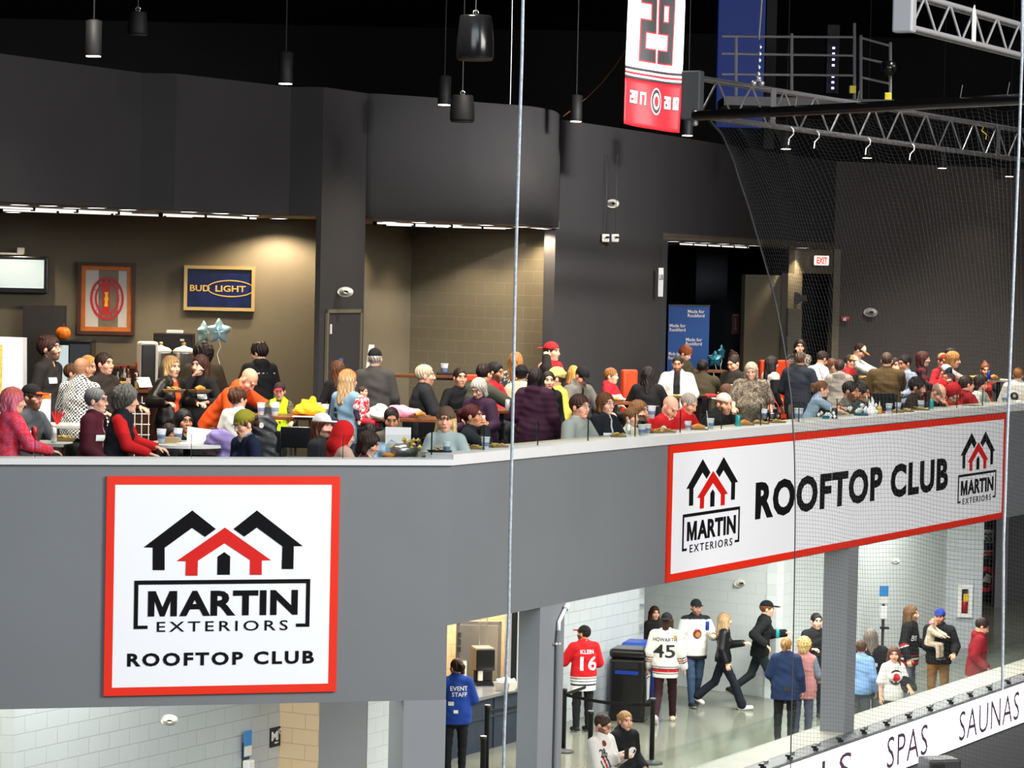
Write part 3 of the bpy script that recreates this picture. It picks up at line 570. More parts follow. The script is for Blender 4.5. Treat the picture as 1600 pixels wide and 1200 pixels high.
def prism(pts, y0, y1):
    """a flat outline in x, z given depth along y (y0 is the face towards the viewer)"""
    a = sum(pts[i][0] * pts[(i + 1) % len(pts)][1] - pts[(i + 1) % len(pts)][0] * pts[i][1] for i in range(len(pts)))
    if a < 0: pts = pts[::-1]
    n = len(pts); vs = [(p[0], y0, p[1]) for p in pts] + [(p[0], y1, p[1]) for p in pts]
    return vs, [tuple(range(n)), tuple(range(2 * n - 1, n - 1, -1))] + [(i, i + n, (i + 1) % n + n, (i + 1) % n) for i in range(n)]
def move(m, d): return [tuple(np.asarray(v) + np.asarray(d)) for v in m[0]], m[1]
def thing(name, label, cat, loc=(0, 0, 0), rz=0., group=None):
    o = bpy.data.objects.new(name, None); COL.objects.link(o); o.empty_display_size = .1; o.location = tuple(loc); o.rotation_euler = (0, 0, rz); o['label'] = label; o['category'] = cat
    if group: o['group'] = group
    return o
def tag(o, label, cat, group=None):
    o['label'] = label; o['category'] = cat
    if group: o['group'] = group
    return o
def part(name, m, mat, parent=None, smooth=False, loc=None, rz=None):
    o = poly_object(name, m[0], m[1], MAT[mat] if isinstance(mat, str) else mat, parent, smooth)
    if loc is not None: o.location = tuple(loc)
    if rz is not None: o.rotation_euler = (0, 0, rz)
    return o
def struct(name, m, mat, loc=None, rz=None): o = part(name, m, mat, None, False, loc, rz); o['kind'] = 'structure'; return o
def dup(root, loc, rz=None, label=None, group=None):
    r = root.copy(); COL.objects.link(r); r.location = tuple(loc)
    if rz is not None: r.rotation_euler = (0, 0, rz)
    if label: r['label'] = label
    if group: r['group'] = group
    for ch in list(root.children):
        c = ch.copy(); COL.objects.link(c); c.parent = r
        for g in ch.children: e = g.copy(); COL.objects.link(e); e.parent = c
    return r
def wall(name, p0, p1, z0, z1, mat, th=.2):
    p0, p1 = np.asarray(p0, float), np.asarray(p1, float); L = np.hypot(*(p1 - p0)[:2]); return struct(name, box((0, 0, z0), (L, th, z1)), mat, (p0[0], p0[1], 0), math.atan2(p1[1] - p0[1], p1[0] - p0[0]))
class Frame:
    """a vertical plane with its own x (along) and z (up); y points away from the viewer"""
    def __init__(s, p0, d): s.o = np.array([p0[0], p0[1], 0.]); s.d = unit(np.array([d[0], d[1], 0.])); s.n = np.array([-s.d[1], s.d[0], 0]); s.rz = math.atan2(s.d[1], s.d[0])
    def uv(s, px, py): d = ray(px, py); t = ((s.o - CAM) @ s.n) / (d @ s.n); p = CAM + d * t; return (p - s.o) @ s.d, p[2]
    def xy(s, px, py): d = ray(px, py); t = ((s.o - CAM) @ s.n) / (d @ s.n); return CAM + d * t
    def pt(s, x, z, y=0.): return s.o + s.d * x + s.n * y + np.array([0, 0, z])
def text_solid(text, x0, x1, z0, z1, y, bold=.0, space=1., th=.004):
    vs, fs = text_mesh(text, 1., 1., bold, space, False); a = np.array(vs); lo, hi = a.min(0), a.max(0)
    cap = a[:, 1].min(), a[:, 1].max()
    out = [(x0 + (p[0] - lo[0]) / (hi[0] - lo[0]) * (x1 - x0), y, z0 + (p[1] - cap[0]) / (cap[1] - cap[0]) * (z1 - z0)) for p in a]
    n = len(out); allv = out + [(p[0], y + th, p[2]) for p in out]; ff = [tuple(f) for f in fs] + [tuple(i + n for i in f[::-1]) for f in fs]; ed = {}
    for f in fs:
        for i in range(len(f)): e = (f[i], f[(i + 1) % len(f)]); ed[e] = 1
    ff += [(b, a_, a_ + n, b + n) for a_, b in ed if (b, a_) not in ed]
    return allv, ff
# ---------------------------------------------------------------- the building
# lower concourse floor, club floor, roof
struct('floor', box((-12, 18, -.2), (26, 80, 0)), 'concrete')
def poly_slab(name, pts, z0, z1, mat):
    n = len(pts); vs = [(p[0], p[1], z0) for p in pts] + [(p[0], p[1], z1) for p in pts]
    return struct(name, (vs, [tuple(range(n - 1, -1, -1)), tuple(range(n, 2 * n))] + [(i, (i + 1) % n, (i + 1) % n + n, i + n) for i in range(n)]), mat)
cL = CORNER + DL * 7.5; cR = CORNER + DR * 24
poly_slab('floor_club', [cL - NL * .15, CORNER - NL * .1 - NR * .1, cR - NR * .15, (24, 78), (-14, 78), (-14, 30)], F2 - .18, F2, 'carpet')
struct('ceiling', box((-20, 24, 14.2), (30, 84, 14.4)), 'black_void'); struct('wall_rear', box((-20, 80, 0), (34, 80.3, 14.3)), 'black_void')
# parapet: two faces meeting at the corner, each with its painted cap
zcapL, zcapR = CZ - 1.985, CZ - 1.985
fL = Frame(cL, -DL); fR = Frame(CORNER, DR)
struct('wall_parapet', box((0, 0, CZ - 4.389), (7.5, .16, zcapL)), 'parapet', (cL[0], cL[1], 0), fL.rz)
struct('wall_balcony', box((0, 0, CZ - 3.626), (24, .16, zcapR)), 'parapet', (CORNER[0], CORNER[1], 0), fR.rz)
struct('trim_1', box((0, -.035, zcapL), (7.5 + .02, .30, zcapL + .06)), 'cap', (cL[0], cL[1], 0), fL.rz)
struct('trim_2', box((.0, -.03, zcapR), (24, .30, zcapR + .11)), 'cap', (CORNER[0], CORNER[1], 0), fR.rz)
# pillars under the balcony, grey and square
def pillar(n, fr, x0, x1, z1, dep, mat='pillar', z0=0, y0=.0): return struct('pillar', box((x0, y0, z0), (x1, y0 + dep, z1)), mat, tuple(fr.o), fr.rz)
a, b = fL.uv(630, 1150)[0], fL.uv(696, 1150)[0]; pillar(1, fL, a, b, CZ - 4.389, .62)
a, b = fR.uv(842, 1050)[0], fR.uv(880, 1050)[0]; pillar(2, fR, a, b, CZ - 3.626, .26)
a, b = fR.uv(1323, 1000)[0], fR.uv(1337, 1000)[0]; pillar(3, fR, a, b + .02, CZ - 3.626, .36)
fw0, fw1 = atY(1556, 860, 66.2), atY(1575, 860, 66.2); wall('wall_column', fw0, fw1, 0, 4.4, 'mid_grey', .4)
# concourse walls
mA = np.array([(29 - 800) / FPX * 33.0, 33.0, 0]); mB = mA + DR * 5.55; wall('wall_men', mA, mB, 0, 4.42, 'blockgrey'); wall('wall_near', mA + np.array([-4, .3, 0]), mA, 0, 4.42, 'blockwhite')
PD = np.array([.87572, -.48281, 0]); mC = mB + PD * .62; wall('wall_entry', mB, mC, 0, 4.42, 'beige')
dB = atY(573, 1150, 38.3); wall('door_1', mC, dB, 0, 3.55, 'pillar', .08); wall('wall_door', mC + np.array([0, .12, 0]), dB + np.array([0, .12, 0]), 3.55, 4.42, 'matt_black', .08)
wB = atY(574, 1150, 38.6); wall('wall_lobby', wB, wB + DR * 1.7, 0, 4.42, 'blockwhite')
kC = np.array([2.41, 50.4, 0]); wall('wall_stand', kC - DR * 4.7, kC, 0, 4.42, 'blockgrey'); wall('wall_stand_end', kC, kC - PD * 3, 0, 4.42, 'blockgrey')
bA = atZ(1107, 1078, 0); bB = atZ(1210, 1092, 0); wall('wall_bright', bA + (bA - bB) * 2.4, bB, 0, 4.42, 'blockwhite')
cE = bB + DR * 8.57; wall('wall_hall', bB, cE, 0, 4.42, 'blockwhite'); cF = cE + np.array([.78, .16, 0]); wall('wall_cabinet', cE, cF, 0, 4.42, 'blockgrey')
wall('wall_return', cF, cF + np.array([.35, 3, 0]), 0, 4.42, 'dark_grey'); wall('wall_far', (6, 67, 0), (24, 67.5, 0), 0, 4.42, 'dark_grey')
# club back walls, following the line where they meet the black roof void
def top(px, py): return atZ(px, py, ZTOP)
bh = [top(*p) for p in ((-40, 78), (222, 114), (276, 115), (455, 136), (506, 136))]
for i in range(4): wall('wall_bulkhead', bh[i], bh[i + 1], ZSOF, ZTOP, 'upper', .15)
pr = [bh[4], top(575, 146)]; wall('wall_pier', pr[0], pr[1], F2, ZTOP, 'upper', .08)
bk = [top(*p) for p in ((575, 146), (600, 147), (684, 153), (740, 159), (810, 164.5), (835, 167), (855, 170.5), (868, 174), (877, 181))]
def curved_wall(name, pts, z0, z1, mat, n=6):
    P = np.array([p[:2] for p in pts]); out = []
    for i in range(len(P) - 1):
        a, b, c, d = P[max(i - 1, 0)], P[i], P[i + 1], P[min(i + 2, len(P) - 1)]
        for t in np.linspace(0, 1, n, endpoint=False): out.append(.5 * (2 * b + (c - a) * t + (2 * a - 5 * b + 4 * c - d) * t * t + (3 * b - a - 3 * c + d) * t ** 3))
    out.append(P[-1]); vs = [(p[0], p[1], z) for p in out for z in (z0, z1)]
    o = part(name, (vs, [(2 * i, 2 * i + 2, 2 * i + 3, 2 * i + 1) for i in range(len(out) - 1)]), mat, None, True); o['kind'] = 'structure'
    so = o.modifiers.new('thickness', 'SOLIDIFY'); so.thickness = .12; so.offset = -1
curved_wall('wall_bulkhead', bk, ZSOF, ZTOP, 'upper')
barL, barR = np.array([-10, 43.6, 0]), np.array([-2.86, 44.2, 0]); wall('wall_bar', barL, barR, F2, ZSOF + .3, 'club')
sh = lambda p: (p[0], p[1] + .22)
poly_slab('ceiling_bar', [sh(bh[0]), sh(bh[1]), sh(bh[2]), sh(bh[3]), sh(bh[4]), (-2.7, 44.4), (-10, 44)], ZSOF, ZSOF + .12, 'soffit')
r0, r1, r2 = atY(566, 400, 47.4), atY(643, 400, 50.2), atY(864.5, 400, 48.4)
wall('wall_alcove', r0, r1, F2, ZSOF + .3, 'club'); wall('wall_block', r1, r2 + (r2 - r1) * .02, F2, ZSOF + .3, 'club_block'); wall('wall_pier_side', pr[1], r0 + np.array([.0, 0, 0]), F2, ZTOP, 'club', .2)
poly_slab('ceiling_alcove', [sh(bk[0]), sh(bk[1]), sh(bk[2]), sh(bk[3]), sh(bk[4]), sh(bk[5]), (bk[6][0] - .1, bk[6][1] + .3), (bk[7][0] - .12, bk[7][1] + .3), (r2[0] + .1, r2[1]), (r1[0], r1[1] + .3), (r0[0], r0[1] + .2)], ZSOF, ZSOF + .12, 'soffit')
gA, gB, gC, gD, gE = top(872, 186), top(1040, 211), top(1195, 236), top(1307, 252), top(1660, 266)
wall('wall_club', gA, gB, F2, ZTOP, 'upper'); wall('wall_header', gB, gC, 8.15, ZTOP, 'upper'); wall('wall_header', gC, gD, 8.15, ZTOP, 'upper'); wall('wall_end', gD, gE, F2, ZTOP, 'upper_lit')
gj = gB + unit(gC - gB) * .28; wall('wall_jamb', gB, gj, F2, 8.15, 'jamb', 1.2)
# the lobby seen through the opening: dark back walls, a lower tan wall, a door and a black doorway
poly_slab('ceiling_lobby', [gB, gC, gD, (9.5, 70), (3, 70)], 8.15, 8.27, 'soffit')
wall('wall_lobby_back', atY(1030, 500, 67), atY(1088, 500, 66), F2, 8.2, 'navywall'); wall('wall_lobby_back', atY(1086, 500, 65), atY(1135, 500, 65), F2, 8.2, 'navywall'); wall('wall_lobby_back', atY(1132, 500, 68), atY(1260, 500, 68), F2, 8.2, 'navywall')
wall('wall_tan', atY(1163, 500, 61), atY(1232, 500, 61.5), F2, 7.55, 'club', .15)
e0, e1, e2, e3 = atY(1230, 500, 61.3), atY(1252, 500, 61.9), atY(1300, 500, 63.0), atY(1307, 500, 63.1)
e00 = atY(1240, 500, 61.6); wall('wall_exit', e00, e2, 7.60, 8.15, 'club', .15); wall('wall_pilaster', e0, e1, F2, 7.60, 'club', .15); wall('wall_exit_side', e2, gD, F2, 8.15, 'club', .15); wall('wall_doorway', e1 + np.array([0, 1.5, 0]), e2 + np.array([.3, 1.5, 0]), F2, 8.1, 'matt_black', .1)

# knee wall and rink rail in front of the concourse, with its glass
kz = 1.357
struct('wall_knee', box((1.5, 0, 0), (24, .54, kz)), 'ledge', (CORNER[0], CORNER[1], 0), fR.rz)
struct('trim_3', box((1.5, -.28, 0), (24, 0, kz - .005)), 'mid_grey', (CORNER[0], CORNER[1], 0), fR.rz)
struct('window_1', box((1.5, .50, kz), (24, .515, kz + .34)), 'glass', (CORNER[0], CORNER[1], 0), fR.rz)
struct('floor_stand', box((1.5, -9, -.4), (24, -.6, -.05)), 'dim_grey', (CORNER[0], CORNER[1], 0), fR.rz)
# ---------------------------------------------------------------- signs on the parapet
def uvp(fr, pts): return [fr.uv(*p) for p in pts]
LOGO = dict(roof_a=[(299.7, 797.1), (336.4, 826.1), (319.5, 838.5), (299.3, 824.3), (256.5, 855.4), (256.5, 890.3), (237.8, 890.3), (238, 855), (223.9, 854.7)],
            roof_b=[(400.5, 797.1), (364, 826.1), (380.7, 838), (400.5, 823.9), (440.3, 853.1), (439.2, 888.5), (457.4, 888.5), (458.1, 852.9), (472, 852.7)],
            red=[(350.6, 823.9), (275.6, 875.9), (289.6, 876.3), (289.1, 898.8), (307.8, 898.8), (308.3, 875.6), (350.1, 848.2), (389.9, 874.5), (389.5, 897.5), (407.9, 897.5), (408.1, 875), (422.5, 874.7)],
            door=[(339.1, 869.3), (349.6, 862.1), (358.9, 868.9), (358.2, 897.5), (338.6, 897.5)])
LG = {k: uvp(fL, v) for k, v in LOGO.items()}
LB = fL.uv(209.3, 906.7), fL.uv(482.5, 978.5)          # bracket corners: the logo's own unit frame
def logo(parent, bx0, bx1, bz1, bz0, y):
    """the roofs, the bracket and its two words, fitted between the bracket's corners"""
    f = lambda p: (bx0 + (p[0] - LB[0][0]) / (LB[1][0] - LB[0][0]) * (bx1 - bx0), bz1 + (p[1] - LB[0][1]) / (LB[1][1] - LB[0][1]) * (bz0 - bz1))
    for k in ('roof_a', 'roof_b'): part('roof_mark', prism([f(p) for p in LG[k]], y - .004, y), 'sign_black', parent)
    part('house_mark', prism([f(p) for p in LG['red']], y - .005, y), 'logo_red', parent); part('door_mark', prism([f(p) for p in LG['door']], y - .004, y), 'sign_black', parent)
    W, h = bx1 - bx0, bz1 - bz0; t = h * .085
    br = [(bx0, bz1), (bx1, bz1), (bx1, bz0), (bx1 - W * .078, bz0), (bx1 - W * .078, bz0 + t * .8), (bx1 - t, bz0 + t * .8), (bx1 - t, bz1 - t), (bx0 + t, bz1 - t), (bx0 + t, bz0 + t * .8), (bx0 + W * .078, bz0 + t * .8), (bx0 + W * .078, bz0), (bx0, bz0)]
    part('bracket_mark', prism(br, y - .004, y), 'sign_black', parent)
    x0, x1, z0, z1 = bx0 + W * .078, bx1 - W * .070, bz0 + h * .255, bz1 - h * .222; mw = (x1 - x0) * .192; mh = z1 - z0
    part('lettering', prism([(x0 + u * mw, z0 + v * mh) for u, v in ((0, 0), (.225, 0), (.225, .60), (.42, .0), (.58, 0), (.775, .60), (.775, 0), (1, 0), (1, 1), (.74, 1), (.5, .36), (.26, 1), (0, 1))], y - .004, y), 'sign_black', parent)
    part('lettering', text_solid('ARTIN', x0 + (x1 - x0) * .208, x1, z0, z1, y - .004, .036, 1.04), 'sign_black', parent)
    part('lettering', text_solid('EXTERIORS', bx0 + W * .130, bx1 - W * .125, bz0 - h * .068, bz0 + h * .145, y - .004, .006, 1.35), 'sign_black', parent)
def sign(name, label, fr, x0, x1, z1, z0, bw):
    t = thing(name, label, 'sign', tuple(fr.o), fr.rz)
    part('red_border', merge(box((x0, -.03, z1 - bw), (x1, -.002, z1)), box((x0, -.03, z0), (x1, -.002, z0 + bw)), box((x0, -.03, z0 + bw), (x0 + bw, -.002, z1 - bw)), box((x1 - bw, -.03, z0 + bw), (x1, -.002, z1 - bw))), 'sign_red', t)
    part('white_panel', box((x0 + bw, -.028, z0 + bw), (x1 - bw, -.002, z1 - bw)), 'sign_white', t); return t
sL0, sL1 = fL.uv(166.5, 744)[0], fL.uv(530.5, 744.2)[0]
s1 = sign('club_sign', 'square white club sign with red border and house logo on the grey parapet', fL, sL0, sL1, CZ - 2.099, CZ - 4.276, .083)
logo(s1, LB[0][0], LB[1][0], LB[0][1], LB[1][1], -.029)
q0, q1 = fL.uv(198, 1030.5), fL.uv(489.6, 1026); part('lettering', text_solid('ROOFTOP CLUB', q0[0], q1[0], fL.uv(345, 1038.6)[1], fL.uv(345, 1018)[1], -.033, .034, 1.25), 'sign_black', s1)
s2 = sign('club_banner_sign', 'long white club sign with red border below the balcony counter', fR, 5.0796, 16.9186, CZ - 2.0, CZ - 3.6134, .092)
logo(s2, 5.4698, 7.1048, CZ - 2.8356, CZ - 3.2754, -.029)
b0, b1 = fR.uv(1494.2, 742), fR.uv(1553.6, 733.5); bzt, bzb = fR.uv(1553.4, 733.7)[1], fR.uv(1494, 786.5)[1]; logo(s2, b0[0], b1[0], bzt, bzb, -.029)
c0, c1 = fR.uv(1177, 783), fR.uv(1478.2, 741); part('lettering', text_solid('ROOFTOP CLUB', c0[0], c1[0], fR.uv(1176.8, 812.4)[1], fR.uv(1177.3, 753.4)[1], -.033, .042, 1.12), 'sign_black', s2)
# ---------------------------------------------------------------- lit advertising board on the rink rail
t = thing('led_board', 'long white lit advertising board along the rink rail', 'sign', tuple(fR.o), fR.rz)
part('display', box((3.0, -.335, .72), (24, -.30, 1.32)), 'led', t); part('housing', box((3.0, -.30, .68), (24, -.282, 1.345)), 'dark_grey', t)
fB = Frame(CORNER + NR * .336, DR)
for w_, xa, ya, xb, yb in (('POOLS', 1150, 1235, 1331, 1175), ('SPAS', 1386, 1165, 1449, 1160), ('SAUNAS', 1499, 1120, 1592, 1108)):
    u0, u1 = fB.uv(xa, ya)[0], fB.uv(xb, yb)[0]; part('lettering', text_solid(w_, u0, u1, .80, 1.235, -.341, -.004, 1.1, .002), 'led_purple', t)
for i in range(46):
    x = 4.6 + i * .42
    if i % 2: tag(part('rail_bracket', merge(box((x, -.26, kz), (x + .05, -.20, kz + .03)), box((x + .012, -.24, kz + .03), (x + .038, -.17, kz + .055))), 'matt_black', None, False, tuple(fR.o), fR.rz), 'small black bracket screwed on the grey rink rail', 'bracket', 'brackets on the rink rail')
    elif i < 40: tag(part('rail_clip', merge(box((x, -.10, kz), (x + .07, -.06, kz + .03))), 'steel', None, False, tuple(fR.o), fR.rz), 'small shiny clip on the inner edge of the grey rink rail', 'clip', 'clips on the rink rail')
o = atY(1467, 1215, 39.5); t = thing('loudspeaker', 'black loudspeaker standing below the lit advertising board', 'speaker', (o[0], o[1], 0), .3)
part('cabinet', bevel_box((-.24, -.2, 0), (.24, .2, o[2] + .28), .03), 'dark_grey', t); part('grille', box((-.2, -.215, .1), (-.02, -.2, o[2] + .22)), 'matt_black', t)
# ---------------------------------------------------------------- glass rail of the balcony: one pane after another
gx = [690, 771, 855, 933, 1006, 1076, 1140, 1201, 1260, 1319, 1367, 1412, 1462, 1505, 1545, 1584, 1622]; gs = [fR.uv(x, 690)[0] for x in gx]; GT = zcapR + .11
near_sign = ['beside the parapet corner', 'in front of the red-haired woman', 'in front of the purple coat', 'beside the man in the grey tee', 'in front of the boy with the blue shirt', 'before the two red jerseys', 'before the white backwards cap', 'before the floral blouse', 'before the navy jacket', 'before the reaching girl', 'before the couple with the centrepiece', 'before the sauce bottle', 'before the bearded man in glasses', 'before the red jersey', 'before the cream sweater', 'at the far end of the counter']
for i in range(16):
    t = thing('glass_pane', 'low clear glass rail pane ' + near_sign[i], 'glass pane', fR.pt(gs[i], GT, .11), fR.rz, 'glass rail panes on the balcony')
    L = gs[i + 1] - gs[i] - .025; part('pane', box((0, 0, 0), (L, .012, .27)), 'glass', t); part('polished_edge', box((-.003, -.001, 0), (.002, .013, .27)), 'glass_edge', t)
xs = [.2, 1.75, 3.3, 4.85, 6.4, 7.35]
nl = ['before the pink-haired woman', 'before the maroon jacket', 'before the round table', 'before the olive beanie', 'before the red plaid girl']
for i in range(5):
    t = thing('glass_pane', 'low clear glass rail pane ' + nl[i], 'glass pane', fL.pt(xs[i], zcapL + .06, .12), fL.rz, 'glass rail panes on the balcony')
    part('pane', box((0, 0, 0), (xs[i + 1] - xs[i] - .025, .012, .24)), 'glass', t); part('polished_edge', box((-.003, -.001, 0), (.002, .013, .24)), 'glass_edge', t)
tag(part('balcony_counter', merge(box((.35, .10, GT - .055), (24, .60, GT - .015))), 'counter', None, False, tuple(fR.o), fR.rz), 'long pale laminate counter running behind the glass balcony rail', 'counter')
CT = GT - .015
# ---------------------------------------------------------------- overhead: pendant lamps, speakers, cables
lamps = [(146, 88, 'over the bar corner'), (446, 131, 'over the picture wall'), (694, 164, 'beside the smaller hanging speaker'), (900, 190, 'beside the curved wall end'), (1074, 212, 'under the championship banner'), (1228, 233, 'behind the upper part of the net'), (1355, 247, 'third behind the net'), (1472, 263, 'fourth behind the net'), (1577, 276, 'by the far end wall')]
for i, (px, py, wh) in enumerate(lamps):
    p = atZ(px, py, 9.84); t = thing('pendant_lamp', 'black cylinder pendant lamp with glowing end ' + wh, 'lamp', p, 0, 'pendant lamps along the club wall')
    part('housing', lathe([(.088, .004), (.092, .02), (.092, .40), (.03, .42)], 20), 'matt_black', t, True); part('diffuser', lathe([(.0, -.004), (.083, -.004), (.083, .006)], 20), 'lamp_warm', t); part('rod', lathe([(.010, .42), (.010, 4.2)], 6), 'matt_black', t)
    spot('pendant_light', p - V(0, 0, .05), p - V(0, 0 if i < 3 else 1.5, 3), (420 + 70 * (i > 3)) if i < 7 and i != 3 else 170, (1, .88, .70), 125, .9)
for px, py, y, r, h, lab in ((742, 93, 33, .215, .50, 'large black pendant loudspeaker hanging above the club'), (722, 190, 39.5, .17, .36, 'smaller black pendant loudspeaker hanging before the grey bulkhead'), (215, 55, 37, .13, .30, 'dim black pendant loudspeaker hanging in the dark roof')):
    p = atY(px, py, y); t = thing('pendant_speaker', lab, 'speaker', p, 0, 'pendant loudspeakers')
    part('body', lathe([(.0, .0), (r * .95, .005), (r * 1.0, .03), (r * .98, h * .4), (r * .86, h * .95), (r * .8, h), (0, h)], 28), 'gloss_black' if y < 35 else 'matt_black', t, True); part('grille', lathe([(.0, -.012), (r * .9, -.01), (r * .94, .004)], 28), 'dark_grey', t)
    part('cable', lathe([(.006, h), (.006, h + 4)], 5), 'steel', t); part('eye_bolt', move((lambda m: (m[0], m[1]))(tube([V(.03 * np.cos(a), 0, .03 * np.sin(a)) for a in np.linspace(0, 6.28, 11)[:-1]], .008, 5, True)), (0, 0, h + .03)), 'steel', t)
def cable(name, lab, pts, y, r, mat, cat='cable'):
    P = [atY(a, b, y) for a, b in pts]; vs, fs = tube(P, r, 8); return tag(part(name, (vs, fs), mat, None, True), lab, cat)
cable('net_rope', 'pale grey rope hanging the full height before the parapet', [(817.5, -20), (815.5, 90), (812, 200), (809, 300), (805.5, 420), (803, 560), (800.5, 680), (798.5, 760), (796.5, 850), (795, 960), (791, 1060), (788, 1140), (786, 1230)], 25.5, .0145, 'rope', 'rope')
cable('net_rope', 'pale grey rope hanging along the far side of the net', [(1598, -20), (1597, 90), (1592, 230), (1588, 330), (1582, 480), (1577, 600), (1573, 700), (1570.5, 780), (1568, 850), (1567.5, 960), (1566, 1078)], 29.5, .0155, 'rope', 'rope')
cable('thin_wire', 'thin pale wire hanging beside the larger pendant speaker', [(800.5, -10), (799, 80), (797, 163)], 30, .006, 'steel', 'wire')
cable('slack_wire', 'thin slack wire slanting across the dark roof', [(978, 78), (960, 105), (940, 130), (918, 152), (908, 160), (880, 182)], 46, .008, 'wood', 'wire')
# ---------------------------------------------------------------- retired-number banner
bp0 = atY(976, 193, 45); bp1 = atY(1062, 207.5, 45.6); fN = Frame(bp0, bp1 - bp0)
t = thing('number_banner', 'white and red hanging banner with a big number and two dates', 'banner', tuple(fN.o), fN.rz)
ub = [(fN.uv(x, y)) for x, y in ((975, 193), (1062.5, 207.5), (1071, -14), (983, -25))]
def bq(u, v):
    a = np.array(ub[0]) * (1 - u) + np.array(ub[1]) * u; b = np.array(ub[3]) * (1 - u) + np.array(ub[2]) * u; c = a * (1 - v) + b * v
    return (c[0], .03 * math.sin(u * 9 + v * 2) * (1.2 - v), c[1] - .02 * math.sin(u * 3.1))
def bstrip(name, v0, v1, mat, u0=0., u1=1., dy=0., nu=24, nv=6):
    vs = [(lambda p: (p[0], p[1] - dy, p[2]))(bq(u0 + (u1 - u0) * i / nu, v0 + (v1 - v0) * j / nv)) for j in range(nv + 1) for i in range(nu + 1)]; n = len(vs)
    fs = [(j * (nu + 1) + i, j * (nu + 1) + i + 1, (j + 1) * (nu + 1) + i + 1, (j + 1) * (nu + 1) + i) for j in range(nv) for i in range(nu)]
    o = part(name, (vs, fs), mat, t, True); so = o.modifiers.new('cloth', 'SOLIDIFY'); so.thickness = .004; return o
bstrip('white_field', .34, 1, 'banner_white', nv=12); bstrip('red_field', 0, .335, 'banner_red', nv=10)
for a_, b_, m in ((.335, .352, 'charcoal'), (.352, .368, 'banner_white'), (.368, .383, 'banner_red'), (.383, .398, 'banner_white'), (.40, .418, 'charcoal')): bstrip('stripe', a_, b_, m, dy=.006, nv=2)
def bpoly(name, polys, mat, dy):
    bm = bmesh.new()
    for pl in polys:
        if len(pl) == 4:
            A = [[(np.array(pl[0]) * (1 - i / 5) + np.array(pl[1]) * i / 5) * (1 - j / 5) + (np.array(pl[3]) * (1 - i / 5) + np.array(pl[2]) * i / 5) * j / 5 for i in range(6)] for j in range(6)]
            W_ = [[bm.verts.new((p_[0], p_[1], 0)) for p_ in r_] for r_ in A]; [bm.faces.new((W_[j][i], W_[j][i + 1], W_[j + 1][i + 1], W_[j + 1][i])) for i in range(5) for j in range(5)]
        else: bm.faces.new([bm.verts.new((u, v, 0)) for u, v in pl])
    bmesh.ops.triangulate(bm, faces=bm.faces[:]); bm.verts.index_update(); vs = []
    for q in bm.verts: p = bq(q.co.x, q.co.y); vs.append((p[0], p[1] - dy, p[2]))
    part(name, (vs, [[q.index for q in f.verts] for f in bm.faces]), mat, t); bm.free()
def blk(x0, x1, y0, y1): return [(x0, y0), (x1, y0), (x1, y1), (x0, y1)]
def digit(d, x, y, w, h, g=0.):
    s_, m = w * .30, h * .5; R = []
    seg = dict(t=(0, w, h - h * .17, h), m=(0, w, m - h * .08, m + h * .08), b=(0, w, 0, h * .17), tl=(0, s_, m, h), tr=(w - s_, w, m, h), bl=(0, s_, 0, m), br=(w - s_, w, 0, m))
    for k in {'2': 't tr m bl b', '9': 't tl tr m br b', '0': 't tl tr bl br b', '1': 'tr br', '7': 't tr br'}[d].split(): a = seg[k]; R.append(blk(x + a[0] - g, x + a[1] + g, y + a[2] - g * .6, y + a[3] + g * .6))
    return R
big = [('2', .23, .475, .26, .50), ('9', .55, .475, .26, .50)]
bpoly('number_outline', sum([digit(*b, .015) for b in big], []), 'banner_red', .010); bpoly('number', sum([digit(*b) for b in big], []), 'charcoal', .013)
for x0, yy in ((.10, .165), (.70, .16)):
    ds = [(c, x0 + i * .066, yy, .052, .085) for i, c in enumerate('2017' if x0 < .5 else '2010')]
    bpoly('date_shadow', sum([[[(u + .008, v - .006) for u, v in q] for q in digit(*d, .006)] for d in ds], []), 'charcoal', .010); bpoly('date', sum([digit(*d, .003) for d in ds], []), 'banner_white', .013)
for r, m, dy in ((.098, 'banner_white', .012), (.088, 'charcoal', .014), (.060, 'banner_white', .016), (.040, 'banner_red', .018)): bpoly('emblem', [[(.53 + r * math.cos(a), .20 + r * .98 * math.sin(a)) for a in np.linspace(0, 6.283, 22)[:-1]]], m, dy)
# ---------------------------------------------------------------- trusses
def bar(a, b, r, n=6): return tube([np.asarray(a, float), np.asarray(b, float)], r, n)
def truss(lab, a, b, h, d, n, mats, plate=True, r=.028):
    """box truss from a to b (lower front chord), h tall, d deep"""
    a, b = np.asarray(a), np.asarray(b); L = np.linalg.norm((b - a)[:2]); t = thing('lighting_truss', lab, 'truss', a, math.atan2(b[1] - a[1], b[0] - a[0]), 'roof trusses')
    ch = [(y, z) for y in (0, d) for z in (0, h)]
    for y, z in ch: part('chord', bar((0, y, z), (L, y, z), r, 8), mats, t, True)
    for y in (0,):
        for i in range(n):
            x0, x1 = L * i / n, L * (i + 1) / n; part('brace', merge(bar((x0 + .02, y, 0), ((x0 + x1) / 2, y, h), r * .5), bar(((x0 + x1) / 2, y, h), (x1 - .02, y, 0), r * .5)), mats, t, True)
    for z in (0, h): part('lacing', merge(*[bar((L * i / n, 0, z), (L * (i + .5) / n, d, z), r * .4, 5) for i in range(n)]), mats, t)
    if plate: part('end_plate', bevel_box((-.10, -.05, -.06), (.04, d + .05, h + .08), .02), 'alu_pale' if mats == 'alu_pale' else 'plate_grey', t); 
    return t, L
ta, tb = atY(1092, 180, 36), None; tb = atZ(1640, 254.5, ta[2]); tr1, L1 = truss('grey box truss holding the top of the black net', ta, tb, .47, .16, 13, 'alu')
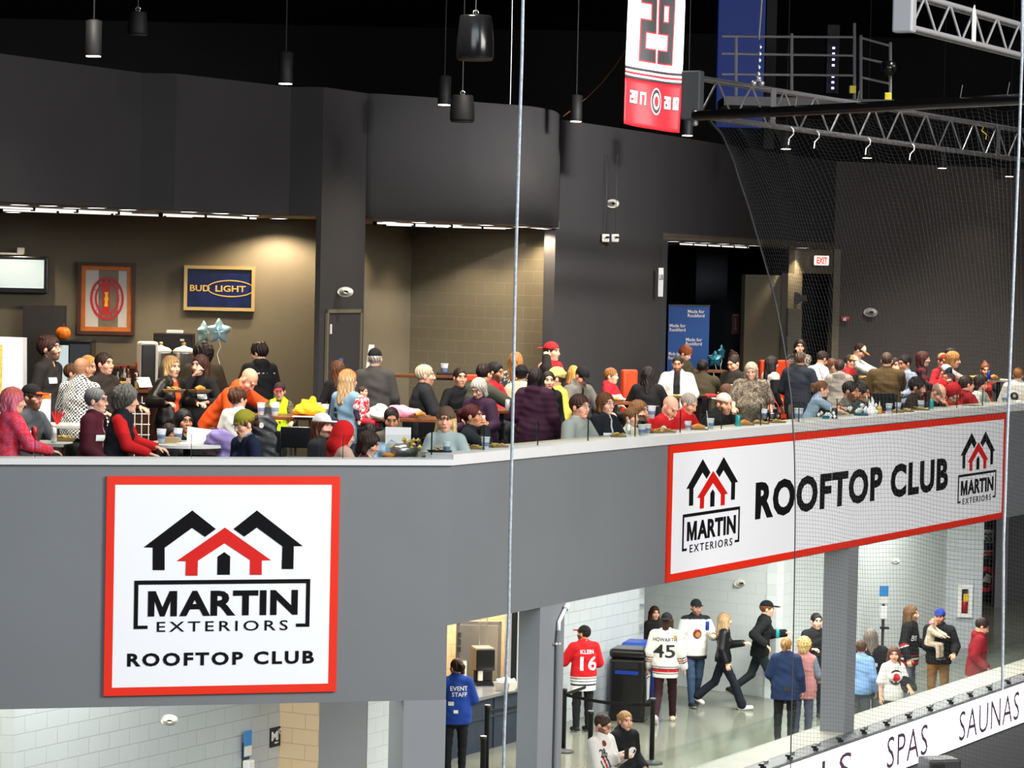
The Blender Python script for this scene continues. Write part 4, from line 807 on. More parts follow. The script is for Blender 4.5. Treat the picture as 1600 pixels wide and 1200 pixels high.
for f_ in (.155, .80): part('hanger_plate', box((L1 * f_, -.04, 0), (L1 * f_ + .16, -.03, .47)), 'plate_grey', tr1)
ta2 = atY(1423, 42, 29.5); tb2 = atZ(1640, 97, ta2[2]); tr2, L2 = truss('bright box truss at the top edge near the net rope', ta2, tb2, .34, .12, 6, 'alu_pale')
part('hanger_plate', prism([(L2 * .385, 0), (L2 * .385 + .12, 0), (L2 * .385 + .12, .28), (L2 * .385 + .06, .40), (L2 * .385, .34)], -.04, -.03), 'white_gloss', tr2)
hp = atY(1184, 130, 36.6); t = thing('hoist_chain', 'steel hoist cable with shackle carrying the net truss', 'hoist', hp)
part('cable', bar((0, 0, .55), (.12, 0, 3.2), .012, 6), 'steel', t); part('shackle', merge(*[move(lathe([(0, -.04), (.04, -.02), (.04, .02), (0, .04)], 8), (dx, 0, dz)) for dx, dz in ((-.05, .0), (.05, 0), (.01, .06))]), 'steel', t, True); part('chain', merge(*[move(lathe([(0, -.035), (.026, 0), (0, .035)], 7), (.01 + .003 * i, 0, .12 + i * .085)) for i in range(5)]), 'steel', t, True)
# ---------------------------------------------------------------- the black safety net and the pole it hangs from
pA = atY(1086, 181, 34.5); pB = atZ(1640, 153, pA[2]); fK = Frame(pA, pB - pA); LK = np.linalg.norm((pB - pA)[:2])
t = thing('net_pole', 'long black pole across the truss from which the net hangs', 'pole', pA, fK.rz); part('pole', bar((0, 0, 0), (LK, 0, 0), .06, 10), 'gloss_black', t, True); part('end_fitting', lathe([(.02, -.12), (.045, -.1), (.045, .06), (.02, .08)], 8), 'steel', t)
for i in (.32, .5, .78, .9): part('cable_tie', bar((LK * i, -.03, .05), (LK * i + .05, -.05, .18), .006, 4), 'steel', t)
LB_ = [(1096, 184), (1118, 205), (1142, 250), (1166, 320), (1186, 400), (1203, 470), (1219, 545), (1232, 620), (1238.5, 700), (1240.5, 800), (1241, 1000), (1241, 1230)]
uvb = np.array([fK.uv(*p) for p in LB_]); zz = uvb[::-1, 1]; ss = uvb[::-1, 0]; zlo, zhi = zz[0], fK.uv(1090, 181)[1]
sLft = lambda z: np.interp(z, zz, ss); NC = int((LK - ss[0]) / .046); NR_ = int((zhi - zlo) / .046)
def netp(u, z):
    s0 = sLft(z); gather = np.interp(z, [zlo, zhi - 2.2, zhi], [1., 1.12, 1.35]); x = s0 + (LK - s0) * u ** gather
    sag = .10 * np.exp(-((z - zhi) / .8) ** 2) * np.abs(np.sin(u * 22))
    return np.array([x, .05 * np.sin(x * 2.1 + z * .7) + .03 * np.sin(x * 5.3), z + .025 * np.sin(x * 1.7 + 1) + .018 * np.sin(x * 4.1 + z) - sag])
def strands():
    vs, fs = [], []
    def run(pts, r):
        o = len(vs); n = len(pts)
        for p in pts:
            for a in (0, 2.094, 4.189): vs.append((p[0] + r * math.cos(a + .5), p[1] + r * math.sin(a), p[2] + r * math.sin(a + 1.2)))
        for i in range(n - 1):
            for j in range(3): fs.append((o + i * 3 + j, o + i * 3 + (j + 1) % 3, o + i * 3 + 3 + (j + 1) % 3, o + i * 3 + 3 + j))
    for c in range(NC + 1): run([netp(c / NC, z) for z in np.linspace(zlo, zhi, 70)], .00135 if c else .012)
    for r in range(NR_ + 1):
        z = zlo + (zhi - zlo) * r / NR_; run([netp(u, z) for u in np.linspace(0, 1, 60)], .00135)
    return vs, fs
tag(part('safety_net', strands(), 'net', None, True, tuple(fK.o), fK.rz), 'black knotted safety net hanging before the club and the rink rail', 'net')
for px, lab in ((1236, 'first'), (1276, 'second'), (1356, 'third'), (1425, 'fourth')):
    p = atZ(px, 179 + (px - 1092) * .1366, ta[2]); tag(part('cord_tie', tube([p + V(0, 0, 0), p + V(.03, -.02, -.03), p + V(.035, 0, -.09), p + V(-.02, .01, -.15), p + V(-.03, 0, -.24)], .009, 6), 'white', None, True), lab + ' loose white cord tie along the net truss', 'cord', 'cord ties on the net truss')
p = atZ(1532, 196, ta[2] + .47); tag(part('cord_tie', tube([p, p + V(.05, 0, -.03), p + V(.02, 0, -.08), p + V(.10, 0, -.14), p + V(.09, 0, -.22)], .008, 6), 'yellow', None, True), 'loose yellow cord knotted on the net truss', 'cord')
# ---------------------------------------------------------------- roof void: blue wall with its light as glow, catwalk, rack
a, b = atY(1122, 70, 60), atY(1204, 70, 60); struct('wall_blue', box((a[0], 60, 10.6), (b[0], 60.3, 14.2)), 'bluelight'); a, b = atY(1197, 70, 56), atY(1213, 70, 56); struct('wall_column_dark', box((a[0], 56, 10), (b[0], 56.3, 14.2)), 'matt_black')  # the wall itself glows, standing in for blue light falling on it
t = thing('catwalk', 'dim grey railed catwalk up in the dark roof', 'catwalk', (0, 0, 0))
cw = lambda x, y, Y=52: atY(x, y, Y)
for x, y0_, y1_ in ((1150, 57, 150), (1237, 52, 150), (1335, 36, 165), (1345, 55, 165), (1391, 66, 165)): part('post', bar(cw(x, y0_), cw(x, y1_), .03), 'mid_grey', t)
for (x0, y0_), (x1, y1_) in (((1128, 57), (1335, 58)), ((1128, 84), (1335, 87)), ((1128, 116), (1335, 118)), ((1345, 59), (1391, 72)), ((1345, 90), (1391, 101)), ((1345, 121), (1391, 131))): part('rail', bar(cw(x0, y0_), cw(x1, y1_), .022), 'mid_grey', t)
a, b = cw(1130, 165), cw(1395, 148); part('deck', box((a[0], 51.8, a[2]), (b[0], 53.5, a[2] + .16)), 'dark_grey', t)
t = thing('equipment_rack', 'black equipment rack with a column of violet lights on the catwalk', 'rack', cw(1301, 146, 52.8)); part('cabinet', box((-.12, 0, 0), (.10, .4, 1.25)), 'matt_black', t)
for i in range(7): part('indicator', box((-.025, -.012, .08 + i * .105 + .1 * (i > 2)), (.02, 0, .115 + i * .105 + .1 * (i > 2))), 'violet', t)
for px, py in ((1332, 140), (1387, 151)): p = cw(px, py, 51.95); tag(part('yellow_case', bevel_box((-.06, -.05, -.07), (.06, .05, .07), .012), 'yellow_tape', None, False, p), 'small yellow case on the catwalk ' + ('by the corner post' if px < 1350 else 'by the end post'), 'case')
p = cw(1388, 106, 51.9); t = thing('floodlight', 'round black floodlight clamped on the catwalk rail', 'lamp', p); part('housing', lathe([(0, -.16), (.12, -.12), (.15, 0), (.13, .1), (0, .14)], 14), 'gloss_black', t, True); part('lens', move(lathe([(0, -.03), (.035, 0), (0, .03)], 8), (.08, -.13, .02)), 'steel', t)
# ---------------------------------------------------------------- wall devices
def device(name, lab, cat, px, py, Y, parts, group=None):
    t = thing(name, lab, cat, atY(px, py, Y), 0, group)
    for n, m, mt in parts: part(n, m, mt, t, True)
    return t
strobe = lambda s: [('base', lathe([(0, 0)], 3) if 0 else ([(s * math.cos(a) * 1.25, y_, s * math.sin(a) * .8) for y_ in (0, -.03) for a in np.linspace(0, 6.283, 17)[:-1]], [tuple(range(15, -1, -1))[::-1], tuple(range(16, 32))[::-1]] + [(i, (i + 1) % 16, (i + 1) % 16 + 16, i + 16) for i in range(16)]), 'plastic'), ('lens', ([(s * math.cos(a) * r_ + .01, y_, s * math.sin(a) * r_ * .62) for r_, y_ in ((1.05, -.03), (.9, -.07), (.4, -.09)) for a in np.linspace(0, 6.283, 17)[:-1]], [(k * 16 + i, k * 16 + (i + 1) % 16, k * 16 + 16 + (i + 1) % 16, k * 16 + 16 + i) for k in range(2) for i in range(16)] + [tuple(range(32, 48))[::-1]]), 'plastic')]
for px, py, Y, s, wh in ((540, 456, 41.4, .092, 'on the dark pier over a door'), (957, 318, 50.3, .095, 'high on the dark wall above two cameras'), (1360, 488, 63.2, .125, 'on the far wall behind the net'), (265, 1125, 33.8, .082, 'beside the men sign on grey block wall'), (1157, 911, 51.55, .10, 'above the walking woman in black'), (1398, 877, 54.9, .085, 'above the long-haired man in a jersey')):
    device('strobe_alarm', 'pale oval strobe alarm ' + wh, 'alarm', px, py, Y, strobe(s), 'strobe alarms')
for px in (946, 961): device('camera_box', 'small white security camera on dark wall, ' + ('nearer the curved bulkhead' if px < 950 else 'nearer the lobby opening'), 'camera', px, 372, 50.0, [('case', bevel_box((-.065, -.08, -.07), (.065, 0, .07), .012), 'plastic'), ('lens', move(lathe([(0, 0), (.035, 0), (.03, .03), (0, .03)], 12), (.035, -.11, 0)), 'gloss_black'), ('cable_run', box((.0, -.02, .07), (.012, -.008, 1.45)), 'jamb')])
device('pull_station', 'red fire alarm pull station on the far wall', 'alarm', 1320, 498, 63.0, [('case', bevel_box((-.10, -.06, -.06), (.10, 0, .06), .01), 'fire_red'), ('lens', bevel_box((-.05, -.09, -.05), (.02, -.06, .02), .008), 'white_gloss')])
ex = thing('exit_sign', 'lit exit sign with red letters over the black doorway', 'sign', atY(1283, 407, 62.0), .1); part('case', bevel_box((-.16, -.07, -.105), (.16, 0, .105), .02), 'exit_face', ex); part('lettering', text_solid('EXIT', -.11, .12, -.07, .07, -.076, .035), 'exit_red', ex)
ck = thing('round_speaker', 'round black wall disc on the tan pilaster', 'disc', atY(1243, 466, 61.62)); part('disc', ([(.13 * math.cos(a), y_, .13 * math.sin(a)) for y_ in (0, -.06) for a in np.linspace(0, 6.283, 25)[:-1]], [tuple(range(24))[::-1], tuple(range(24, 48))] + [(i, (i + 1) % 24, (i + 1) % 24 + 24, i + 24) for i in range(24)]), 'matt_black', ck); part('bracket', box((.1, -.05, -.06), (.24, 0, .06)), 'matt_black', ck)
bs = thing('blade_sign', 'narrow white blade sign seen edge-on at the lobby opening', 'sign', atY(1032.5, 441, 52.2)); part('panel', box((-.045, -.01, -.26), (.045, .02, .26)), 'banner_white', bs); part('lettering', text_solid('UB', -.035, .04, .04, .14, -.014, .02), 'black', bs)
fs_ = thing('extinguisher_sign', 'narrow red sign with white arrow on the dark lobby wall', 'sign', atY(1149, 506, 67.98)); part('panel', box((-.09, -.01, -.24), (.09, .01, .24)), 'fire_red', fs_); part('arrow', merge(prism([(-.015, .14), (.015, .14), (.015, -.10), (.04, -.10), (0, -.17), (-.04, -.10), (-.015, -.10)], -.014, -.01), box((-.06, -.013, .19), (.06, -.01, .22))), 'white', fs_)
# doors and hatches of the club
fP = Frame(pr[0], pr[1] - pr[0]); a, b = fP.uv(510, 489), fP.uv(560, 489); t = struct('door_2', box((a[0], -.03, F2), (b[0], 0, a[1])), 'upper', tuple(fP.o), fP.rz)
o = part('door_frame', merge(box((a[0] - .05, -.045, F2), (a[0], -.01, a[1] + .05)), box((b[0], -.045, F2), (b[0] + .05, -.01, a[1] + .05)), box((a[0] - .05, -.045, a[1]), (b[0] + .05, -.01, a[1] + .05))), 'club', t); part('door_plate', box((a[0] + .06, -.05, a[1] - .30), (a[0] + .085, -.03, a[1] - .16)), 'white', t)
pp = fP.pt(*fP.uv(527, 565), -.06); tag(part('blue_notice', box((-.06, 0, -.05), (.06, .01, .05)), 'cupblue', None, False, pp, fP.rz), 'small blue notice on the grey pier door', 'notice')
t = struct('door_3', box((atY(36, 500, 43.6)[0], 43.58, F2), (atY(102, 500, 43.6)[0], 43.72, atY(60, 477, 43.6)[2])), 'upper'); part('door_handle', box((atY(92, 500, 43.6)[0], 43.5, 5.6), (atY(95, 500, 43.6)[0], 43.58, 5.75)), 'steel', t)
a = atY(1231, 482, 61.3); b = atY(1249, 482, 61.8); t = struct('door_4', box((a[0], 61.2, F2), (b[0], 61.35, a[2])), 'club'); part('door_handle', bar((a[0] - .02, 61.1, 6.05), (a[0] - .02, 61.1, 6.25), .02), 'steel', t)
# ---------------------------------------------------------------- pictures, screen, stand-up banner
bw = lambda px: 43.6 + .084 * ((px - 800) / FPX * 43.9 + 10) - .01
t = thing('wall_tv', 'flat television with pale screen on the bar wall', 'tv', atY(20, 428, bw(20)), .084); a, b = atY(-30, 399, bw(20)) - atY(20, 428, bw(20)), atY(75, 459, bw(20)) - atY(20, 428, bw(20))
part('housing', bevel_box((a[0], -.14, b[2]), (b[0], -.02, a[2]), .015), 'gloss_black', t); part('screen', box((a[0] + .05, -.145, b[2] + .08), (b[0] - .06, -.139, a[2] - .05)), 'screen', t); part('stand_bar', box((a[0], -.12, a[2] + .02), (b[0] - .38, -.08, a[2] + .05)), 'plastic', t); part('sensor', bevel_box((b[0] - .47, -.13, a[2] + .03), (b[0] - .36, -.05, a[2] + .13), .01), 'plastic', t)
def frame_rect(px0, py0, px1, py1, Y): c = atY((px0 + px1) / 2, (py0 + py1) / 2, Y); k = Y / FPX; return c, (px1 - px0) * k / 2, (py1 - py0) * k / 2
c, hw, hh = frame_rect(122, 410, 211, 523, bw(166)); t = thing('framed_emblem', 'framed art with red oval emblem and orange border', 'picture', c, .084)
ring = lambda x, z, w_, y0_, y1_: merge(box((-x, y0_, z - w_), (x, y1_, z)), box((-x, y0_, -z), (x, y1_, -z + w_)), box((-x, y0_, -z + w_), (-x + w_, y1_, z - w_)), box((x - w_, y0_, -z + w_), (x, y1_, z - w_)))
part('frame', ring(hw, hh, .055, -.09, 0), 'wood_dark', t); part('orange_mount', ring(hw - .055, hh - .055, .065, -.06, -.01), 'orange_wood', t); part('art_panel', box((-hw + .12, -.04, -hh + .12), (hw - .12, -.02, hh - .12)), 'silver_art', t); part('centre_panel', box((-.12, -.044, -hh + .12), (.18, -.04, hh - .12)), 'grey_art', t)
def oval(rx, rz, w_, n=32, y_=-.05): return ([((rx - k * w_) * math.cos(a), y_ - .004 * (1 - j), (rz - k * w_) * math.sin(a)) for j in (0, 1) for k in (0, 1) for a in np.linspace(0, 6.283, n + 1)[:-1]], [(i, (i + 1) % n, (i + 1) % n + n, i + n) for i in range(n)] + [(i, i + 2 * n, (i + 1) % n + 2 * n, (i + 1) % n) for i in range(n)] + [(i + n, (i + 1) % n + n, (i + 1) % n + 3 * n, i + 3 * n) for i in range(n)])
part('oval_emblem', merge(move(oval(.255, .33, .035), (.01, 0, .0)), move(oval(.185, .25, .03), (.01, 0, 0)), *[move(box((-.008, -.052, .26), (.008, -.045, .31)), (.01, 0, 0)) for _ in (0,)], box((-.06, -.05, -.22), (.05, -.044, .22)), *[([(.01 + .19 * math.cos(a) - .008, -.052, .255 * math.sin(a)), (.01 + .19 * math.cos(a) + .008, -.052, .255 * math.sin(a)), (.01 + .24 * math.cos(a) + .008, -.052, .315 * math.sin(a)), (.01 + .24 * math.cos(a) - .008, -.052, .315 * math.sin(a))], [(0, 1, 2, 3), (3, 2, 1, 0)]) for a in np.linspace(.2, 6.3, 16)]), 'red_art', t); part('yellow_figure', merge(prism([(-.03, .10), (.03, .10), (.02, .04), (.035, .0), (.02, -.05), (.025, -.12), (-.03, -.12), (-.02, -.05), (-.03, 0), (-.015, .04)], -.062, -.054)), 'yellow', t)
c, hw, hh = frame_rect(288, 415.5, 398, 485.5, bw(343)); t = thing('beer_mirror', 'framed dark blue beer sign with gold lettering', 'sign', c, .084)
part('frame', ring(hw, hh, .05, -.09, 0), 'brass', t); part('panel', box((-hw + .05, -.05, -hh + .05), (hw - .05, -.02, hh - .05)), 'navy', t); part('lettering', text_solid('BUD', -hw + .09, -.15, -.05, .045, -.056, .02), 'gold', t); part('lettering', text_solid('LIGHT', -.06, .40, -.05, .045, -.056, .02), 'gold', t)
part('oval_ring', move(oval(.36, .13, .016, 32, -.054), (.17, 0, .0)), 'gold', t)
p0b, p1b = atY(1043, 560, 57.5), atY(1107, 560, 57.5); zt_, zb_ = atY(1070, 478, 57.5)[2], F2; t = thing('standing_banner', 'tall blue stand-up banner with repeated white slogan', 'banner', (p0b[0], 57.5, 0)); W_ = p1b[0] - p0b[0]
part('banner', box((0, 0, zb_ + .1), (W_, .03, zt_)), 'blue', t); part('base', box((.02, -.1, zb_), (W_ - .02, .14, zb_ + .1)), 'steel', t); part('top_rail', box((-.01, -.01, zt_), (W_ + .01, .04, zt_ + .025)), 'dark_grey', t)
for px0, px1, py in ((1073, 1099, 487), (1045, 1070, 509), (1071, 1096, 531), (1043, 1063, 553)):
    k = 57.5 / FPX; x0, x1 = max((px0 - 1043) * k, .02), (px1 - 1043) * k
    for ln, dz in (('Made for', 0), ('Rockford', -6.5)):
        zc = atY(px0, py + 2 - dz, 57.5)[2]; part('lettering', text_solid(ln, x0, x1, zc, zc + .068, -.004, .012), 'white', t)
# ---------------------------------------------------------------- lower wall furniture
m0 = Frame(mA, DR); u0, u1 = m0.uv(421, 1150), m0.uv(440, 1150); zt_, zb_ = m0.uv(430, 1136)[1], m0.uv(430, 1166)[1]
t = thing('men_sign', 'black restroom sign with white letter M on grey block wall', 'sign', tuple(m0.o), m0.rz); part('plate', box((u0[0], -.02, zb_), (u1[0], -.002, zt_)), 'black', t); w_ = u1[0] - u0[0]; h_ = zt_ - zb_
part('lettering', text_solid('M', u0[0] + w_ * .08, u0[0] + w_ * .55, zb_ + h_ * .33, zt_ - h_ * .2, -.024, .02), 'white', t); part('divider', box((u0[0] + w_ * .60, -.024, zb_ + h_ * .33), (u0[0] + w_ * .62, -.02, zt_ - h_ * .1)), 'white', t); part('lettering', text_solid('MEN', u0[0] + w_ * .33, u0[0] + w_ * .62, zb_ + h_ * .16, zb_ + h_ * .25, -.024, .01), 'white', t)
part('wheelchair_mark', merge(*[(lambda v: (v[0], v[1]))(tube([V(u0[0] + w_ * .80 + .035 * math.cos(a), -.023, zb_ + h_ * .76 + .035 * math.sin(a)) for a in np.linspace(1.9, 6.6, 9)], .006, 4))], tube([V(u0[0] + w_ * .78, -.023, zt_ - h_ * .1), V(u0[0] + w_ * .79, -.023, zt_ - h_ * .2), V(u0[0] + w_ * .92, -.023, zt_ - h_ * .22)], .007, 4)), 'white', t)
def sanitizer(name, lab, pz, fr, post):
    t = thing(name, lab, 'dispenser', pz, fr)
    part('dispenser', bevel_box((-.07, -.13, -.16), (.07, -.02, .08), .02), 'white_gloss', t); part('card', merge(box((-.085, -.06, .12), (.085, -.05, .46))), 'skyblue', t); part('card_panel', box((-.085, -.062, .13), (.085, -.06, .26)), 'plastic', t)
    if post: part('post', box((-.025, -.05, -pz[2] + .02), (.025, 0, .12)), 'dark_grey', t); part('drip_tray', box((-.06, -.2, -.34), (.10, -.03, -.31)), 'matt_black', t); part('foot', lathe([(.2, -pz[2]), (.2, -pz[2] + .02), (.03, -pz[2] + .03)], 16), 'dark_grey', t)
    else: part('bracket', box((-.05, -.05, -.1), (.05, 0, .3)), 'dark_grey', t)
sanitizer('sanitizer_dispenser', 'white sanitizer dispenser with blue card beside the men sign', m0.pt(m0.uv(381, 1196)[0], m0.uv(381, 1196)[1]), m0.rz, False)
q = atZ(1377, 1060, 0); sanitizer('sanitizer_stand', 'white sanitizer dispenser on dark post by the concourse wall', V(q[0], q[1], atY(1380, 953, q[1])[2]), 0., True)
fE = Frame(cE, cF - cE); a, b = fE.uv(1493, 965), fE.uv(1516, 965); zt_, zb_ = fE.uv(1504, 913)[1], fE.uv(1504, 964)[1]
t = thing('extinguisher_cabinet', 'white wall cabinet with fire extinguisher inside', 'cabinet', tuple(fE.o), fE.rz); part('body', ([(p) for p in ring((b[0] - a[0]) / 2, (zt_ - zb_) / 2, .085, -.10, -.002)[0]], ring((b[0] - a[0]) / 2, (zt_ - zb_) / 2, .085, -.10, -.002)[1]), 'white_gloss', t).location = ((a[0] + b[0]) / 2, 0, (zt_ + zb_) / 2)
part('back_panel', box((a[0] + .08, -.03, zb_ + .08), (b[0] - .08, -.002, zt_ - .08)), 'dark_grey', t); cx = (a[0] + b[0]) / 2; part('extinguisher', move(lathe([(.0, 0), (.06, 0), (.06, .24), (.03, .28), (0, .28)], 12), (cx, -.07, zb_ + .1)), 'fire_red', t, True); part('label_tag', box((cx - .05, -.14, zt_ - .34), (cx + .05, -.132, zt_ - .18)), 'yellow', t)
def pxbox(px0, py0, px1, py1, Y, d): a, b = atY(px0, py1, Y), atY(px1, py0, Y); return box((a[0], Y, a[2]), (b[0], Y + d, b[2]))
t = thing('team_banner', 'dark wall banner with red round emblem beyond the extinguisher cabinet', 'banner', (0, 0, 0)); part('banner', pxbox(1528, 812, 1556, 930, 66.9, .09), 'matt_black', t)
for y0_, y1_, m in ((828, 848, 'silver_art'), (852, 860, 'navy'), (860, 868, 'silver_art'), (862, 866, 'banner_red'), (868, 874, 'dark_grey')): part('stripe', pxbox(1528, y0_, 1556, y1_, 66.9 - .02 - (m == 'banner_red') * .01, .02), m, t)
p = atY(1541, 905, 66.86); part('round_emblem', move(oval(.24, .30, .10, 24, 0), p), 'banner_red', t); part('face_mark', move(prism([(-.10, -.05), (.10, -.10), (.12, .08), (0, .14)], -.01, 0), p), 'silver_art', t); u = atY(1533, 847, 66.85); part('lettering', text_solid('NGS', u[0] - .14, u[0] + .25, u[2], u[2] + .22, 66.85, .03), 'black', t)
# pipe on the pillar
fp_ = Frame(CORNER + NR * .03, DR); t = thing('conduit_pipe', 'grey conduit with white upper bend on the square pillar', 'pipe', (0, 0, 0)); q = [fp_.xy(*p) for p in ((866, 1230), (869, 1100), (871, 1000), (872.5, 985))]; part('pipe', tube(q, .018, 8), 'mid_grey', t, True); q = [fp_.xy(*p) for p in ((872.5, 985), (873.5, 972), (880, 958), (884, 950))]; part('bend', tube(q, .022, 8), 'white_gloss', t, True); part('connector', tube([fp_.xy(883, 952), fp_.xy(887, 945)], .036, 8), 'white_gloss', t, True)
part('clamp', tube([fp_.xy(867, 1006), fp_.xy(875, 1006)], .014, 6), 'white_gloss', t)
# ---------------------------------------------------------------- concession stand behind the corner
cA = atZ(776, 1082, .87) - DR * 1.9; cB = cA + DR * 2.6; fc = Frame(cA, DR)
t = thing('service_counter', 'dark blue concession counter with steel top', 'counter', tuple(fc.o), fc.rz); part('front', merge(box((0, 0, 0), (2.6, .7, .82)), *[box((i * .9, -.02, .02), (i * .9 + .05, 0, .8)) for i in range(3)], box((0, -.02, .5), (2.6, 0, .54))), 'counter_front', t); part('top', box((-.05, -.06, .82), (2.65, .75, .87)), 'counter_steel', t)
wall('wall_kitchen', atY(670, 1000, 48.0), atY(803, 1000, 48.6), 0, 4.42, 'beige'); wall('wall_kitchen_side', atY(672, 1000, 45.4), atY(680, 1000, 48.0), 0, 4.42, 'beige')
c, hw, hh = frame_rect(717, 976, 777, 1110, 47.7); t = thing('cold_room_door', 'brushed steel cold-room door behind the counter', 'door', (c[0], 47.7, 0), .06)
part('door', box((-hw, -.06, .2), (hw, 0, c[2] + hh)), 'steel', t); part('frame', merge(box((-hw - .06, -.03, .2), (-hw, .02, c[2] + hh + .06)), box((hw, -.03, .2), (hw + .06, .02, c[2] + hh + .06)), box((-hw - .06, -.03, c[2] + hh), (hw + .06, .02, c[2] + hh + .06))), 'alu', t); part('handle', bar((-hw + .09, -.12, c[2] - .25), (-hw + .09, -.12, c[2] + .12), .035, 8), 'white_gloss', t)
for i in range(3): part('hinge', box((-hw - .04, -.08, c[2] + hh - .2 - i * .12), (-hw + .02, -.05, c[2] + hh - .12 - i * .12)), 'dark_grey', t)
p = atZ(753, 1069, .87); t = thing('drink_dispenser', 'tall black drink dispenser on the steel counter', 'machine', (p[0], p[1], .87), .25)
part('body', merge(bevel_box((-.15, -.05, .0), (.16, .22, .58), .015), bevel_box((-.15, -.20, .24), (.16, 0, .58), .015)), 'gloss_black', t); part('drip_tray', box((-.14, -.2, 0), (.15, -.04, .05)), 'matt_black', t); part('spout', box((-.10, -.17, .08), (-.03, -.10, .25)), 'plastic', t); part('picture_label', box((.161, -.15, .30), (.166, .0, .55)), 'yellow', t); part('green_label', box((.163, -.14, .40), (.168, -.01, .47)), 'green', t); part('lid', box((-.14, -.18, .58), (.15, .2, .60)), 'steel', t)
p = atZ(790, 1079, .87); t = thing('wrap_basket', 'white wire basket full of paper wraps on the steel counter', 'basket', (p[0], p[1], .87), fc.rz); part('basket', ([(x, y_, z) for z, w_ in ((0, .11), (.14, .15)) for x, y_ in ((-w_, -w_), (w_, -w_), (w_, w_), (-w_, w_))], [(3, 2, 1, 0), (0, 1, 5, 4), (1, 2, 6, 5), (2, 3, 7, 6), (3, 0, 4, 7)]), 'plastic', t)
for i in range(9): part('paper_wrap', move(lathe([(0, -.02), (.035, 0), (.03, .03), (0, .05)], 7), (-.09 + .09 * (i % 3), -.09 + .09 * (i // 3), .15)), 'paper', t, True)
p = atZ(794, 1069, .87); t = thing('counter_post', 'slim steel post rising from the concession counter', 'post', (p[0], p[1], .87)); part('post', box((-.035, 0, 0), (.035, .06, 2.6)), 'alu_pale', t); part('shutter_track', box((.035, .0, 0), (.13, .10, 2.6)), 'matt_black', t); part('jamb', box((.13, .04, 0), (.20, .1, 2.6)), 'blockwhite', t)
for px in (749, 760): p = atY(px, 1014, 46.2); tag(part('hanging_chain', tube([p, V(p[0], p[1], 4.45)], .008, 5), 'steel', None, False), 'thin chain hanging above the drink dispenser, ' + ('over its middle' if px < 755 else 'over its labelled side'), 'chain')
kp = atY(742, 950, 46.6); area('kitchen_lamp', (kp[0], 46.4, 4.3), (kp[0], 46.8, 1), 1.6, 420, (1, .86, .64))
# stanchions and belts of the queue line
def stanchion(px, py, lab, top=None):
    p = atZ(px, py, 0); t = thing('queue_post', lab, 'stanchion', p, 0, 'queue line posts'); part('post', lathe([(.038, .03), (.038, .95), (.044, .955), (.044, 1.0), (0, 1.0)], 12), 'matt_black', t, True); part('base', lathe([(.17, 0), (.17, .02), (.05, .045), (.04, .06)], 20), 'dark_grey', t, True); part('top_cap', lathe([(.046, 1.0), (.046, 1.012), (0, 1.014)], 12), 'steel', t); return p
s_a = stanchion(1018, 1193, 'black queue post beside the woman in the black hoodie'); s_b = stanchion(880, 1175, 'black queue post beside the grey conduit pillar'); s_c = stanchion(759.5, 1206, 'black queue post in front of the concession counter'); s_d = stanchion(753, 1262, 'black queue post at the edge of the frame below the counter'); s_e = stanchion(921, 1216, 'black queue post behind the man in jersey 28')
def belt(a, b, lab):
    d = unit(b - a); n = V(-d[1], d[0], 0) * .003; vs = []; N = 10
    for i in range(N + 1):
        c = a + (b - a) * i / N + V(0, 0, .93 - .05 * math.sin(math.pi * i / N)); vs += [c + n, c - n, c + n - V(0, 0, .05), c - n - V(0, 0, .05)]
    fs = [f for i in range(N) for f in ((4 * i, 4 * i + 4, 4 * i + 6, 4 * i + 2), (4 * i + 1, 4 * i + 3, 4 * i + 7, 4 * i + 5), (4 * i, 4 * i + 1, 4 * i + 5, 4 * i + 4), (4 * i + 2, 4 * i + 6, 4 * i + 7, 4 * i + 3))]
    tag(part('queue_belt', (vs, fs), 'matt_black'), lab, 'belt', 'queue belts')
belt(s_b, s_a, 'black belt strung between the pillar post and the hoodie post'); belt(s_c, s_c + DR * 3.2, 'black belt running along the concession counter')
# litter bins
p = atZ(985, 1122, 0)
def bin_(name, lab, p, mat, rz):
    t = thing(name, lab, 'bin', p, rz); part('body', bevel_box((-.31, -.29, .0), (.31, .29, 1.06), .05, 3), mat, t); part('hood', merge(bevel_box((-.315, -.295, 1.06), (.315, .295, 1.22), .06, 3)), mat, t); part('slot', box((-.2, -.302, .90), (.2, -.294, 1.0)), 'matt_black', t); return t
fb = math.atan2(DR[1], DR[0]) - math.pi / 2 - .15
t = bin_('trash_bin', 'black square trash bin with white bin mark', atZ(983, 1124, 0), 'gloss_black', -.25); part('bin_mark', merge(([(.312, -.10 + .0, .35), (.312, .10, .35), (.312, .13, .72), (.312, -.13, .72)], [(0, 1, 2, 3)]), box((.311, -.15, .74), (.315, .15, .78))), 'white', t); part('blue_strip', box((-.2, -.305, .80), (.2, -.292, .86)), 'can_blue', t)
t = bin_('recycling_bin', 'blue recycling bin with white arrow mark beside the black one', atZ(1001, 1112, 0), 'blue_bin', -.25)
part('arrow_mark', merge(*[([(.313, .02 + .15 * math.cos(a), .62 + .17 * math.sin(a)), (.313, .02 + .09 * math.cos(a), .62 + .10 * math.sin(a)), (.313, .02 + .09 * math.cos(a + 1.3), .62 + .10 * math.sin(a + 1.3)), (.313, .02 + .15 * math.cos(a + 1.3), .62 + .17 * math.sin(a + 1.3))], [(0, 1, 2, 3), (3, 2, 1, 0)]) for a in (1.2, 3.3, 5.4)]), 'white', t)
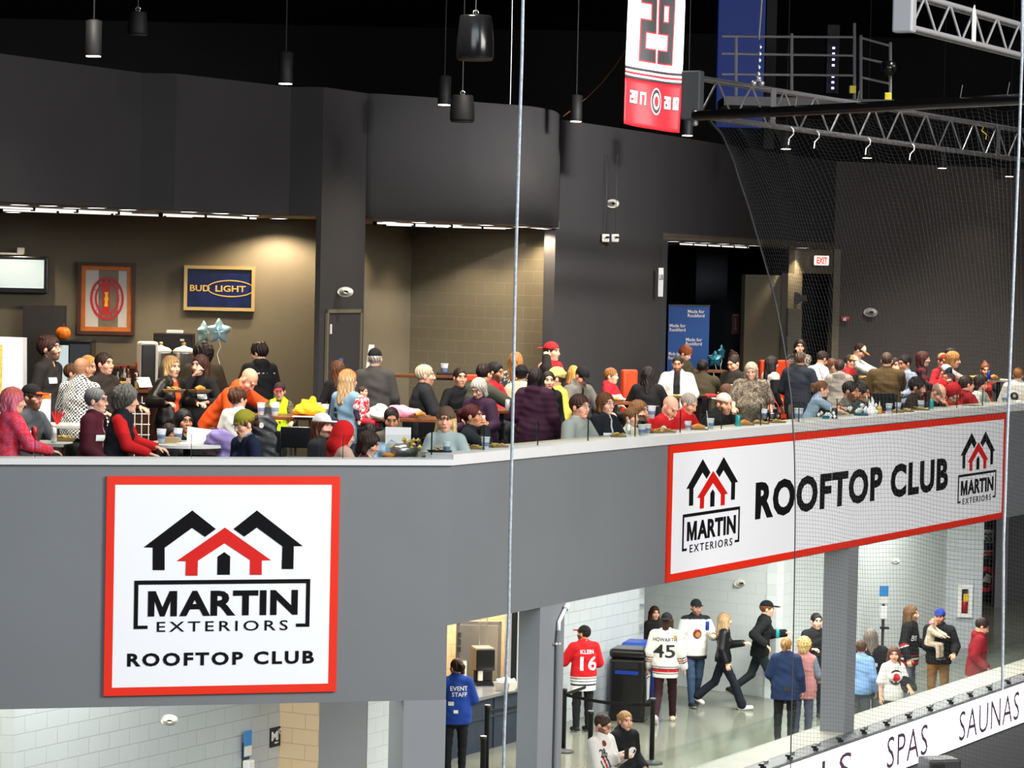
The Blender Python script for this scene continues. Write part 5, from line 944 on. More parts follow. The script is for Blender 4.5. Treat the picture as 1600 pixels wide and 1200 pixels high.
# condiment counter on the grey wall
p = atZ(905, 1140, 0); fk = Frame(kC - NR * .40, DR); u = fk.uv(905, 1100)[0]; t = thing('condiment_counter', 'dark condiment counter against the grey block wall', 'counter', tuple(fk.o), fk.rz); part('cabinet', box((u - 1.7, 0, 0), (u + .15, .36, 1.02)), 'matt_black', t); part('top', box((u - 1.75, -.04, 1.02), (u + .18, .38, 1.06)), 'brown_counter', t)
for i in range(4): part('leg_rail', box((u - 1.6 + i * .5, -.02, .05), (u - 1.56 + i * .5, 0, .95)), 'alu', t)
p = fk.pt(u - .95, 1.06, .18); t = thing('condiment_rack', 'small brown condiment box on the dark counter', 'box', p, fk.rz); part('box', box((-.25, -.18, 0), (.22, .2, .14)), 'brown_counter', t); part('packets', merge(*[box((-.2 + i * .09, -.1, .14), (-.14 + i * .09, .1, .17)) for i in range(4)]), 'yellow', t)
# ---------------------------------------------------------------- bar furniture
bz = F2
p = atY(112, 600, 43.0); t = thing('bar_counter', 'wooden topped bar counter with framed lower panels', 'counter', (0, 0, 0)); ca, cb = atY(90, 600, 42.2), atY(330, 600, 42.2)
zt_ = 5.68; part('top', merge(box((ca[0], 41.7, zt_ - .05), (atY(232, 600, 41.7)[0], 42.3, zt_)), box((atY(150, 600, 43)[0], 42.9, zt_ + .25), (cb[0], 43.4, zt_ + .29))), 'wood', t); part('front', box((ca[0], 41.85, bz), (atY(228, 600, 41.7)[0], 42.2, zt_ - .05)), 'wood_dark', t); part('back_cabinet', box((atY(150, 600, 43)[0], 42.95, bz), (cb[0], 43.4, zt_ + .25)), 'wood_dark', t)
def at_top(px, Y, z): q = atY(px, 500, Y); return V(q[0], Y, z)
BT = zt_ + .29
t = thing('ale_fridge', 'black display cooler under the pumpkin', 'cooler', at_top(118, 43.1, 0) + V(0, 0, F2)); z1_ = atY(118, 531, 43)[2] - F2; part('cabinet', bevel_box((-.30, -.25, .0), (.28, .25, z1_), .015), 'gloss_black', t); part('glass_door', box((-.27, -.26, z1_ - .75), (-.06, -.25, z1_ - .08)), 'screen', t); part('panel', box((-.04, -.26, z1_ - .6), (.26, -.25, z1_ - .06)), 'navywall', t)
p = at_top(99, 43.0, F2 + z1_); t = thing('pumpkin', 'small orange carved pumpkin on the black cooler', 'pumpkin', p)
m = bmesh.new(); bmesh.ops.create_uvsphere(m, u_segments=36, v_segments=16, radius=.105)
for v in m.verts: a = math.atan2(v.co.y, v.co.x); f_ = 1 + .07 * abs(math.cos(a * 5)); r_ = math.hypot(v.co.x, v.co.y) / .105; v.co.x *= f_; v.co.y *= f_; v.co.z = v.co.z * .95 + .098 - .02 * math.exp(-(r_ * 4) ** 2) * (1 if v.co.z > 0 else -1)
m.verts.index_update(); part('shell', ([tuple(v.co) for v in m.verts], [[v.index for v in f.verts] for f in m.faces]), 'orange', t, True); m.free(); part('stem', tube([V(0, 0, .18), V(.004, 0, .215), V(.016, 0, .245)], [.02, .015, .012], 8), 'wood', t, True); part('eye', merge(*[move(lathe([(0, -.012), (.012, 0), (0, .012)], 7), (.075, -.07 + .035 * i, .12)) for i in (0, 1)]), 'matt_black', t)
t = thing('bar_speaker', 'grey faced loudspeaker on the bar beside steel urns', 'speaker', at_top(231, 42.3, zt_ + .02), .35); part('cabinet', bevel_box((-.12, -.10, 0), (.15, .2, .66), .04, 3), 'plastic', t); part('grille', bevel_box((-.11, -.125, .02), (.10, -.09, .62), .02), 'dark_grey', t); part('badge', box((-.02, -.13, .08), (.02, -.124, .11)), 'steel', t)
for px, lab in ((252, 'beside the grey faced speaker'), (288, 'behind the eating brunette')):
    t = thing('drink_urn', 'shiny steel lidded drink urn ' + lab, 'urn', at_top(px, 42.75, BT - .22), 0, 'drink urns'); part('body', lathe([(.0, 0), (.155, 0), (.155, .42), (.16, .43), (.16, .45)], 28), 'steel', t, True); part('lid', lathe([(.16, .45), (.165, .47), (.12, .51), (.05, .53), (.02, .55), (0, .56)], 28), 'plastic', t, True); part('knob', move(lathe([(0, 0), (.03, .01), (.03, .04), (0, .05)], 10), (0, 0, .55)), 'brass', t, True)
t = thing('microwave', 'black oven shelf with white box on top behind the urns', 'oven', at_top(272, 43.15, BT + .20)); part('body', bevel_box((-.28, -.2, 0), (.30, .2, .30), .012), 'matt_black', t); part('display', box((.12, -.206, .19), (.18, -.2, .22)), 'plastic', t); part('shelf_riser', box((-.26, -.18, -.20), (.28, .18, 0)), 'steel', t); t = tag(part('white_box', box((-.10, -.1, 0), (.13, .1, .04)), 'paper', None, False, at_top(272, 43.15, BT + .505)), 'flat white box lying on the black oven shelf', 'box')
bott = [(186, 'clear_glass', .27, 'short clear liquor bottle first of the bar row'), (190.5, 'gloss_black', .32, 'dark necked bottle behind the short clear one'), (196, 'red', .33, 'red capped bottle in the bar row'), (202, 'brown_glass', .33, 'white labelled dark bottle in the bar row'), (214.5, 'brown_glass', .38, 'amber bottle standing nearest the grey faced speaker'), (178, 'clear_glass', .18, 'low clear bottle beside the smiling man in brown')]
for px, m, h, lab in bott:
    t = thing('liquor_bottle', lab, 'bottle', at_top(px, 42.05, zt_ + .0), 0, 'liquor bottles on the bar'); r_ = .038; part('bottle', lathe([(0, 0), (r_, 0), (r_, h * .55), (r_ * .8, h * .62), (.014, h * .72), (.013, h * .92), (0, h * .92)], 12), m if m != 'red' else 'clear_glass', t, True); part('cap', lathe([(.016, h * .88), (.016, h), (0, h)], 10), 'red' if m == 'red' or px > 210 else 'matt_black', t); part('paper_label', lathe([(r_ + .001, h * .15), (r_ + .001, h * .45)], 12, False), 'plastic' if px in (202, 186) else 'wood_dark', t)
t = thing('napkin_box', 'pale napkin box in front of the bar bottles', 'box', at_top(194.5, 41.9, zt_)); part('box', box((-.05, -.06, 0), (.05, .06, .10)), 'cheese', t)
t = thing('sanitizer_bottle', 'clear pump bottle of sanitizer on the wooden bar', 'bottle', at_top(215.5, 41.78, zt_)); part('bottle', lathe([(0, 0), (.035, 0), (.035, .14), (.015, .17), (.012, .19)], 12), 'bottle', t, True); part('gel', lathe([(0, .005), (.03, .005), (.03, .11), (0, .11)], 12), 'cheese', t); part('pump', merge(lathe([(.008, .18), (.008, .23)], 6), box((-.03, -.008, .22), (.01, .008, .235))), 'white_gloss', t)
t = thing('card_reader', 'white till screen on the bar tilted towards the server', 'till', at_top(227, 41.8, zt_), .5); part('stand', box((-.05, -.04, 0), (.05, .1, .05)), 'matt_black', t); part('screen', ([(-.10, -.08, .03), (.10, -.08, .03), (.10, .06, .17), (-.10, .06, .17), (-.10, -.06, .02), (.10, -.06, .02), (.10, .08, .16), (-.10, .08, .16)], [(0, 1, 2, 3), (7, 6, 5, 4), (0, 4, 5, 1), (1, 5, 6, 2), (2, 6, 7, 3), (3, 7, 4, 0)]), 'white_gloss', t)
for px, z_, lab in ((200, 0, 'white price card on the wooden bar front edge'),): t = tag(part('price_card', box((-.05, 0, 0), (.05, .004, .06)), 'paper', None, False, at_top(px, 41.72, zt_)), lab, 'card')
t = thing('wire_rack', 'white wire grid rack in front of the bar', 'rack', at_top(224, 41.2, F2)); part('grid', merge(*[bar((x, 0, 0), (x, 0, 1.0), .008, 5) for x in (-.1, 0, .1)], *[bar((-.16, 0, z), (.12, 0, z), .008, 5) for z in (.3, .45, .6, .75, .9)]), 'white', t)
def star_balloon(lab, p, r, mat, rz=0., thick=.33):
    t = thing('star_balloon', lab, 'balloon', p, rz, 'star balloons'); bm = bmesh.new(); n = 10; rings = 6; vs = []
    for sgn in (-1, 1):
        for j in range(rings + 1):
            f_ = 1 - j / rings
            for i in range(n * 3):
                a = math.pi / 2 + 2 * math.pi * i / (n * 3); ph = (i % 6) / 3.; ph = abs(1 - ph); rr = r * (.50 + .50 * ph ** 1.2 if f_ > .0 else 1); rr = r * (.60 + .40 * ph ** 1.4) * (f_) 
                vs.append((rr * math.cos(a), sgn * r * thick * math.sqrt(max(0, 1 - f_ ** 2)) * (1 - .15 * ph), rr * math.sin(a)))
    N = n * 3; fs = []
    for b in (0, 1):
        o = b * (rings + 1) * N
        for j in range(rings):
            for i in range(N): q = (o + j * N + i, o + j * N + (i + 1) % N, o + (j + 1) * N + (i + 1) % N, o + (j + 1) * N + i); fs.append(q if b else q[::-1])
    part('foil', (vs, fs), mat, t, True); part('ribbon', tube([V(0, 0, -r * .55), V(.03, 0, -r * 1.1), V(-.02, 0, -r * 1.7), V(.02, 0, -r * 2.4)], .006, 4), 'paper', t); part('neck', tube([V(0, 0, -r * .42), V(.0, 0, -r * .62)], [.02, .035], 8), mat, t); return t
star_balloon('pale blue foil star balloon facing out above the bar', atY(342, 518, 42.6), .20, 'foil'); star_balloon('pale blue foil star balloon seen narrow beside the facing one', atY(318, 520, 42.9), .19, 'foil', 1.15); star_balloon('teal foil star balloon beside the blue standing banner', atY(1117, 561, 54), .165, 'foil_dark'); star_balloon('teal foil star balloon turned behind the facing teal one', atY(1127, 551, 54.6), .15, 'foil_dark', 1.0)
# ---------------------------------------------------------------- tables of the club
def table(name, lab, c, w_, d_, z, mat, rz=0., round_=False, legs=True):
    t = thing(name, lab, 'table', (c[0], c[1], F2), rz); h = z - F2
    if round_:
        part('tabletop', lathe([(0, h - .04), (w_ - .02, h - .04), (w_, h - .03), (w_, h - .005), (w_ - .01, h), (0, h)], 40), mat, t, False); part('edge_band', lathe([(w_ + .004, h - .035), (w_ + .004, h - .006)], 40, False), 'white_gloss', t); part('column', lathe([(.04, .03), (.04, h - .04)], 12), 'matt_black', t); part('base', lathe([(.3, 0), (.3, .02), (.05, .05)], 24), 'matt_black', t)
    else:
        part('tabletop', bevel_box((-w_ / 2, -d_ / 2, h - .045), (w_ / 2, d_ / 2, h), .008), mat, t)
        for x in (-w_ / 2 + .08, w_ / 2 - .08):
            for y_ in (-d_ / 2 + .08, d_ / 2 - .08): part('leg', box((x - .025, y_ - .025, 0), (x + .025, y_ + .025, h - .045)), 'matt_black', t)
    return t
def tt(px, py, Y): return atY(px, py, Y)
TB = {}
def tb(key, px, py, Y, *a, **k): c = atY(px, py, Y); TB[key] = c[2]; return table(k.pop('name', 'high_table'), k.pop('lab'), c, a[0], a[1], c[2], a[2], **k)
tb('round', 292, 692, 30.9, .46, 0, 'table_grey', lab='round grey table with pale edge behind the parapet', name='round_table', round_=True)
tb('pink', 88, 690, 30.1, .34, .5, 'table_grey', lab='pale square table beside the pink-haired woman', rz=.2)
tb('gingham', 98, 662, 32.6, .62, .55, 'table_grey', lab='pale table behind the bearded man, with a red centrepiece', rz=.1)
tb('plush', 432, 648, 34.2, 1.0, .62, 'wood', lab='brown high table holding the yellow plush', rz=.03)
tb('stroller', 650, 652, 34.4, .95, .6, 'wood', lab='brown high table holding the pink fleece', rz=-.06)
tb('cola', 797, 640, 38.4, .5, .5, 'wood', lab='brown high table between grey-haired woman and purple coat', rz=.3)
tb('booth', 972, 627, 44.0, .6, .5, 'wood', lab='brown high table in front of the orange seat', rz=.5)
tb('back', 672, 585, 43.6, 1.9, .4, 'wood', lab='long brown ledge table at the back before the block wall', rz=-.05)
tb('lobby', 1109, 578, 52.3, .6, .5, 'wood', lab='brown high table below the teal balloons')
tb('far', 1352, 600, 51.2, .7, .5, 'wood_dark', lab='dark high table under the clasped-hands man', rz=.5)
tb('farend', 1537, 592, 52, 1.0, .5, 'table_grey', lab='pale table before the woman with the hair bun', rz=.4)
tb('dark', 1118, 618, 46.5, .55, .5, 'wood_dark', lab='dark high table between white jacket and floral blouse', rz=.4)
for px, py, Y, lab, h in ((991, 604, 46, 'orange high-backed seat beside the boy in red hoodie', .80), (1216, 580, 52.5, 'orange high-backed seat behind the navy jacket', .62)):
    p = atY(px, py, Y); t = thing('booth_seat', lab, 'seat', (p[0], p[1], F2), .5, 'orange seats'); zt_ = atY(px, py - (26 if px < 1100 else 17), Y)[2] - F2; part('backrest', bevel_box((-.13 if px < 1100 else -.3, .12, .35), (.15 if px < 1100 else .34, .24, zt_), .04, 3), 'orange_vinyl', t); part('cushion', bevel_box((-.2, -.35, .32), (.2, .14, .50), .04, 3), 'orange_vinyl', t); part('plinth', box((-.18, -.32, 0), (.18, .2, .33)), 'matt_black', t)
# pale folding screens and cards at the back
p = atY(14, 612, 33.6); zt_ = atY(14, 528, 33.6)[2]; t = thing('white_booth', 'white display board rising behind the pink-haired woman', 'board', (p[0], p[1], F2)); part('panel', ([(-.55, 0, 0), (.18, 0, 0), (.15, 0, zt_ - F2), (-.55, 0, zt_ - F2 + .02), (-.55, .3, 0), (.18, .3, 0), (.15, .3, zt_ - F2), (-.55, .3, zt_ - F2)], [(0, 1, 2, 3), (7, 6, 5, 4), (1, 5, 6, 2), (3, 2, 6, 7), (0, 3, 7, 4), (4, 5, 1, 0)]), 'white_gloss', t); part('strip', box((-.13, -.012, .3), (-.08, -.002, zt_ - F2 - .08)), 'cheese', t)
p = atY(68, 646, 33.2); t = thing('white_carton', 'white carton with orange top behind the bearded man', 'carton', p, .15); part('carton', box((-.08, 0, -.15), (.08, .2, .22)), 'paper', t); part('orange_print', box((-.08, -.003, .17), (.08, 0, .22)), 'orange', t)
p = atY(577, 562, 42.0); t = thing('tall_card', 'tall white menu card behind the man in black cap', 'card', p); part('card', ([(-.07, 0, -.35), (.05, 0, -.35), (.07, 0, .22), (-.01, 0, .22), (-.07, .03, -.35), (.05, .03, -.35), (.07, .03, .22), (-.01, .03, .22)], [(0, 1, 2, 3), (7, 6, 5, 4), (0, 4, 5, 1), (1, 5, 6, 2), (2, 6, 7, 3), (3, 7, 4, 0)]), 'paper', t); part('stand', box((-.02, .03, F2 - p[2]), (.01, .05, .1)), 'dark_grey', t); part('foot', box((-.15, -.12, F2 - p[2]), (.15, .18, F2 - p[2] + .02)), 'dark_grey', t)
t = thing('amplifier_case', 'black flat case on the back ledge before the block wall', 'case', atY(716, 589, 43.5)); part('case', bevel_box((-.33, -.1, -.05), (.30, .1, .07), .02), 'matt_black', t)
tag(part('red_case', bevel_box((-.16, -.1, -.05), (.16, .1, .05), .02), 'orange_vinyl', None, False, atY(738, 590, 43.4)), 'bright red case beside the black one on the back ledge', 'case')
# ---------------------------------------------------------------- cups, cans, plates and leftovers
def cpt(px, inw, dz=0.): q = onR(px, 690 - (px - 800) * .08, inw); return V(q[0], q[1], CT + dz)
def cup(lab, p, drink='cola', s=1., grp='plastic cups'):
    s *= .9
    t = thing('plastic_cup', lab, 'cup', p, 0, grp); part('cup', lathe([(.0, .002), (.031 * s, .002), (.046 * s, .135 * s)], 16), 'cup', t, True)
    if drink: part('drink', lathe([(0, .006), (.030 * s, .006), (.038 * s, .075 * s), (0, .075 * s)], 14), drink, t, True)
    part('print', lathe([(.0375 * s, .045 * s), (.0425 * s, .085 * s)], 14, False), 'cupblue', t, True); part('rim', lathe([(.046 * s, .132 * s), (.049 * s, .135 * s), (.046 * s, .139 * s)], 16, False), 'white_gloss', t, True); return t
def can(lab, p, mat, top_='steel'):
    t = thing('drink_can', lab, 'can', p, 0, 'drink cans'); part('body', lathe([(.0, 0), (.026, .002), (.033, .012), (.033, .145), (.027, .158), (0, .158)], 16), mat, t, True); part('lid', lathe([(.0, .157), (.027, .159), (0, .160)], 16), top_, t); return t
def plate(lab, p, kind='chips', s=1.):
    t = thing('food_tray', lab, 'food', p, random.random(), 'paper food trays'); part('tray', ([(x, y_, z) for z, w_, d_ in ((0, .075, .05), (.035, .095, .068)) for x, y_ in ((-w_ * s, -d_ * s), (w_ * s, -d_ * s), (w_ * s, d_ * s), (-w_ * s, d_ * s))], [(3, 2, 1, 0), (0, 1, 5, 4), (1, 2, 6, 5), (2, 3, 7, 6), (3, 0, 4, 7), (4, 5, 1, 0), (5, 6, 2, 1), (6, 7, 3, 2), (7, 4, 0, 3)]), 'tray' if kind == 'dark' else 'kraft', t)
    rs = np.random.RandomState(len(lab))
    if kind == 'bun': part('hot_dog', merge(tube([V(-.08, 0, .045), V(0, .0, .06), V(.08, 0, .045)], [.02, .034, .02], 8)), 'bun', t, True)
    else: part('chips', merge(*[move(lathe([(0, -.006), (.024, 0), (0, .006)], 6), (rs.uniform(-.06, .06) * s, rs.uniform(-.04, .04) * s, .035 + rs.uniform(0, .03))) for _ in range(16)]), 'cheese' if kind != 'dark' else 'food', t)
    return t
cup('plastic cup beside the dark food tray at the counter corner', cpt(698, .22)); plate('black food tray in front of the grey beanie woman', cpt(687, .28), 'dark', 1.2); plate('kraft tray of chips in front of the red-haired woman', cpt(741, .26), 'chips', 1.1); cup('tall empty plastic cup in front of the red-haired woman', cpt(758.5, .2), None, 1.15); plate('kraft tray of chips beside the tall empty cup', cpt(777, .25), 'chips', 1.1)
plate('food tray in front of the woman in glasses and black jacket', cpt(966, .22)); t = thing('water_bottle', 'clear water bottle beside the boy with blue shirt', 'bottle', cpt(981.5, .2)); part('bottle', lathe([(0, 0), (.032, 0), (.034, .05), (.030, .07), (.034, .13), (.012, .17), (.012, .185)], 14), 'bottle', t, True); part('cap', lathe([(.015, .185), (.015, .205), (0, .205)], 10), 'white_gloss', t)
cup('cup of cola below the girl who drinks', cpt(1003, .18), 'cola', 1.15); cup('second cup of cola behind the first before the drinking girl', cpt(1012, .34), 'cola', 1.0); plate('food tray under the bald man\'s hands', cpt(1026, .28)); plate('large tray of food before the bald man in red jersey', cpt(1041, .25), 'chips', 1.1)
cup('plastic cup between the two red jerseys', cpt(1075, .30), None); plate('foil wrapped hot dog before the grey-haired woman in red jersey', cpt(1091, .25), 'bun', 1.3); cup('dark cola cup with straw beside the white backwards cap', cpt(1110, .24), 'cola', 1.15); tag(part('drinking_straw', bar(cpt(1107, .24, .05), cpt(1103.5, .24, .24), .004, 5), 'white'), 'white straw standing in the dark cola cup', 'straw'); tag(part('napkin', move(lathe([(0, 0), (.05, .005), (.03, .03), (0, .04)], 7), cpt(1104, .18)), 'paper', None, True), 'crumpled napkin below the dark cola cup', 'napkin')
can('teal drink can in front of the white backwards cap', cpt(1153, .24), 'teal'); plate('foil wrapped roll under the pointing hand', cpt(1163, .28), 'bun', 1.2); plate('flat tray of food below the floral blouse', cpt(1188, .27), 'chips', 1.2); plate('flat paper tray near the net edge', cpt(1214, .25), 'chips', 1.1)
cup('large pale cup just inside the net edge', cpt(1248, .2), None, 1.5); cup('cup tipped towards the reaching girl', cpt(1302, .25), None, 1.3); can('red topped can beside the reaching girl', cpt(1303, .16), 'dark_grey', 'red'); cup('small pale cup beside the couple', cpt(1364, .26), None, 1.1)
t = thing('sauce_bottle', 'pale yellow squeeze sauce bottle on the counter', 'bottle', cpt(1374, .2)); part('bottle', lathe([(0, 0), (.033, 0), (.035, .11), (.012, .14)], 14), 'cheese', t, True); part('nozzle', lathe([(.013, .138), (.003, .20), (0, .2)], 10), 'white_gloss', t); tag(part('red_pot', lathe([(0, 0), (.03, 0), (.035, .04), (0, .045)], 12), 'red', None, True, cpt(1380, .26)), 'small red sauce pot beside the squeeze bottle', 'pot')
cup('pale cup after the red sauce pot', cpt(1389, .24), None, 1.2); cup('pale cup behind the green food tray', cpt(1403, .3), None, 1.15); plate('green food tray before the two pale cups', cpt(1400, .2), 'chips', 1.1); plate('tray of popcorn before the bearded man in glasses', cpt(1416, .2), 'chips', 1.1); plate('big tray of food before the bearded man in glasses', cpt(1437, .24), 'chips', 1.3); cup('pale cup beside the teal can on the far counter', cpt(1439, .3), None, 1.2); can('teal drink can beside the bearded man in glasses', cpt(1455, .3), 'teal'); tag(part('dark_tray', box((-.16, -.1, 0), (.16, .1, .02)), 'dark_grey', None, False, cpt(1520, .25), 1.0), 'flat dark tray before the red hoodie man', 'tray'); cup('plastic cup behind the far rope', cpt(1570, .3), 'cola', 1.2); tag(part('napkin', move(lathe([(0, 0), (.06, .005), (.04, .04), (0, .05)], 7), cpt(1592, .2)), 'paper', None, True), 'crumpled white napkin at the far end of the counter', 'napkin')
rs = np.random.RandomState(4)
t = thing('centrepiece', 'white and teal table centrepiece before the young couple', 'centrepiece', cpt(1345, .22)); part('base', lathe([(0, 0), (.10, 0), (.09, .05), (0, .05)], 14), 'foil_dark', t); part('petals', merge(*[move(lathe([(0, -.03), (.028, 0), (0, .03)], 6), (rs.uniform(-.22, .22), rs.uniform(-.05, .05), .05 + rs.uniform(0, .12))) for _ in range(22)]), 'white', t, True); part('ears', merge(tube([V(.12, 0, .12), V(.10, 0, .22), V(.07, 0, .29)], [.03, .02, .008], 7), tube([V(.15, 0, .12), V(.16, 0, .22), V(.145, 0, .28)], [.03, .02, .008], 7), move(lathe([(0, 0), (.08, .03), (.08, .1), (0, .15)], 10), (.13, 0, .02))), 'white', t, True)
t = thing('flower_pot', 'white and teal pots of trimmings before the reaching girl', 'centrepiece', cpt(1292, .2)); part('base', box((-.06, -.04, 0), (.03, .04, .06)), 'foil_dark', t); part('petals', merge(*[move(lathe([(0, -.03), (.025, 0), (0, .03)], 6), (rs.uniform(-.14, .14), rs.uniform(-.04, .04), .04 + rs.uniform(0, .06))) for _ in range(12)]), 'white', t, True)
q = atY(632, 710, 30.4); t = thing('foil_centrepiece', 'crumpled foil dish centrepiece at the parapet corner', 'centrepiece', V(q[0], q[1], q[2] - .02)); part('dish', lathe([(0, 0), (.12, 0), (.16, .08), (.1, .13), (0, .14)], 16), 'foil_wrap', t, True); part('trimmings', merge(*[move(lathe([(0, -.03), (.03, 0), (0, .03)], 5), (rs.uniform(-.14, .16), rs.uniform(-.1, .1), .09 + rs.uniform(0, .09))) for _ in range(14)]), 'cheese', t)
part('tea_light', move(lathe([(0, 0), (.07, 0), (.075, .05), (0, .06)], 14), (-.16, -.05, -.02)), 'bun', t, True)
z = TB['round']; tz = lambda px, Y, zz_: (lambda q: V(q[0], Y, zz_))(atY(px, 690, Y))
cup('blue printed cup on the round table nearest the red sleeve', tz(252, 30.7, z), 'cupblue', 1.25); cup('second blue printed cup on the round table', tz(278, 31.0, z), 'cupblue', 1.2); tag(part('paper_sheet', box((-.14, -.1, 0), (.14, .1, .006)), 'paper', None, False, tz(297, 30.8, z), .4), 'white paper lying on the round table', 'paper'); tag(part('menu_folder', ([(-.14, 0, 0), (.13, 0, 0), (.13, .06, .13), (-.14, .06, .16), (-.14, .02, 0), (.13, .02, 0), (.13, .075, .13), (-.14, .075, .16)], [(0, 1, 2, 3), (7, 6, 5, 4), (0, 4, 5, 1), (1, 5, 6, 2), (2, 6, 7, 3), (3, 7, 4, 0)]), 'paper', None, False, tz(312, 31.1, z)), 'white folded card standing on the round table', 'card'); tag(part('card_box', box((-.08, -.06, 0), (.08, .06, .06)), 'kraft', None, False, tz(268, 30.85, z)), 'brown card box between the two blue cups', 'box'); tag(part('wrapper', move(lathe([(0, 0), (.08, .005), (.06, .02), (0, .03)], 8), tz(336, 30.8, z)), 'cheese', None, True), 'crumpled yellow wrapper beside the lavender fleece', 'wrapper')
def blob_cloth(name, lab, cat, c, pts, mat, v=.018, amp=.010):
    F = Field(np.min([p[0] for p in pts], 0) - .2, np.max([p[0] for p in pts], 0) + .2, [], v, v)
    for p, r in pts: F.ell(V(*p), V(*r), np.eye(3), .04)
    F.wrinkle(amp, 1.3); P, Q = F.mesh(); o = grid_object(name, P, Q, MAT[mat]); o.location = tuple(c); return tag(o, lab, cat)
blob_cloth('lavender_fleece', 'lavender fleece heaped over the edge of the round table', 'jacket', tz(343, 30.75, z - .03), [((0, 0, .10), (.13, .12, .10)), ((.10, -.02, .02), (.10, .10, .12)), ((.08, -.06, -.14), (.11, .08, .10)), ((-.08, 0, .05), (.08, .08, .06))], 'lavender')
z = TB['plush']; blob_cloth('yellow_plush', 'bright yellow plush toy lying on the brown table', 'toy', tz(482, 34.1, z), [((0, 0, .07), (.17, .13, .08)), ((.10, 0, .05), (.12, .10, .06)), ((-.04, 0, .15), (.06, .05, .05)), ((.04, 0, .17), (.05, .04, .06)), ((-.12, -.02, .05), (.07, .06, .05)), ((.0, -.06, .08), (.05, .05, .05))], 'plush')
cup('pale cup beside the orange hoodie sleeve', tz(407, 34.0, z), None, 1.2); cup('pale cup before the child in neon vest', tz(429, 33.95, z), None, 1.3); cup('pale cup behind the yellow plush', tz(494, 34.3, z), None, 1.2); cup('cola cup between plush and denim jacket', tz(507, 34.1, z), 'cola', 1.15); tag(part('napkin_holder', box((-.06, -.04, 0), (.06, .04, .09)), 'dark_grey', None, False, tz(418, 34.2, z)), 'dark napkin holder between two pale cups', 'holder'); tag(part('paper_sheet', box((-.16, -.09, 0), (.16, .09, .006)), 'paper', None, False, tz(478, 33.85, z)), 'white paper under the yellow plush', 'paper')
z = TB['stroller']; blob_cloth('pink_fleece', 'pink fleece blanket heaped on the brown table', 'blanket', tz(630, 34.3, z), [((0, 0, .05), (.22, .14, .07)), ((-.08, 0, .07), (.12, .12, .08)), ((.14, 0, .02), (.13, .10, .05))], 'pink'); blob_cloth('white_blanket', 'cream blanket beside the pink fleece', 'blanket', tz(593, 34.2, z), [((0, 0, .07), (.12, .10, .09)), ((-.03, 0, .02), (.13, .12, .06))], 'whitecloth'); plate('food tray at the end of the pink fleece table', tz(655, 34.2, z), 'bun', 1.2)
cup('pale soda cup on the back ledge behind the blond man in black', tz(692, 43.5, TB['back']), 'cola', 1.4); z = TB['cola']; can('tall pale can on the table by the purple coat', tz(792, 37.9, z), 'can'); z = TB['pink']
can('red and white can beside the bearded man', tz(53.5, 30.0, z + .0), 'can_red'); can('pale can by the pink-haired woman\'s hand', tz(84, 29.95, z), 'can', 'red'); plate('plate of food beside the pink-haired woman', tz(102, 30.2, z), 'chips', 1.2)
t = thing('red_centrepiece', 'red ribbon centrepiece on the pale table', 'centrepiece', tz(89, 32.4, TB['gingham'])); part('ribbons', merge(*[tube([V(0, 0, 0), V(.02 * i, 0, .08), V(.035 * i + .01, 0, .14 + .02 * (i % 2))], .010, 5) for i in (-2, -1, 0, 1, 2)]), 'red', t)
can('blue beer can held up beside the orange shirt', atY(246, 616, 36.6), 'can_blue', 'red')
for px, Y, zk, lab, k in ((1345, 53.5, 'far', 'foil tray before the capped man leaning over', 'chips'), (1405, 50, 'far', 'food tray below the man in glasses', 'chips'), (1520, 51.8, 'farend', 'white plate on the pale end table', 'chips'), (1550, 51.8, 'farend', 'snack tray before the hair bun', 'bun'), (1128, 46.3, 'dark', 'dark snack tray on the dark table', 'dark'), (962, 43.8, 'booth', 'snack tray before the boy in red hoodie', 'chips')): plate(lab, tz(px, Y, TB[zk]), k, 1.2)
can('tall blue can before the woman with the hair bun', tz(1542, 51.6, TB['farend']), 'can_blue'); tag(part('red_tray', box((-.13, -.1, 0), (.13, .1, .03)), 'red', None, False, tz(1113, 46.3, TB['dark'])), 'red tray on the dark table beside the white jacket', 'tray')
# ---------------------------------------------------------------- lamps of the club ceiling, with added fill lamps above
def downlight(px, Y, z, e, aim=None, ang=110, on=True, col=WARM):
    p = atY(px, 340, Y); p = V(p[0], Y, z)
    t = thing('ceiling_downlight', 'round recessed lamp glowing in the ' + ('lobby ceiling beyond the club' if z < 8.2 else 'soffit over the bar' if px < 505 else 'soffit over the block-walled alcove'), 'lamp', p, 0, 'recessed lobby lamps' if z < 8.2 else 'recessed bar lamps' if px < 505 else 'recessed alcove lamps'); part('diffuser', lathe([(0, -.012), (.12, -.012), (.125, .0)], 18), 'lamp_cool', t); part('trim_ring', lathe([(.12, -.014), (.145, -.014), (.145, .0)], 18, False), 'white_gloss', t)
    if e: spot('downlight', p - V(0, 0, .04), aim if aim is not None else p - V(0, 0, 3), e, col, ang, .5, .06)


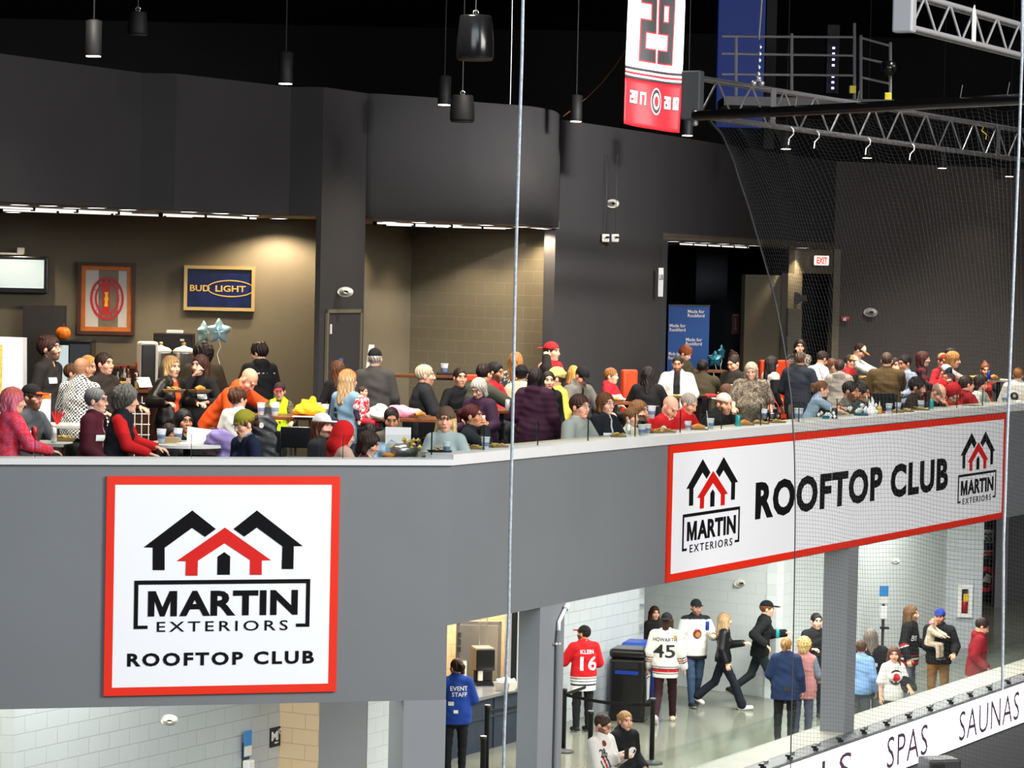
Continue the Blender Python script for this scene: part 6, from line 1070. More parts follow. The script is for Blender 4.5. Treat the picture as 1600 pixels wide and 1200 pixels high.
for px, Y, e, ang in ((-20, 42.6, 0, 0), (60, 40.6, 120, 110), (112, 38.6, 160, 120), (160, 42.4, 130, 115), (250, 42.6, 150, 110), (295, 39.6, 160, 120), (345, 43.0, 190, 105), (392, 41.3, 100, 110), (436, 43.55, 330, 145), (20, 43.0, 100, 110), (30, 37.2, 0, 0), (75, 37.4, 0, 0), (150, 38.2, 0, 0), (200, 39.0, 0, 0), (345, 40.2, 0, 0)): downlight(px, Y, ZSOF, e, None, ang)
for px, Y, e, ang in ((608, 44.5, 90, 110), (612, 46.9, 130, 130), (655, 44.2, 0, 0), (712, 45.6, 110, 110), (705, 48.6, 120, 120), (760, 45.4, 0, 0), (790, 48.1, 90, 120), (815, 46.4, 0, 0), (840, 47.2, 60, 110), (849, 48.0, 260, 145)): downlight(px, Y, ZSOF, e, None, ang)
for px, Y, e in ((1052, 54.6, 70), (1080, 55.6, 0), (1103, 56, 90), (1131, 57, 110), (1155, 58.4, 0), (1180, 59, 120), (1255, 61.4, 220)): downlight(px, Y, 8.15, e, None, 100)
for x, y, e in ((-4.6, 32.5, 215), (-1.6, 34.5, 215), (.4, 38.5, 250), (3.0, 43.0, 290), (6.0, 47.5, 340), (8.6, 53, 400), (11.5, 58.5, 650)): area('club_fill_lamp', (x, y - 2.2, 13.6), (x, y + .6, 4.6), 1.2, e, (1, .93, .82), None, 75)  # unseen fill lamps added above the club to brighten people and walls

blob_cloth('grey_jacket', 'dark mottled jacket hung over a chair beside the olive beanie', 'jacket', atY(412, 678, 31.9), [((0, 0, .10), (.15, .07, .12)), ((.02, 0, -.08), (.16, .08, .16)), ((.05, 0, -.25), (.13, .08, .14))], 'dark_grey')
gj = [o for o in COL.objects if o.name == 'grey_jacket'][0]; part('badge', move(([(x, 0, z) for x, z in disc_mesh(.055, .065)[0]], disc_mesh(.055, .065)[1]), (-.02, -.085, .10)), 'plastic', gj)
t = thing('handbag', 'black handbag with red strap beside the floral blouse', 'bag', atY(1209, 655, 42.45)); part('body', bevel_box((-.08, -.05, -.14), (.10, .05, .10), .03), 'gloss_black', t, True); part('strap', tube([V(-.06, 0, .08), V(-.07, 0, .22), V(-.01, 0, .30), V(.06, 0, .20), V(.08, 0, .08)], .010, 6), 'can_red', t, True)

def strip_lamp(lab, a, b):
    d = b - a; L = np.hypot(d[0], d[1]); t = thing('strip_lamp', lab, 'lamp', a, math.atan2(d[1], d[0]), 'strip lamps under the club soffits'); part('tube', tube([V(0, 0, -.035), V(L, 0, -.035)], .013, 8), 'tube', t, True); part('fixture', box((-.02, -.04, -.012), (L + .02, .04, 0)), 'plastic', t)
    for i in range(int(L / .9) + 1): part('clip', box((i * .9, -.03, -.065), (i * .9 + .03, .03, -.01)), 'matt_black', t)
def sp(px, Y, z=ZSOF): p = atY(px, 340, Y); return V(p[0], Y, z - .002)
strip_lamp('long strip lamp at the front of the bar soffit', sp(-20, 37.6), sp(205, 40.2)); strip_lamp('long strip lamp in the middle of the bar soffit', sp(0, 39.8), sp(300, 41.9)); strip_lamp('strip lamp before the beer sign', sp(250, 40.6), sp(400, 42.2)); strip_lamp('strip lamp at the front of the alcove soffit', sp(585, 44.0), sp(720, 45.6)); strip_lamp('strip lamp inside the alcove soffit', sp(600, 45.6), sp(790, 46.8)); strip_lamp('strip lamp inside the lobby ceiling', sp(1060, 56.2, 8.15), sp(1170, 60.5, 8.15))
# ---------------------------------------------------------------- the people
def rz2(yaw): a = math.radians(yaw + 180); return np.array([[math.cos(a), -math.sin(a), 0], [math.sin(a), math.cos(a), 0], [0, 0, 1]])
STOOLS = []
def place(hx, hy, yaw, label, Y=None, floor=F2, stool=True, off=None, **q):
    """the crown of the head stands where the ray (hx, hy) meets depth Y; without Y the stature decides the depth"""
    if off is not None: Y = (onR if hx > 700 else onL)(hx, hy, off)[1]
    sit = q.get('legs') == 'sit'; q.setdefault('H', 1.64 if q.get('fem') else 1.78)
    hatup = {'cap': .014, 'beanie': .03, 'hood': .03}.get(q.get('hat', ('',))[0], 0) or {'short': .008, 'messy': .03, 'afro': .06, 'curly': .03, 'bun': .06, 'long': .014, 'bob': .016, 'fringe': .012}.get(q.get('hair', ('',))[0], 0)
    k = skeleton(**q)
    if not sit:
        if Y is None:
            d = ray(hx, hy); Y = (floor + k['top'][2] + hatup - k['zl'] - CZ) / d[2]
        else:
            want = atY(hx, hy, Y)[2] - floor - hatup; q['H'] *= want / (k['top'][2] - k['zl']); k = skeleton(**q)
    P = atY(hx, hy, Y); R = rz2(yaw); c = R @ ((k['HC'] + k['top'] * 2) / 3 * V(1, 1, 0))
    z = floor - k['zl'] if not sit else P[2] - hatup - k['top'][2]
    loc = V(P[0] - c[0], P[1] - c[1], z); sc = FPX / Y
    if q.get('tag'):
        dx = abs(q['tag'][0]); q['tag'] = (dx if 25 < yaw < 160 else -dx if -160 < yaw < -25 else q['tag'][0], q['tag'][1])
    root, k = build_person(q.pop('name', 'person'), q, label, loc, yaw, detail=1.0 if sc > 105 else 1.2 if sc > 88 else 1.35)
    if sit and stool:
        pz = z + k['P'][2] - .155 * k['s']; STOOLS.append((loc, yaw, pz, label))
    return root, k, loc
def g(col, name='shirt', **k): return dict(col=col, name=name, **k)
JR = [('hem', 'e8e8e6', -.13, .0), ('hem', '101010', -.10, -.075), ('hem', '101010', -.04, -.015), ('sleeve', 'e8e8e6', .66, .84), ('sleeve', '101010', .70, .73), ('sleeve', '101010', .77, .80), ('collar', 'e8e8e6', .535, 0)]
JW = [('hem', '141414', -.03, -.01), ('hem', 'b8161e', -.075, -.045), ('hem', '141414', -.11, -.09), ('sleeve', '141414', .60, .64), ('sleeve', 'b8161e', .68, .73), ('sleeve', '141414', .76, .80), ('collar', 'b8161e', .535, 0)]
NT = lambda dx=.09, up=.34: (dx, up)
BLK, NAVY = '141416', '171c2b'
crest = [('crest', 'disc', False, .27, 0, .20, 'red'), ('crest_mark', 'disc', False, .27, .0, .09, 'yellow')]
# --- the tables behind the parapet's short face
place(21, 605, 128, 'woman with pink hair in red and pink sweater sitting at a pale table', off=.85, fem=1, legs='sit', wide=1.2, lean=8, turn=20, hair=('bob', 'c9667a'), roots='b5524a', R='table', L=(.40, .05, -.32, .5), tops=[g('e2343c', 'sweater', pat=[('spots', 'c4587e', 120)], vox=.012, hem=.08, o=.02), ], pants=dict(col='232a3c'))
place(50, 600, 62, 'bearded man in black cap with orange brim and dark grey tee', Y=31.2, legs='sit', wide=1.1, lean=6, skin='pink', beard='4a2c1c', glasses=1, hair=('short', '3a2418'), hat=('cap', '121214', 'e0501c'), R='table', L='table', tops=[g('4a4c50', 'tee', sl=.38)], tag=(-.06, .33))
place(76, 523, 72, 'tall bearded man with glasses in dark jacket standing by the white board', Y=35.2, wide=1.12, nod=-6, beard='38241a', glasses='light', hair=('messy', '3a2016'), tops=[g('24201e', 'jacket', o=.024, collar=1, vneck=1)], tag=(-.10, .36))
place(113, 568, 85, 'brown-haired person in green top half hidden behind the bald man', Y=36.8, fem=1, hair=('short', '5a3a22'), tops=[g('2c5a3e')])
place(140, 556, 60, 'fair-haired woman looking down beyond the bald man', Y=37.6, fem=1, hair=('short', 'c98f45'), nod=15, tops=[g('c9b48c')])
place(128, 559, 155, 'bald man in black and white gingham shirt seen from behind', Y=33.4, skin='olive', wide=1.15, stubble='5a3a22', lean=5, hair=('none', '2a1a10'), L='table', R='fwd', tops=[g('e6e2dc', pat=[('check', '17181c', 150)], vox=.0095, o=.022, collar=1)])
place(163, 551, 58, 'smiling dark-haired man in brown quarter-zip behind the grey-haired woman', Y=35.6, wide=1.12, smile=1, hair=('short', '2e1c12'), L='table', R='near', tops=[g('2b231d', 'pullover', o=.022, collar=1)], tag=(-.13, .28), skin='pink')
place(150, 606, 78, 'grey-haired woman with glasses in maroon jacket', off=.8, fem=1, legs='sit', wide=1.15, glasses=1, lean=2, smile=1, hair=('short', '4c4c4e'), roots='8e8c8a', R='lap', L='lap', tops=[g('e6e2e0', o=.008, collar=1), g('4a1220', 'jacket', o=.026, open=.022)], tag=(-.12, .31))
place(198, 602, 88, 'grey curly-haired woman in black vest with red sleeves', off=.85, fem=1, legs='sit', wide=1.15, lean=10, turn=-6, hair=('curly', '4a4642'), roots='6f6b66', R=(.34, .02, -.34, .6), L='table', tops=[g('c01418', 'sweater', o=.018), g('15171f', 'vest', o=.036, sl=0)])
place(287, 639, 42, 'young woman with long black hair and dark glasses at the round table', Y=32.0, fem=1, legs='sit', skin='tan', hair=('long', '17110f'), glasses=1, turn=8, R='lap', L='lap', tops=[g('17171a', vneck=1)], marks=[('print', 'patch', False, .24, 0, .05, 'white')])
place(266, 661, 60, 'small child with dark hair peeking over the round table', Y=31.6, kid=1, H=1.1, legs='sit', skin='tan', nod=10, hair=('bob', '22150f'), tops=[g('1c1a20')])
place(335, 666, 150, 'small brown-haired child half hidden behind the lavender fleece', Y=31.7, kid=1, H=1.1, legs='sit', hair=('messy', '2c1a14'), tops=[g('3a2a30')])
place(379, 640, -48, 'woman in olive beanie and navy jersey looking down', off=.8, fem=1, legs='sit', lean=6, nod=16, glasses='light', hair=('pony', '3a221a'), hat=('beanie', '8c8428', '7e7622'), R='lap', L='near', tops=[g('171f38', 'jersey', vneck=1, pat=[('collar', '8890a0', .55, 0)], o=.022)], tag=(-.05, .24), marks=[('lettering', 'VE', False, .31, .05, .04, 'white')])
place(268, 556, 55, 'blonde woman in black leather jacket over orange top holding a plate', Y=36.3, fem=1, wide=1.12, turn=6, hair=('bob', 'b99a66'), roots='8a6a40', L=(.25, .10, -.24, .6), R=(.24, .18, -.22, .6), tops=[g('df4a17', 'top', o=.008, vneck=1), g('1b1714', 'jacket', o=.03, open=.05, mat='leather', hem=.16)], pants=dict(col='9aa3ae'))
plate('plate of food held by the blonde woman', atY(272, 613, 35.85), 'chips', 1.5)
place(313, 554, -22, 'brunette woman in black top eating, with a plate in her other hand', Y=36.9, fem=1, wide=1.05, turn=10, band='R', hair=('long', '3a1d12'), R='mouth', L=(.26, .10, -.24, .6), tops=[g(BLK, 'top', o=.016)], tag=(-.09, .30), pants=dict(col='3a4a66'))
plate('plate with hot dog held by the brunette woman', atY(312, 613, 36.4), 'bun', 1.4)
place(318, 534, 195, 'person with big dark curly hair and brown sweater at the bar, back turned', Y=41.3, wide=1.35, hair=('afro', '191210'), skin='brown', L='near', R='near', tops=[g('3b3024', 'sweater', o=.03)])
place(404, 534, 212, 'dark-haired man in black track jacket with white piping seen from behind', Y=41.2, wide=1.15, glasses=1, turn=-28, nod=14, hair=('messy', '1e1310'), L='near', R='near', tops=[g('121214', 'jacket', o=.03, hood=1, pat=[('hem', 'd8d8d8', .415, .425)])])
place(396, 582, 62, 'bald man in orange hoodie bending over the brown table', Y=34.9, lean=46, nod=38, wide=1.12, skin='pink', hair=('none', '6a4a38'), stubble='b08468', legs='stand', L='reach', R=(.30, .0, -.34, .6), tops=[g('cf4a12', 'hoodie', o=.03, hood=1, hem=.10)], marks=[('badge', 'patch', False, .34, .08, .03, 'white')])
place(372, 603, 158, 'boy with brown hair and white tee, back turned', Y=33.4, kid=1, hair=('messy', '4a2a18'), turn=25, tops=[g('dcd8d2', 'tee', sl=.38, o=.022)], L='near', R='near', pants=dict(col='22242c'))
place(437, 597, -4, 'child with dark red-brimmed cap, glasses and neon vest behind the table', Y=34.9, kid=1, H=1.2, legs='sit', glasses='light', nod=8, hair=('short', '3a2418'), hat=('cap', '2a1a1c', 'b02030'), L='table', R='table', tops=[g('3c3a2c', o=.014, pat=[('spots', '6a6248', 60)]), g('b8e01c', 'vest', sl=0, o=.022, vneck=1)], marks=[('beads', 'patch', False, .10, .03, .03, 'red'), ('beads', 'patch', False, .17, -.03, .03, 'red')])
place(527, 563, 216, 'brown-haired woman in black top turned away beside the denim jacket', Y=39.6, fem=1, hair=('long', '5a3620'), tops=[g('1a1618', 'top')], L='near', R='near')
place(544, 577, 140, 'blonde long-haired woman in pale denim jacket carrying a baby', Y=34.6, fem=1, wide=1.05, hair=('long', 'b0906a'), roots='a06a3a', R=(.26, -.08, -.30, .6), L='hold', turn=5, tops=[g('6f8fa6', 'jacket', o=.026)], marks=[('strap', 'patch', True, .26, -.08, .05, 'dark_frame'), ('strap', 'patch', True, .33, -.09, .05, 'dark_frame'), ('strap', 'patch', True, .19, -.075, .05, 'dark_frame')], pants=dict(col='3c4a5e'))
place(567, 604, 62, 'baby in red and navy outfit held by the woman in denim', Y=34.25, kid=1, H=.80, legs='sit', stool=False, hair=('crop', '3a2418'), tops=[g('231d2c', o=.014), g('a81c2c', 'romper', sl=.3, o=.022, pat=[('spots', 'e8d8d8', 80)])], pants=dict(col='a81c2c'))
place(586, 544, 181, 'man in black cap and grey sweater standing with his back turned', wide=1.15, H=1.80, hair=('crop', 'b0a8a0'), hat=('cap', '111214', '111214'), tops=[g('3c3a38', 'sweater', o=.03)], marks=[], R='fwd', L='fwd')
place(664, 570, 104, 'stout blond man in black sweater sitting with his back turned', Y=37.3, legs='sit', wide=1.4, belly=.5, hair=('short', 'b7a48c'), skin='pink', turn=8, L='table', R='table', tops=[g('17181c', 'sweater', o=.03)])
place(504, 645, 66, 'woman in white cap with long brown hair and grey top, hand at her face', off=1.2, fem=1, legs='sit', turn=12, hair=('long', '4a2414'), hat=('cap', 'e2dfd8', 'e2dfd8'), L='mouth', R='lap', tops=[g('2e2d31', 'top', o=.02)])
place(520, 650, 80, 'child in navy beanie behind the white cap', Y=32.4, kid=1, H=1.15, legs='sit', skin='brown', hair=('crop', '1a1210'), hat=('beanie', '161e36', '161e36'), tops=[g('6f8fae')])
place(541, 658, 118, 'person in bright red hood with pale pink sleeve', off=.68, legs='sit', kid=1, H=1.45, lean=14, nod=10, hair=('none', '3a2418'), hat=('hood', 'b80f14', 'b80f14'), L='table', R='table', tops=[g('b80f14', 'hoodie', o=.035, pat=[('half', 'c9a08e', .10), ('hem', '2c2a2c', .36, .41)])])
place(580, 674, 76, 'dark-haired girl in red plaid shirt leaning down', off=.72, fem=1, kid=1, H=1.45, legs='sit', lean=6, nod=16, turn=-4, hair=('bob', '2c1c18'), L='lap', R='lap', tops=[g('8c1a26', 'shirt', pat=[('plaid', '2a2a3a', 75), ('plaid', 'c8c0c4', 40)])])
place(612, 638, 5, 'smiling woman with cropped dark hair reading a white sheet', Y=31.6, fem=1, legs='sit', smile=1, nod=18, skin='olive', hair=('crop', '1a1110'), L=(.30, -.02, -.30, .6), R=(.30, -.02, -.30, .6), tops=[g('8aa6c0', 'top', pat=[('yoke', '5a5346', .42, .6)])])
tag(part('white_sheet', box((-.14, 0, -.12), (.14, .006, .10)), 'paper', None, False, atY(622, 682, 31.05), -.15), 'white printed sheet held up by the smiling woman', 'paper')
tag(part('plastic_bag', prism([(-.05, -.1), (.05, -.1), (.07, .1), (0, .14), (-.06, .08)], -.03, .03), 'bottle', None, False, atY(611, 707, 30.6)), 'pale blue bag below the white sheet', 'bag')
place(580, 664, 20, 'dark-haired child in black bending behind the red hood', Y=32.3, kid=1, H=1.2, legs='sit', nod=35, hair=('short', '15100f'), tops=[g('15151a')])
# --- middle: tables behind the long face
place(719, 575, 22, 'dark-haired man in black facing out beside the red case', Y=41.2, legs='sit', hair=('short', '2e1d14'), skin='pink', R='table', L='table', tops=[g('141418')])
place(757, 568, 128, 'dark-haired man in olive sweater leaning in, back turned', Y=39.2, lean=14, wide=1.25, legs='sit', hair=('short', '1f130e'), skin='pink', turn=-15, L='table', R='reach', tops=[g('41443a', 'sweater', o=.028)])
place(775, 566, 66, 'moustached dark-haired man bowed beside the olive sweater', Y=40.2, nod=10, hair=('short', '120c0b'), skin='tan', beard='2a1c18', legs='sit', L='table', R='table', tops=[g('b3202a', 'shirt')])
place(746, 592, -36, 'white-haired woman in plum sweater looking down', Y=37.2, fem=1, legs='sit', wide=1.3, nod=24, glasses=1, hair=('bob', 'a8a29a'), L='near', R='near', tops=[g('2f1730', 'sweater', o=.026)], tag=(-.11, .32), lean=8)
place(697, 634, -6, 'fair woman in brown beanie and pale grey hoodie at the counter corner', off=.75, fem=1, legs='sit', hair=('long', 'c9aa74'), hat=('beanie', '5a4638', '5a4638'), skin='pink', L='table', R='near', tops=[g('a9b4b6', 'hoodie', o=.026, hood=1)], marks=[('lettering', 'BLK', False, .31, -.02, .06, 'charcoal')])
place(738, 633, 74, 'woman with dark red ponytail in black eating at the counter', off=1.15, fem=1, legs='sit', hair=('pony', '47140f'), skin='tan', L='table', R='mouth', tops=[g('171a20', 'sweater', o=.024)])
place(806, 552, 168, 'wavy blonde woman with floral top seen from behind', Y=43.2, fem=1, hair=('wavy', 'a87440'), tops=[g('d8d2c6', pat=[('spots', '3a3a40', 60)])])
place(815, 569, 176, 'person in black beanie and cream sweater, back turned', Y=40.5, fem=1, legs='sit', wide=1.15, hair=('short', '1a1413'), hat=('beanie', '161416', '161416'), L='near', R='table', tops=[g('d9c9a2', 'sweater', o=.028)])
place(838, 575, 158, 'dark-haired woman in long plum puffer coat standing near the rail', fem=1, Y=36.2, wide=1.2, hair=('bob', '1d1214'), turn=-10, L=(.20, .02, -.30, .5), R='fwd', tops=[g('2b0a21', 'coat', o=.05, hem=.55, puff=1, hood=1, flare=.04)], pants=dict(col='2a0c22'))
place(857, 580, 30, 'pale person in long black coat behind the plum coat', Y=37.6, fem=1, hair=('short', '231714'), turn=20, tops=[g('101013', 'coat', hem=.5, o=.03)])
place(869, 573, -60, 'girl in yellow beanie and yellow coat facing away', Y=38.6, kid=1, hair=('short', '3a2c22'), hat=('beanie', 'd3bb6a', 'd3bb6a'), L='down', R='near', turn=-150 + 170, tops=[g('c9b64e', 'coat', o=.035, hem=.25)], pants=dict(col='5d6674'))
rc = place(862, 534, 58, 'man in red backwards cap and dark jersey talking on the phone', Y=43.0, wide=1.12, H=1.82, hair=('crop', '3a2418'), hat=('cap', 'c8232a', 'c8232a', 'back'), R='ear', L='near', tops=[g('1b1614', 'jersey', o=.03, pat=[('yoke', 'd8d2ca', .40, .18), ('yoke', 'b81c28', .47, .05), ('hem', 'c8c2ba', .02, .06)])], marks=[('lettering', '98', False, .22, 0, .16, 'white')])
S_, E_, W_h, _c = rc[1]['R']; ph = rc[2] + rz2(58) @ (W_h + unit(W_h - E_) * .09 + V(-.04, 0, 0)); tag(part('phone', bevel_box((-.035, -.005, -.07), (.035, .005, .07), .004), 'gloss_black', None, False, ph, 1.9), 'black phone at the ear of the man in red cap', 'phone')
place(896, 571, 190, 'blonde woman in red jersey behind the man in black cap', Y=44.5, fem=1, hair=('long', 'c9954a'), tops=[g('a8161e', 'jersey', pat=[('hem', '141414', .42, .46)])])
place(913, 575, 42, 'man in black cap and grey hoodie looking down at the table', Y=42.6, legs='sit', wide=1.2, lean=18, nod=34, hair=('crop', '2a1c14'), hat=('cap', '131315', '131315'), skin='pink', L='table', R='table', tops=[g('16161a', o=.01), g('6a665f', 'hoodie', o=.03, open=.03, hood=1)], tag=(-.08, .32))
place(955, 575, 64, 'boy with light brown hair in red and white hoodie', Y=45.2, kid=1, H=1.45, legs='sit', hair=('fringe', '8a5a30'), L='table', R='table', tops=[g('d8cfc4', 'hoodie', o=.022, hood=1, pat=[('yoke', 'b8202c', .36, .9)])])
place(1013, 575, 172, 'dark-haired woman in black seen from behind beside the orange seat', Y=44.0, fem=1, legs='sit', wide=1.35, hair=('wavy', '1c1312'), L='table', R='table', tops=[g('100f12', 'sweater', o=.03)])
place(906, 616, 58, 'young man in grey tee with glasses resting an arm on the counter', off=.75, legs='sit', wide=1.15, hair=('fringe', '3a2018'), skin='pink', glasses='light', turn=10, lean=4, band='R', L='table', R=(.30, .10, -.34, .6), tops=[g('8f9390', 'tee', sl=.42, o=.022)])
place(946, 613, 52, 'brown-haired woman in glasses and black jacket with white zip', off=.80, fem=1, legs='sit', wide=1.15, smile=1, glasses='light', turn=12, hair=('bob', '5a3618'), L='table', R='lap', tops=[g('14161e', 'jacket', o=.028, pat=[('front', 'c8c8cc', .008)])], tag=(.10, .31), marks=[('logo_mark', 'patch', False, .29, -.11, .03, 'white')])
place(986, 637, 58, 'boy with brown hair in white and blue shirt at the counter', off=.7, kid=1, H=1.3, legs='sit', hair=('fringe', '6f4a2a'), turn=8, L='table', R='table', tops=[g('d8cdb8', pat=[('hem', '2a8aa0', .0, .22)])])
place(998, 625, 62, 'brown-haired girl drinking from a big cup', off=1.0, fem=1, kid=1, H=1.5, legs='sit', hair=('long', '7a5430'), L='mouth', R='mouth', tops=[g('2c2422')])
cup('big plastic cup at the drinking girl\'s mouth', onR(1018, 654, .78), None, 1.25)
place(1052, 622, 44, 'bald older man in red hockey jersey leaning on the counter', off=.62, legs='sit', wide=1.3, belly=.3, lean=22, nod=30, skin='pink', hair=('none', 'a89484'), stubble='c0a090', L='table', R='near', tops=[g('c01319', 'jersey', o=.034, pat=[('collar', 'e8e8e8', .53, 0)])], marks=[('crest', 'disc', False, .455, .13, .10, 'white'), ('crest_mark', 'disc', False, .455, .13, .07, 'yellow'), ('sleeve_number', '10', False, .33, .20, .12, 'white')])
place(1080, 616, 56, 'short grey-haired woman in red hockey jersey bending to the counter', off=.72, fem=1, legs='sit', wide=1.2, lean=20, nod=20, skin='pink', hair=('short', '9a8f84'), L='table', R='table', tops=[g('bf1219', 'jersey', o=.032, pat=[('sleeve', 'e8e8e8', .50, .62), ('sleeve', '151515', .54, .58)])], marks=[('crest', 'disc', False, .45, .12, .10, 'white'), ('crest_mark', 'disc', False, .45, .12, .07, 'yellow')])
place(1132, 614, 46, 'man in white backwards cap and black hoodie pointing across the counter', off=.75, legs='sit', wide=1.3, lean=14, turn=14, skin='pink', hair=('crop', '8a5a3a'), beard='a8785a', hat=('cap', 'd3c9bd', 'd3c9bd', 'back'), L=(.46, .0, -.26, .25), R='near', tops=[g('121316', 'hoodie', o=.034, hood=1)], marks=[('drawstring', 'patch', False, .44, .04, .03, 'white'), ('drawstring', 'patch', False, .40, .04, .02, 'white')])
place(1174, 566, -10, 'stout woman with grey blonde hair in floral blouse holding a cup', Y=42.6, fem=1, wide=1.5, belly=.7, H=1.66, nod=10, smile=1, glasses='light', skin='pink', hair=('bob', 'a3947e'), lean=6, L=(.10, .16, -.46, .7), R='near', tops=[g('6b6052', 'blouse', sl=.46, o=.03, hem=.16, vox=.011, pat=[('spots', '8d806e', 130), ('spots', '453e37', 105)])])
cup('cola cup held low by the floral blouse woman', atY(1194, 655, 42.3), 'cola', 1.2)
place(1059, 557, -8, 'bearded man with glasses in white jacket holding plates', Y=44.6, wide=1.22, H=1.8, glasses=1, skin='tan', beard='1d1411', hair=('crop', '1f1511'), nod=8, L='near', R='near', tops=[g('17171a', o=.01), g('cfcac4', 'jacket', o=.03, open=.055, collar=1)], pants=dict(col='8795a3'), tag=(-.09, .36))
plate('plate of food carried by the man in white jacket', atY(1054, 622, 44.2), 'chips', 1.5)
place(1074, 540, 62, 'red-haired man in olive jacket looking down before the blue banner', Y=50.5, wide=1.15, nod=26, lean=8, skin='pink', hair=('messy', '7a3a1c'), L='table', R='table', tops=[g('3f3a26', 'jacket', o=.03)])
place(1098, 562, 168, 'dark-skinned man in brown sweater seen from behind', Y=48.0, legs='sit', wide=1.35, skin='dark', hair=('crop', '0f0b0a'), lean=8, L='near', R='reach', tops=[g('38301f', 'sweater', o=.032)])
place(1145, 556, -46, 'man with cropped hair in dark shirt with name tag looking down', Y=48.8, legs='sit', wide=1.25, nod=22, skin='pink', hair=('crop', '2a1c16'), L='table', R='near', tops=[g('26221c', 'shirt', o=.028)], tag=(-.10, .32))
place(1147, 545, 95, 'person with reddish hair far behind the man with name tag', Y=55, fem=1, hair=('bun', '4a2618'), tops=[g('2a2622')])
place(1137, 600, 105, 'brown-haired person bowed between dark table and floral blouse', Y=45.2, legs='sit', lean=10, fem=1, hair=('bob', '4a2c18'), skin='pink', tops=[g('1f1b1a')])
place(1206, 556, 118, 'woman with long dark hair in white and black top turned away', Y=46.6, fem=1, hair=('long', '1f1413'), L='near', R='down', tops=[g('d8d3cc', 'top', pat=[('sleeve', '17171a', .05, 1.)], o=.022)], pants=dict(col='1c2940'))
place(1250, 530, -4, 'dark-haired woman in patterned cardigan resting her chin on her hand', Y=53.4, fem=1, hair=('long', '2a1a16'), R='chin', L='mouth', tops=[g('2a2724', 'cardigan', vox=.012, pat=[('spots', '8a8074', 70)], o=.024)])
place(1250, 550, 152, 'man with cropped hair in dark navy suit jacket seen from behind', Y=46.0, wide=1.3, hair=('crop', '4a3628'), turn=-12, skin='tan', L='near', R='near', tops=[g('1a1f2a', 'jacket', o=.032, hem=.2)], pants=dict(col='1c2534'))
place(1288, 550, 120, 'dark-haired man in white shirt leaning over, back turned', Y=49.5, wide=1.2, lean=26, nod=20, hair=('short', '2c1f18'), skin='tan', L='reach', R='near', tops=[g('cfd2d6', 'shirt', o=.026)], tag=None)
place(1300, 560, 40, 'brown-haired child glimpsed behind the grey hood', Y=50.6, kid=1, H=1.4, hair=('bob', '6a4028'), tops=[g('5a4a44')])
place(1312, 562, 172, 'person in grey hooded sweatshirt seen from behind', Y=47.0, fem=1, wide=1.15, hair=('short', '3c2822'), L='near', R='near', tops=[g('8b8379', 'hoodie', o=.034, hood=1)])
place(1329, 554, 58, 'child in tan and black cap with red collar', Y=50.4, kid=1, H=1.35, legs='sit', nod=6, hair=('short', '3a281c'), skin='pink', hat=('cap', '3a3228', 'c9ad7c', 'f', 'b08a58'), L='table', R='table', tops=[g('2c2c24', o=.02, pat=[('yoke', 'b8242a', .42, .8)])])
place(1347, 538, 66, 'man in white and brown cap bending over the far table', Y=54, lean=28, nod=26, hair=('crop', '3a2a20'), hat=('cap', '2e1c14', 'a86a3a', 'f', 'd9cdb8'), skin='pink', L='reach', R='reach', tops=[g('d9d2c2', 'vest', o=.02, pat=[('sleeve', 'e6e2da', .0, 1.)])])
place(1386, 551, 168, 'man in khaki jacket seen from behind at the dark table', Y=46.5, legs='sit', wide=1.35, hair=('crop', '4c3a2c'), L='near', R='reach', tops=[g('4c3a1c', 'jacket', o=.034)])
place(1398, 559, 20, 'man with hands clasped before his mouth behind the khaki jacket', Y=50.2, legs='sit', hair=('short', '2c1c14'), skin='pink', L='mouth', R='mouth', tops=[g('8a8784', 'shirt')])
place(1413, 555, -58, 'dark-haired man with glasses in light blue shirt', Y=49.2, legs='sit', wide=1.2, glasses=1, nod=12, skin='tan', hair=('short', '17110f'), L='table', R='chin', tops=[g('8d98ac', 'shirt', o=.026, collar=1)])
place(1285, 596, 92, 'girl in light blue tee reaching across the counter', off=.62, fem=1, kid=1, H=1.25, lean=24, legs='sit', band='L', hair=('pony', '6a4426'), L=(.50, .02, -.14, .4), R='reach', tops=[g('8fa6bc', 'tee', sl=.4)])
place(1331, 596, 62, 'dark-haired young man in grey camouflage at the counter', off=.85, legs='sit', lean=16, skin='tan', nod=8, hair=('short', '17100e'), beard='4a3428', L='table', R='near', tops=[g('4c4a46', 'sweatshirt', pat=[('spots', '6e6a62', 40)])])
place(1348, 600, 64, 'dark-haired young woman in dark teal beside the camouflage shirt', off=.95, fem=1, legs='sit', nod=8, skin='olive', hair=('short', '171012'), L='table', R='table', tops=[g('25302f')])
place(1435, 588, 70, 'bearded man with glasses in brown jacket at the far counter', off=.75, legs='sit', wide=1.2, lean=6, nod=10, glasses='light', skin='pink', beard='2a1c16', hair=('messy', '17110f'), L='table', R='table', tops=[g('241a15', 'jacket', o=.032)], tag=(-.10, .30))
place(1442, 549, 82, 'woman with auburn bob in red plaid shirt', Y=50.4, fem=1, glasses='light', hair=('bob', '4a2018'), L='near', R='table', tops=[g('6a1520', 'shirt', pat=[('plaid', '1c1418', 60)])])
place(1474, 552, 22, 'child in red and tan cap behind the cap held up', Y=51.2, kid=1, H=1.45, nod=14, hair=('short', '5a4030'), skin='pink', hat=('cap', 'b08a5a', 'c8a878', 'f', '9a2a20'), L='chin', R='table', tops=[g('a81c26', 'jacket')])
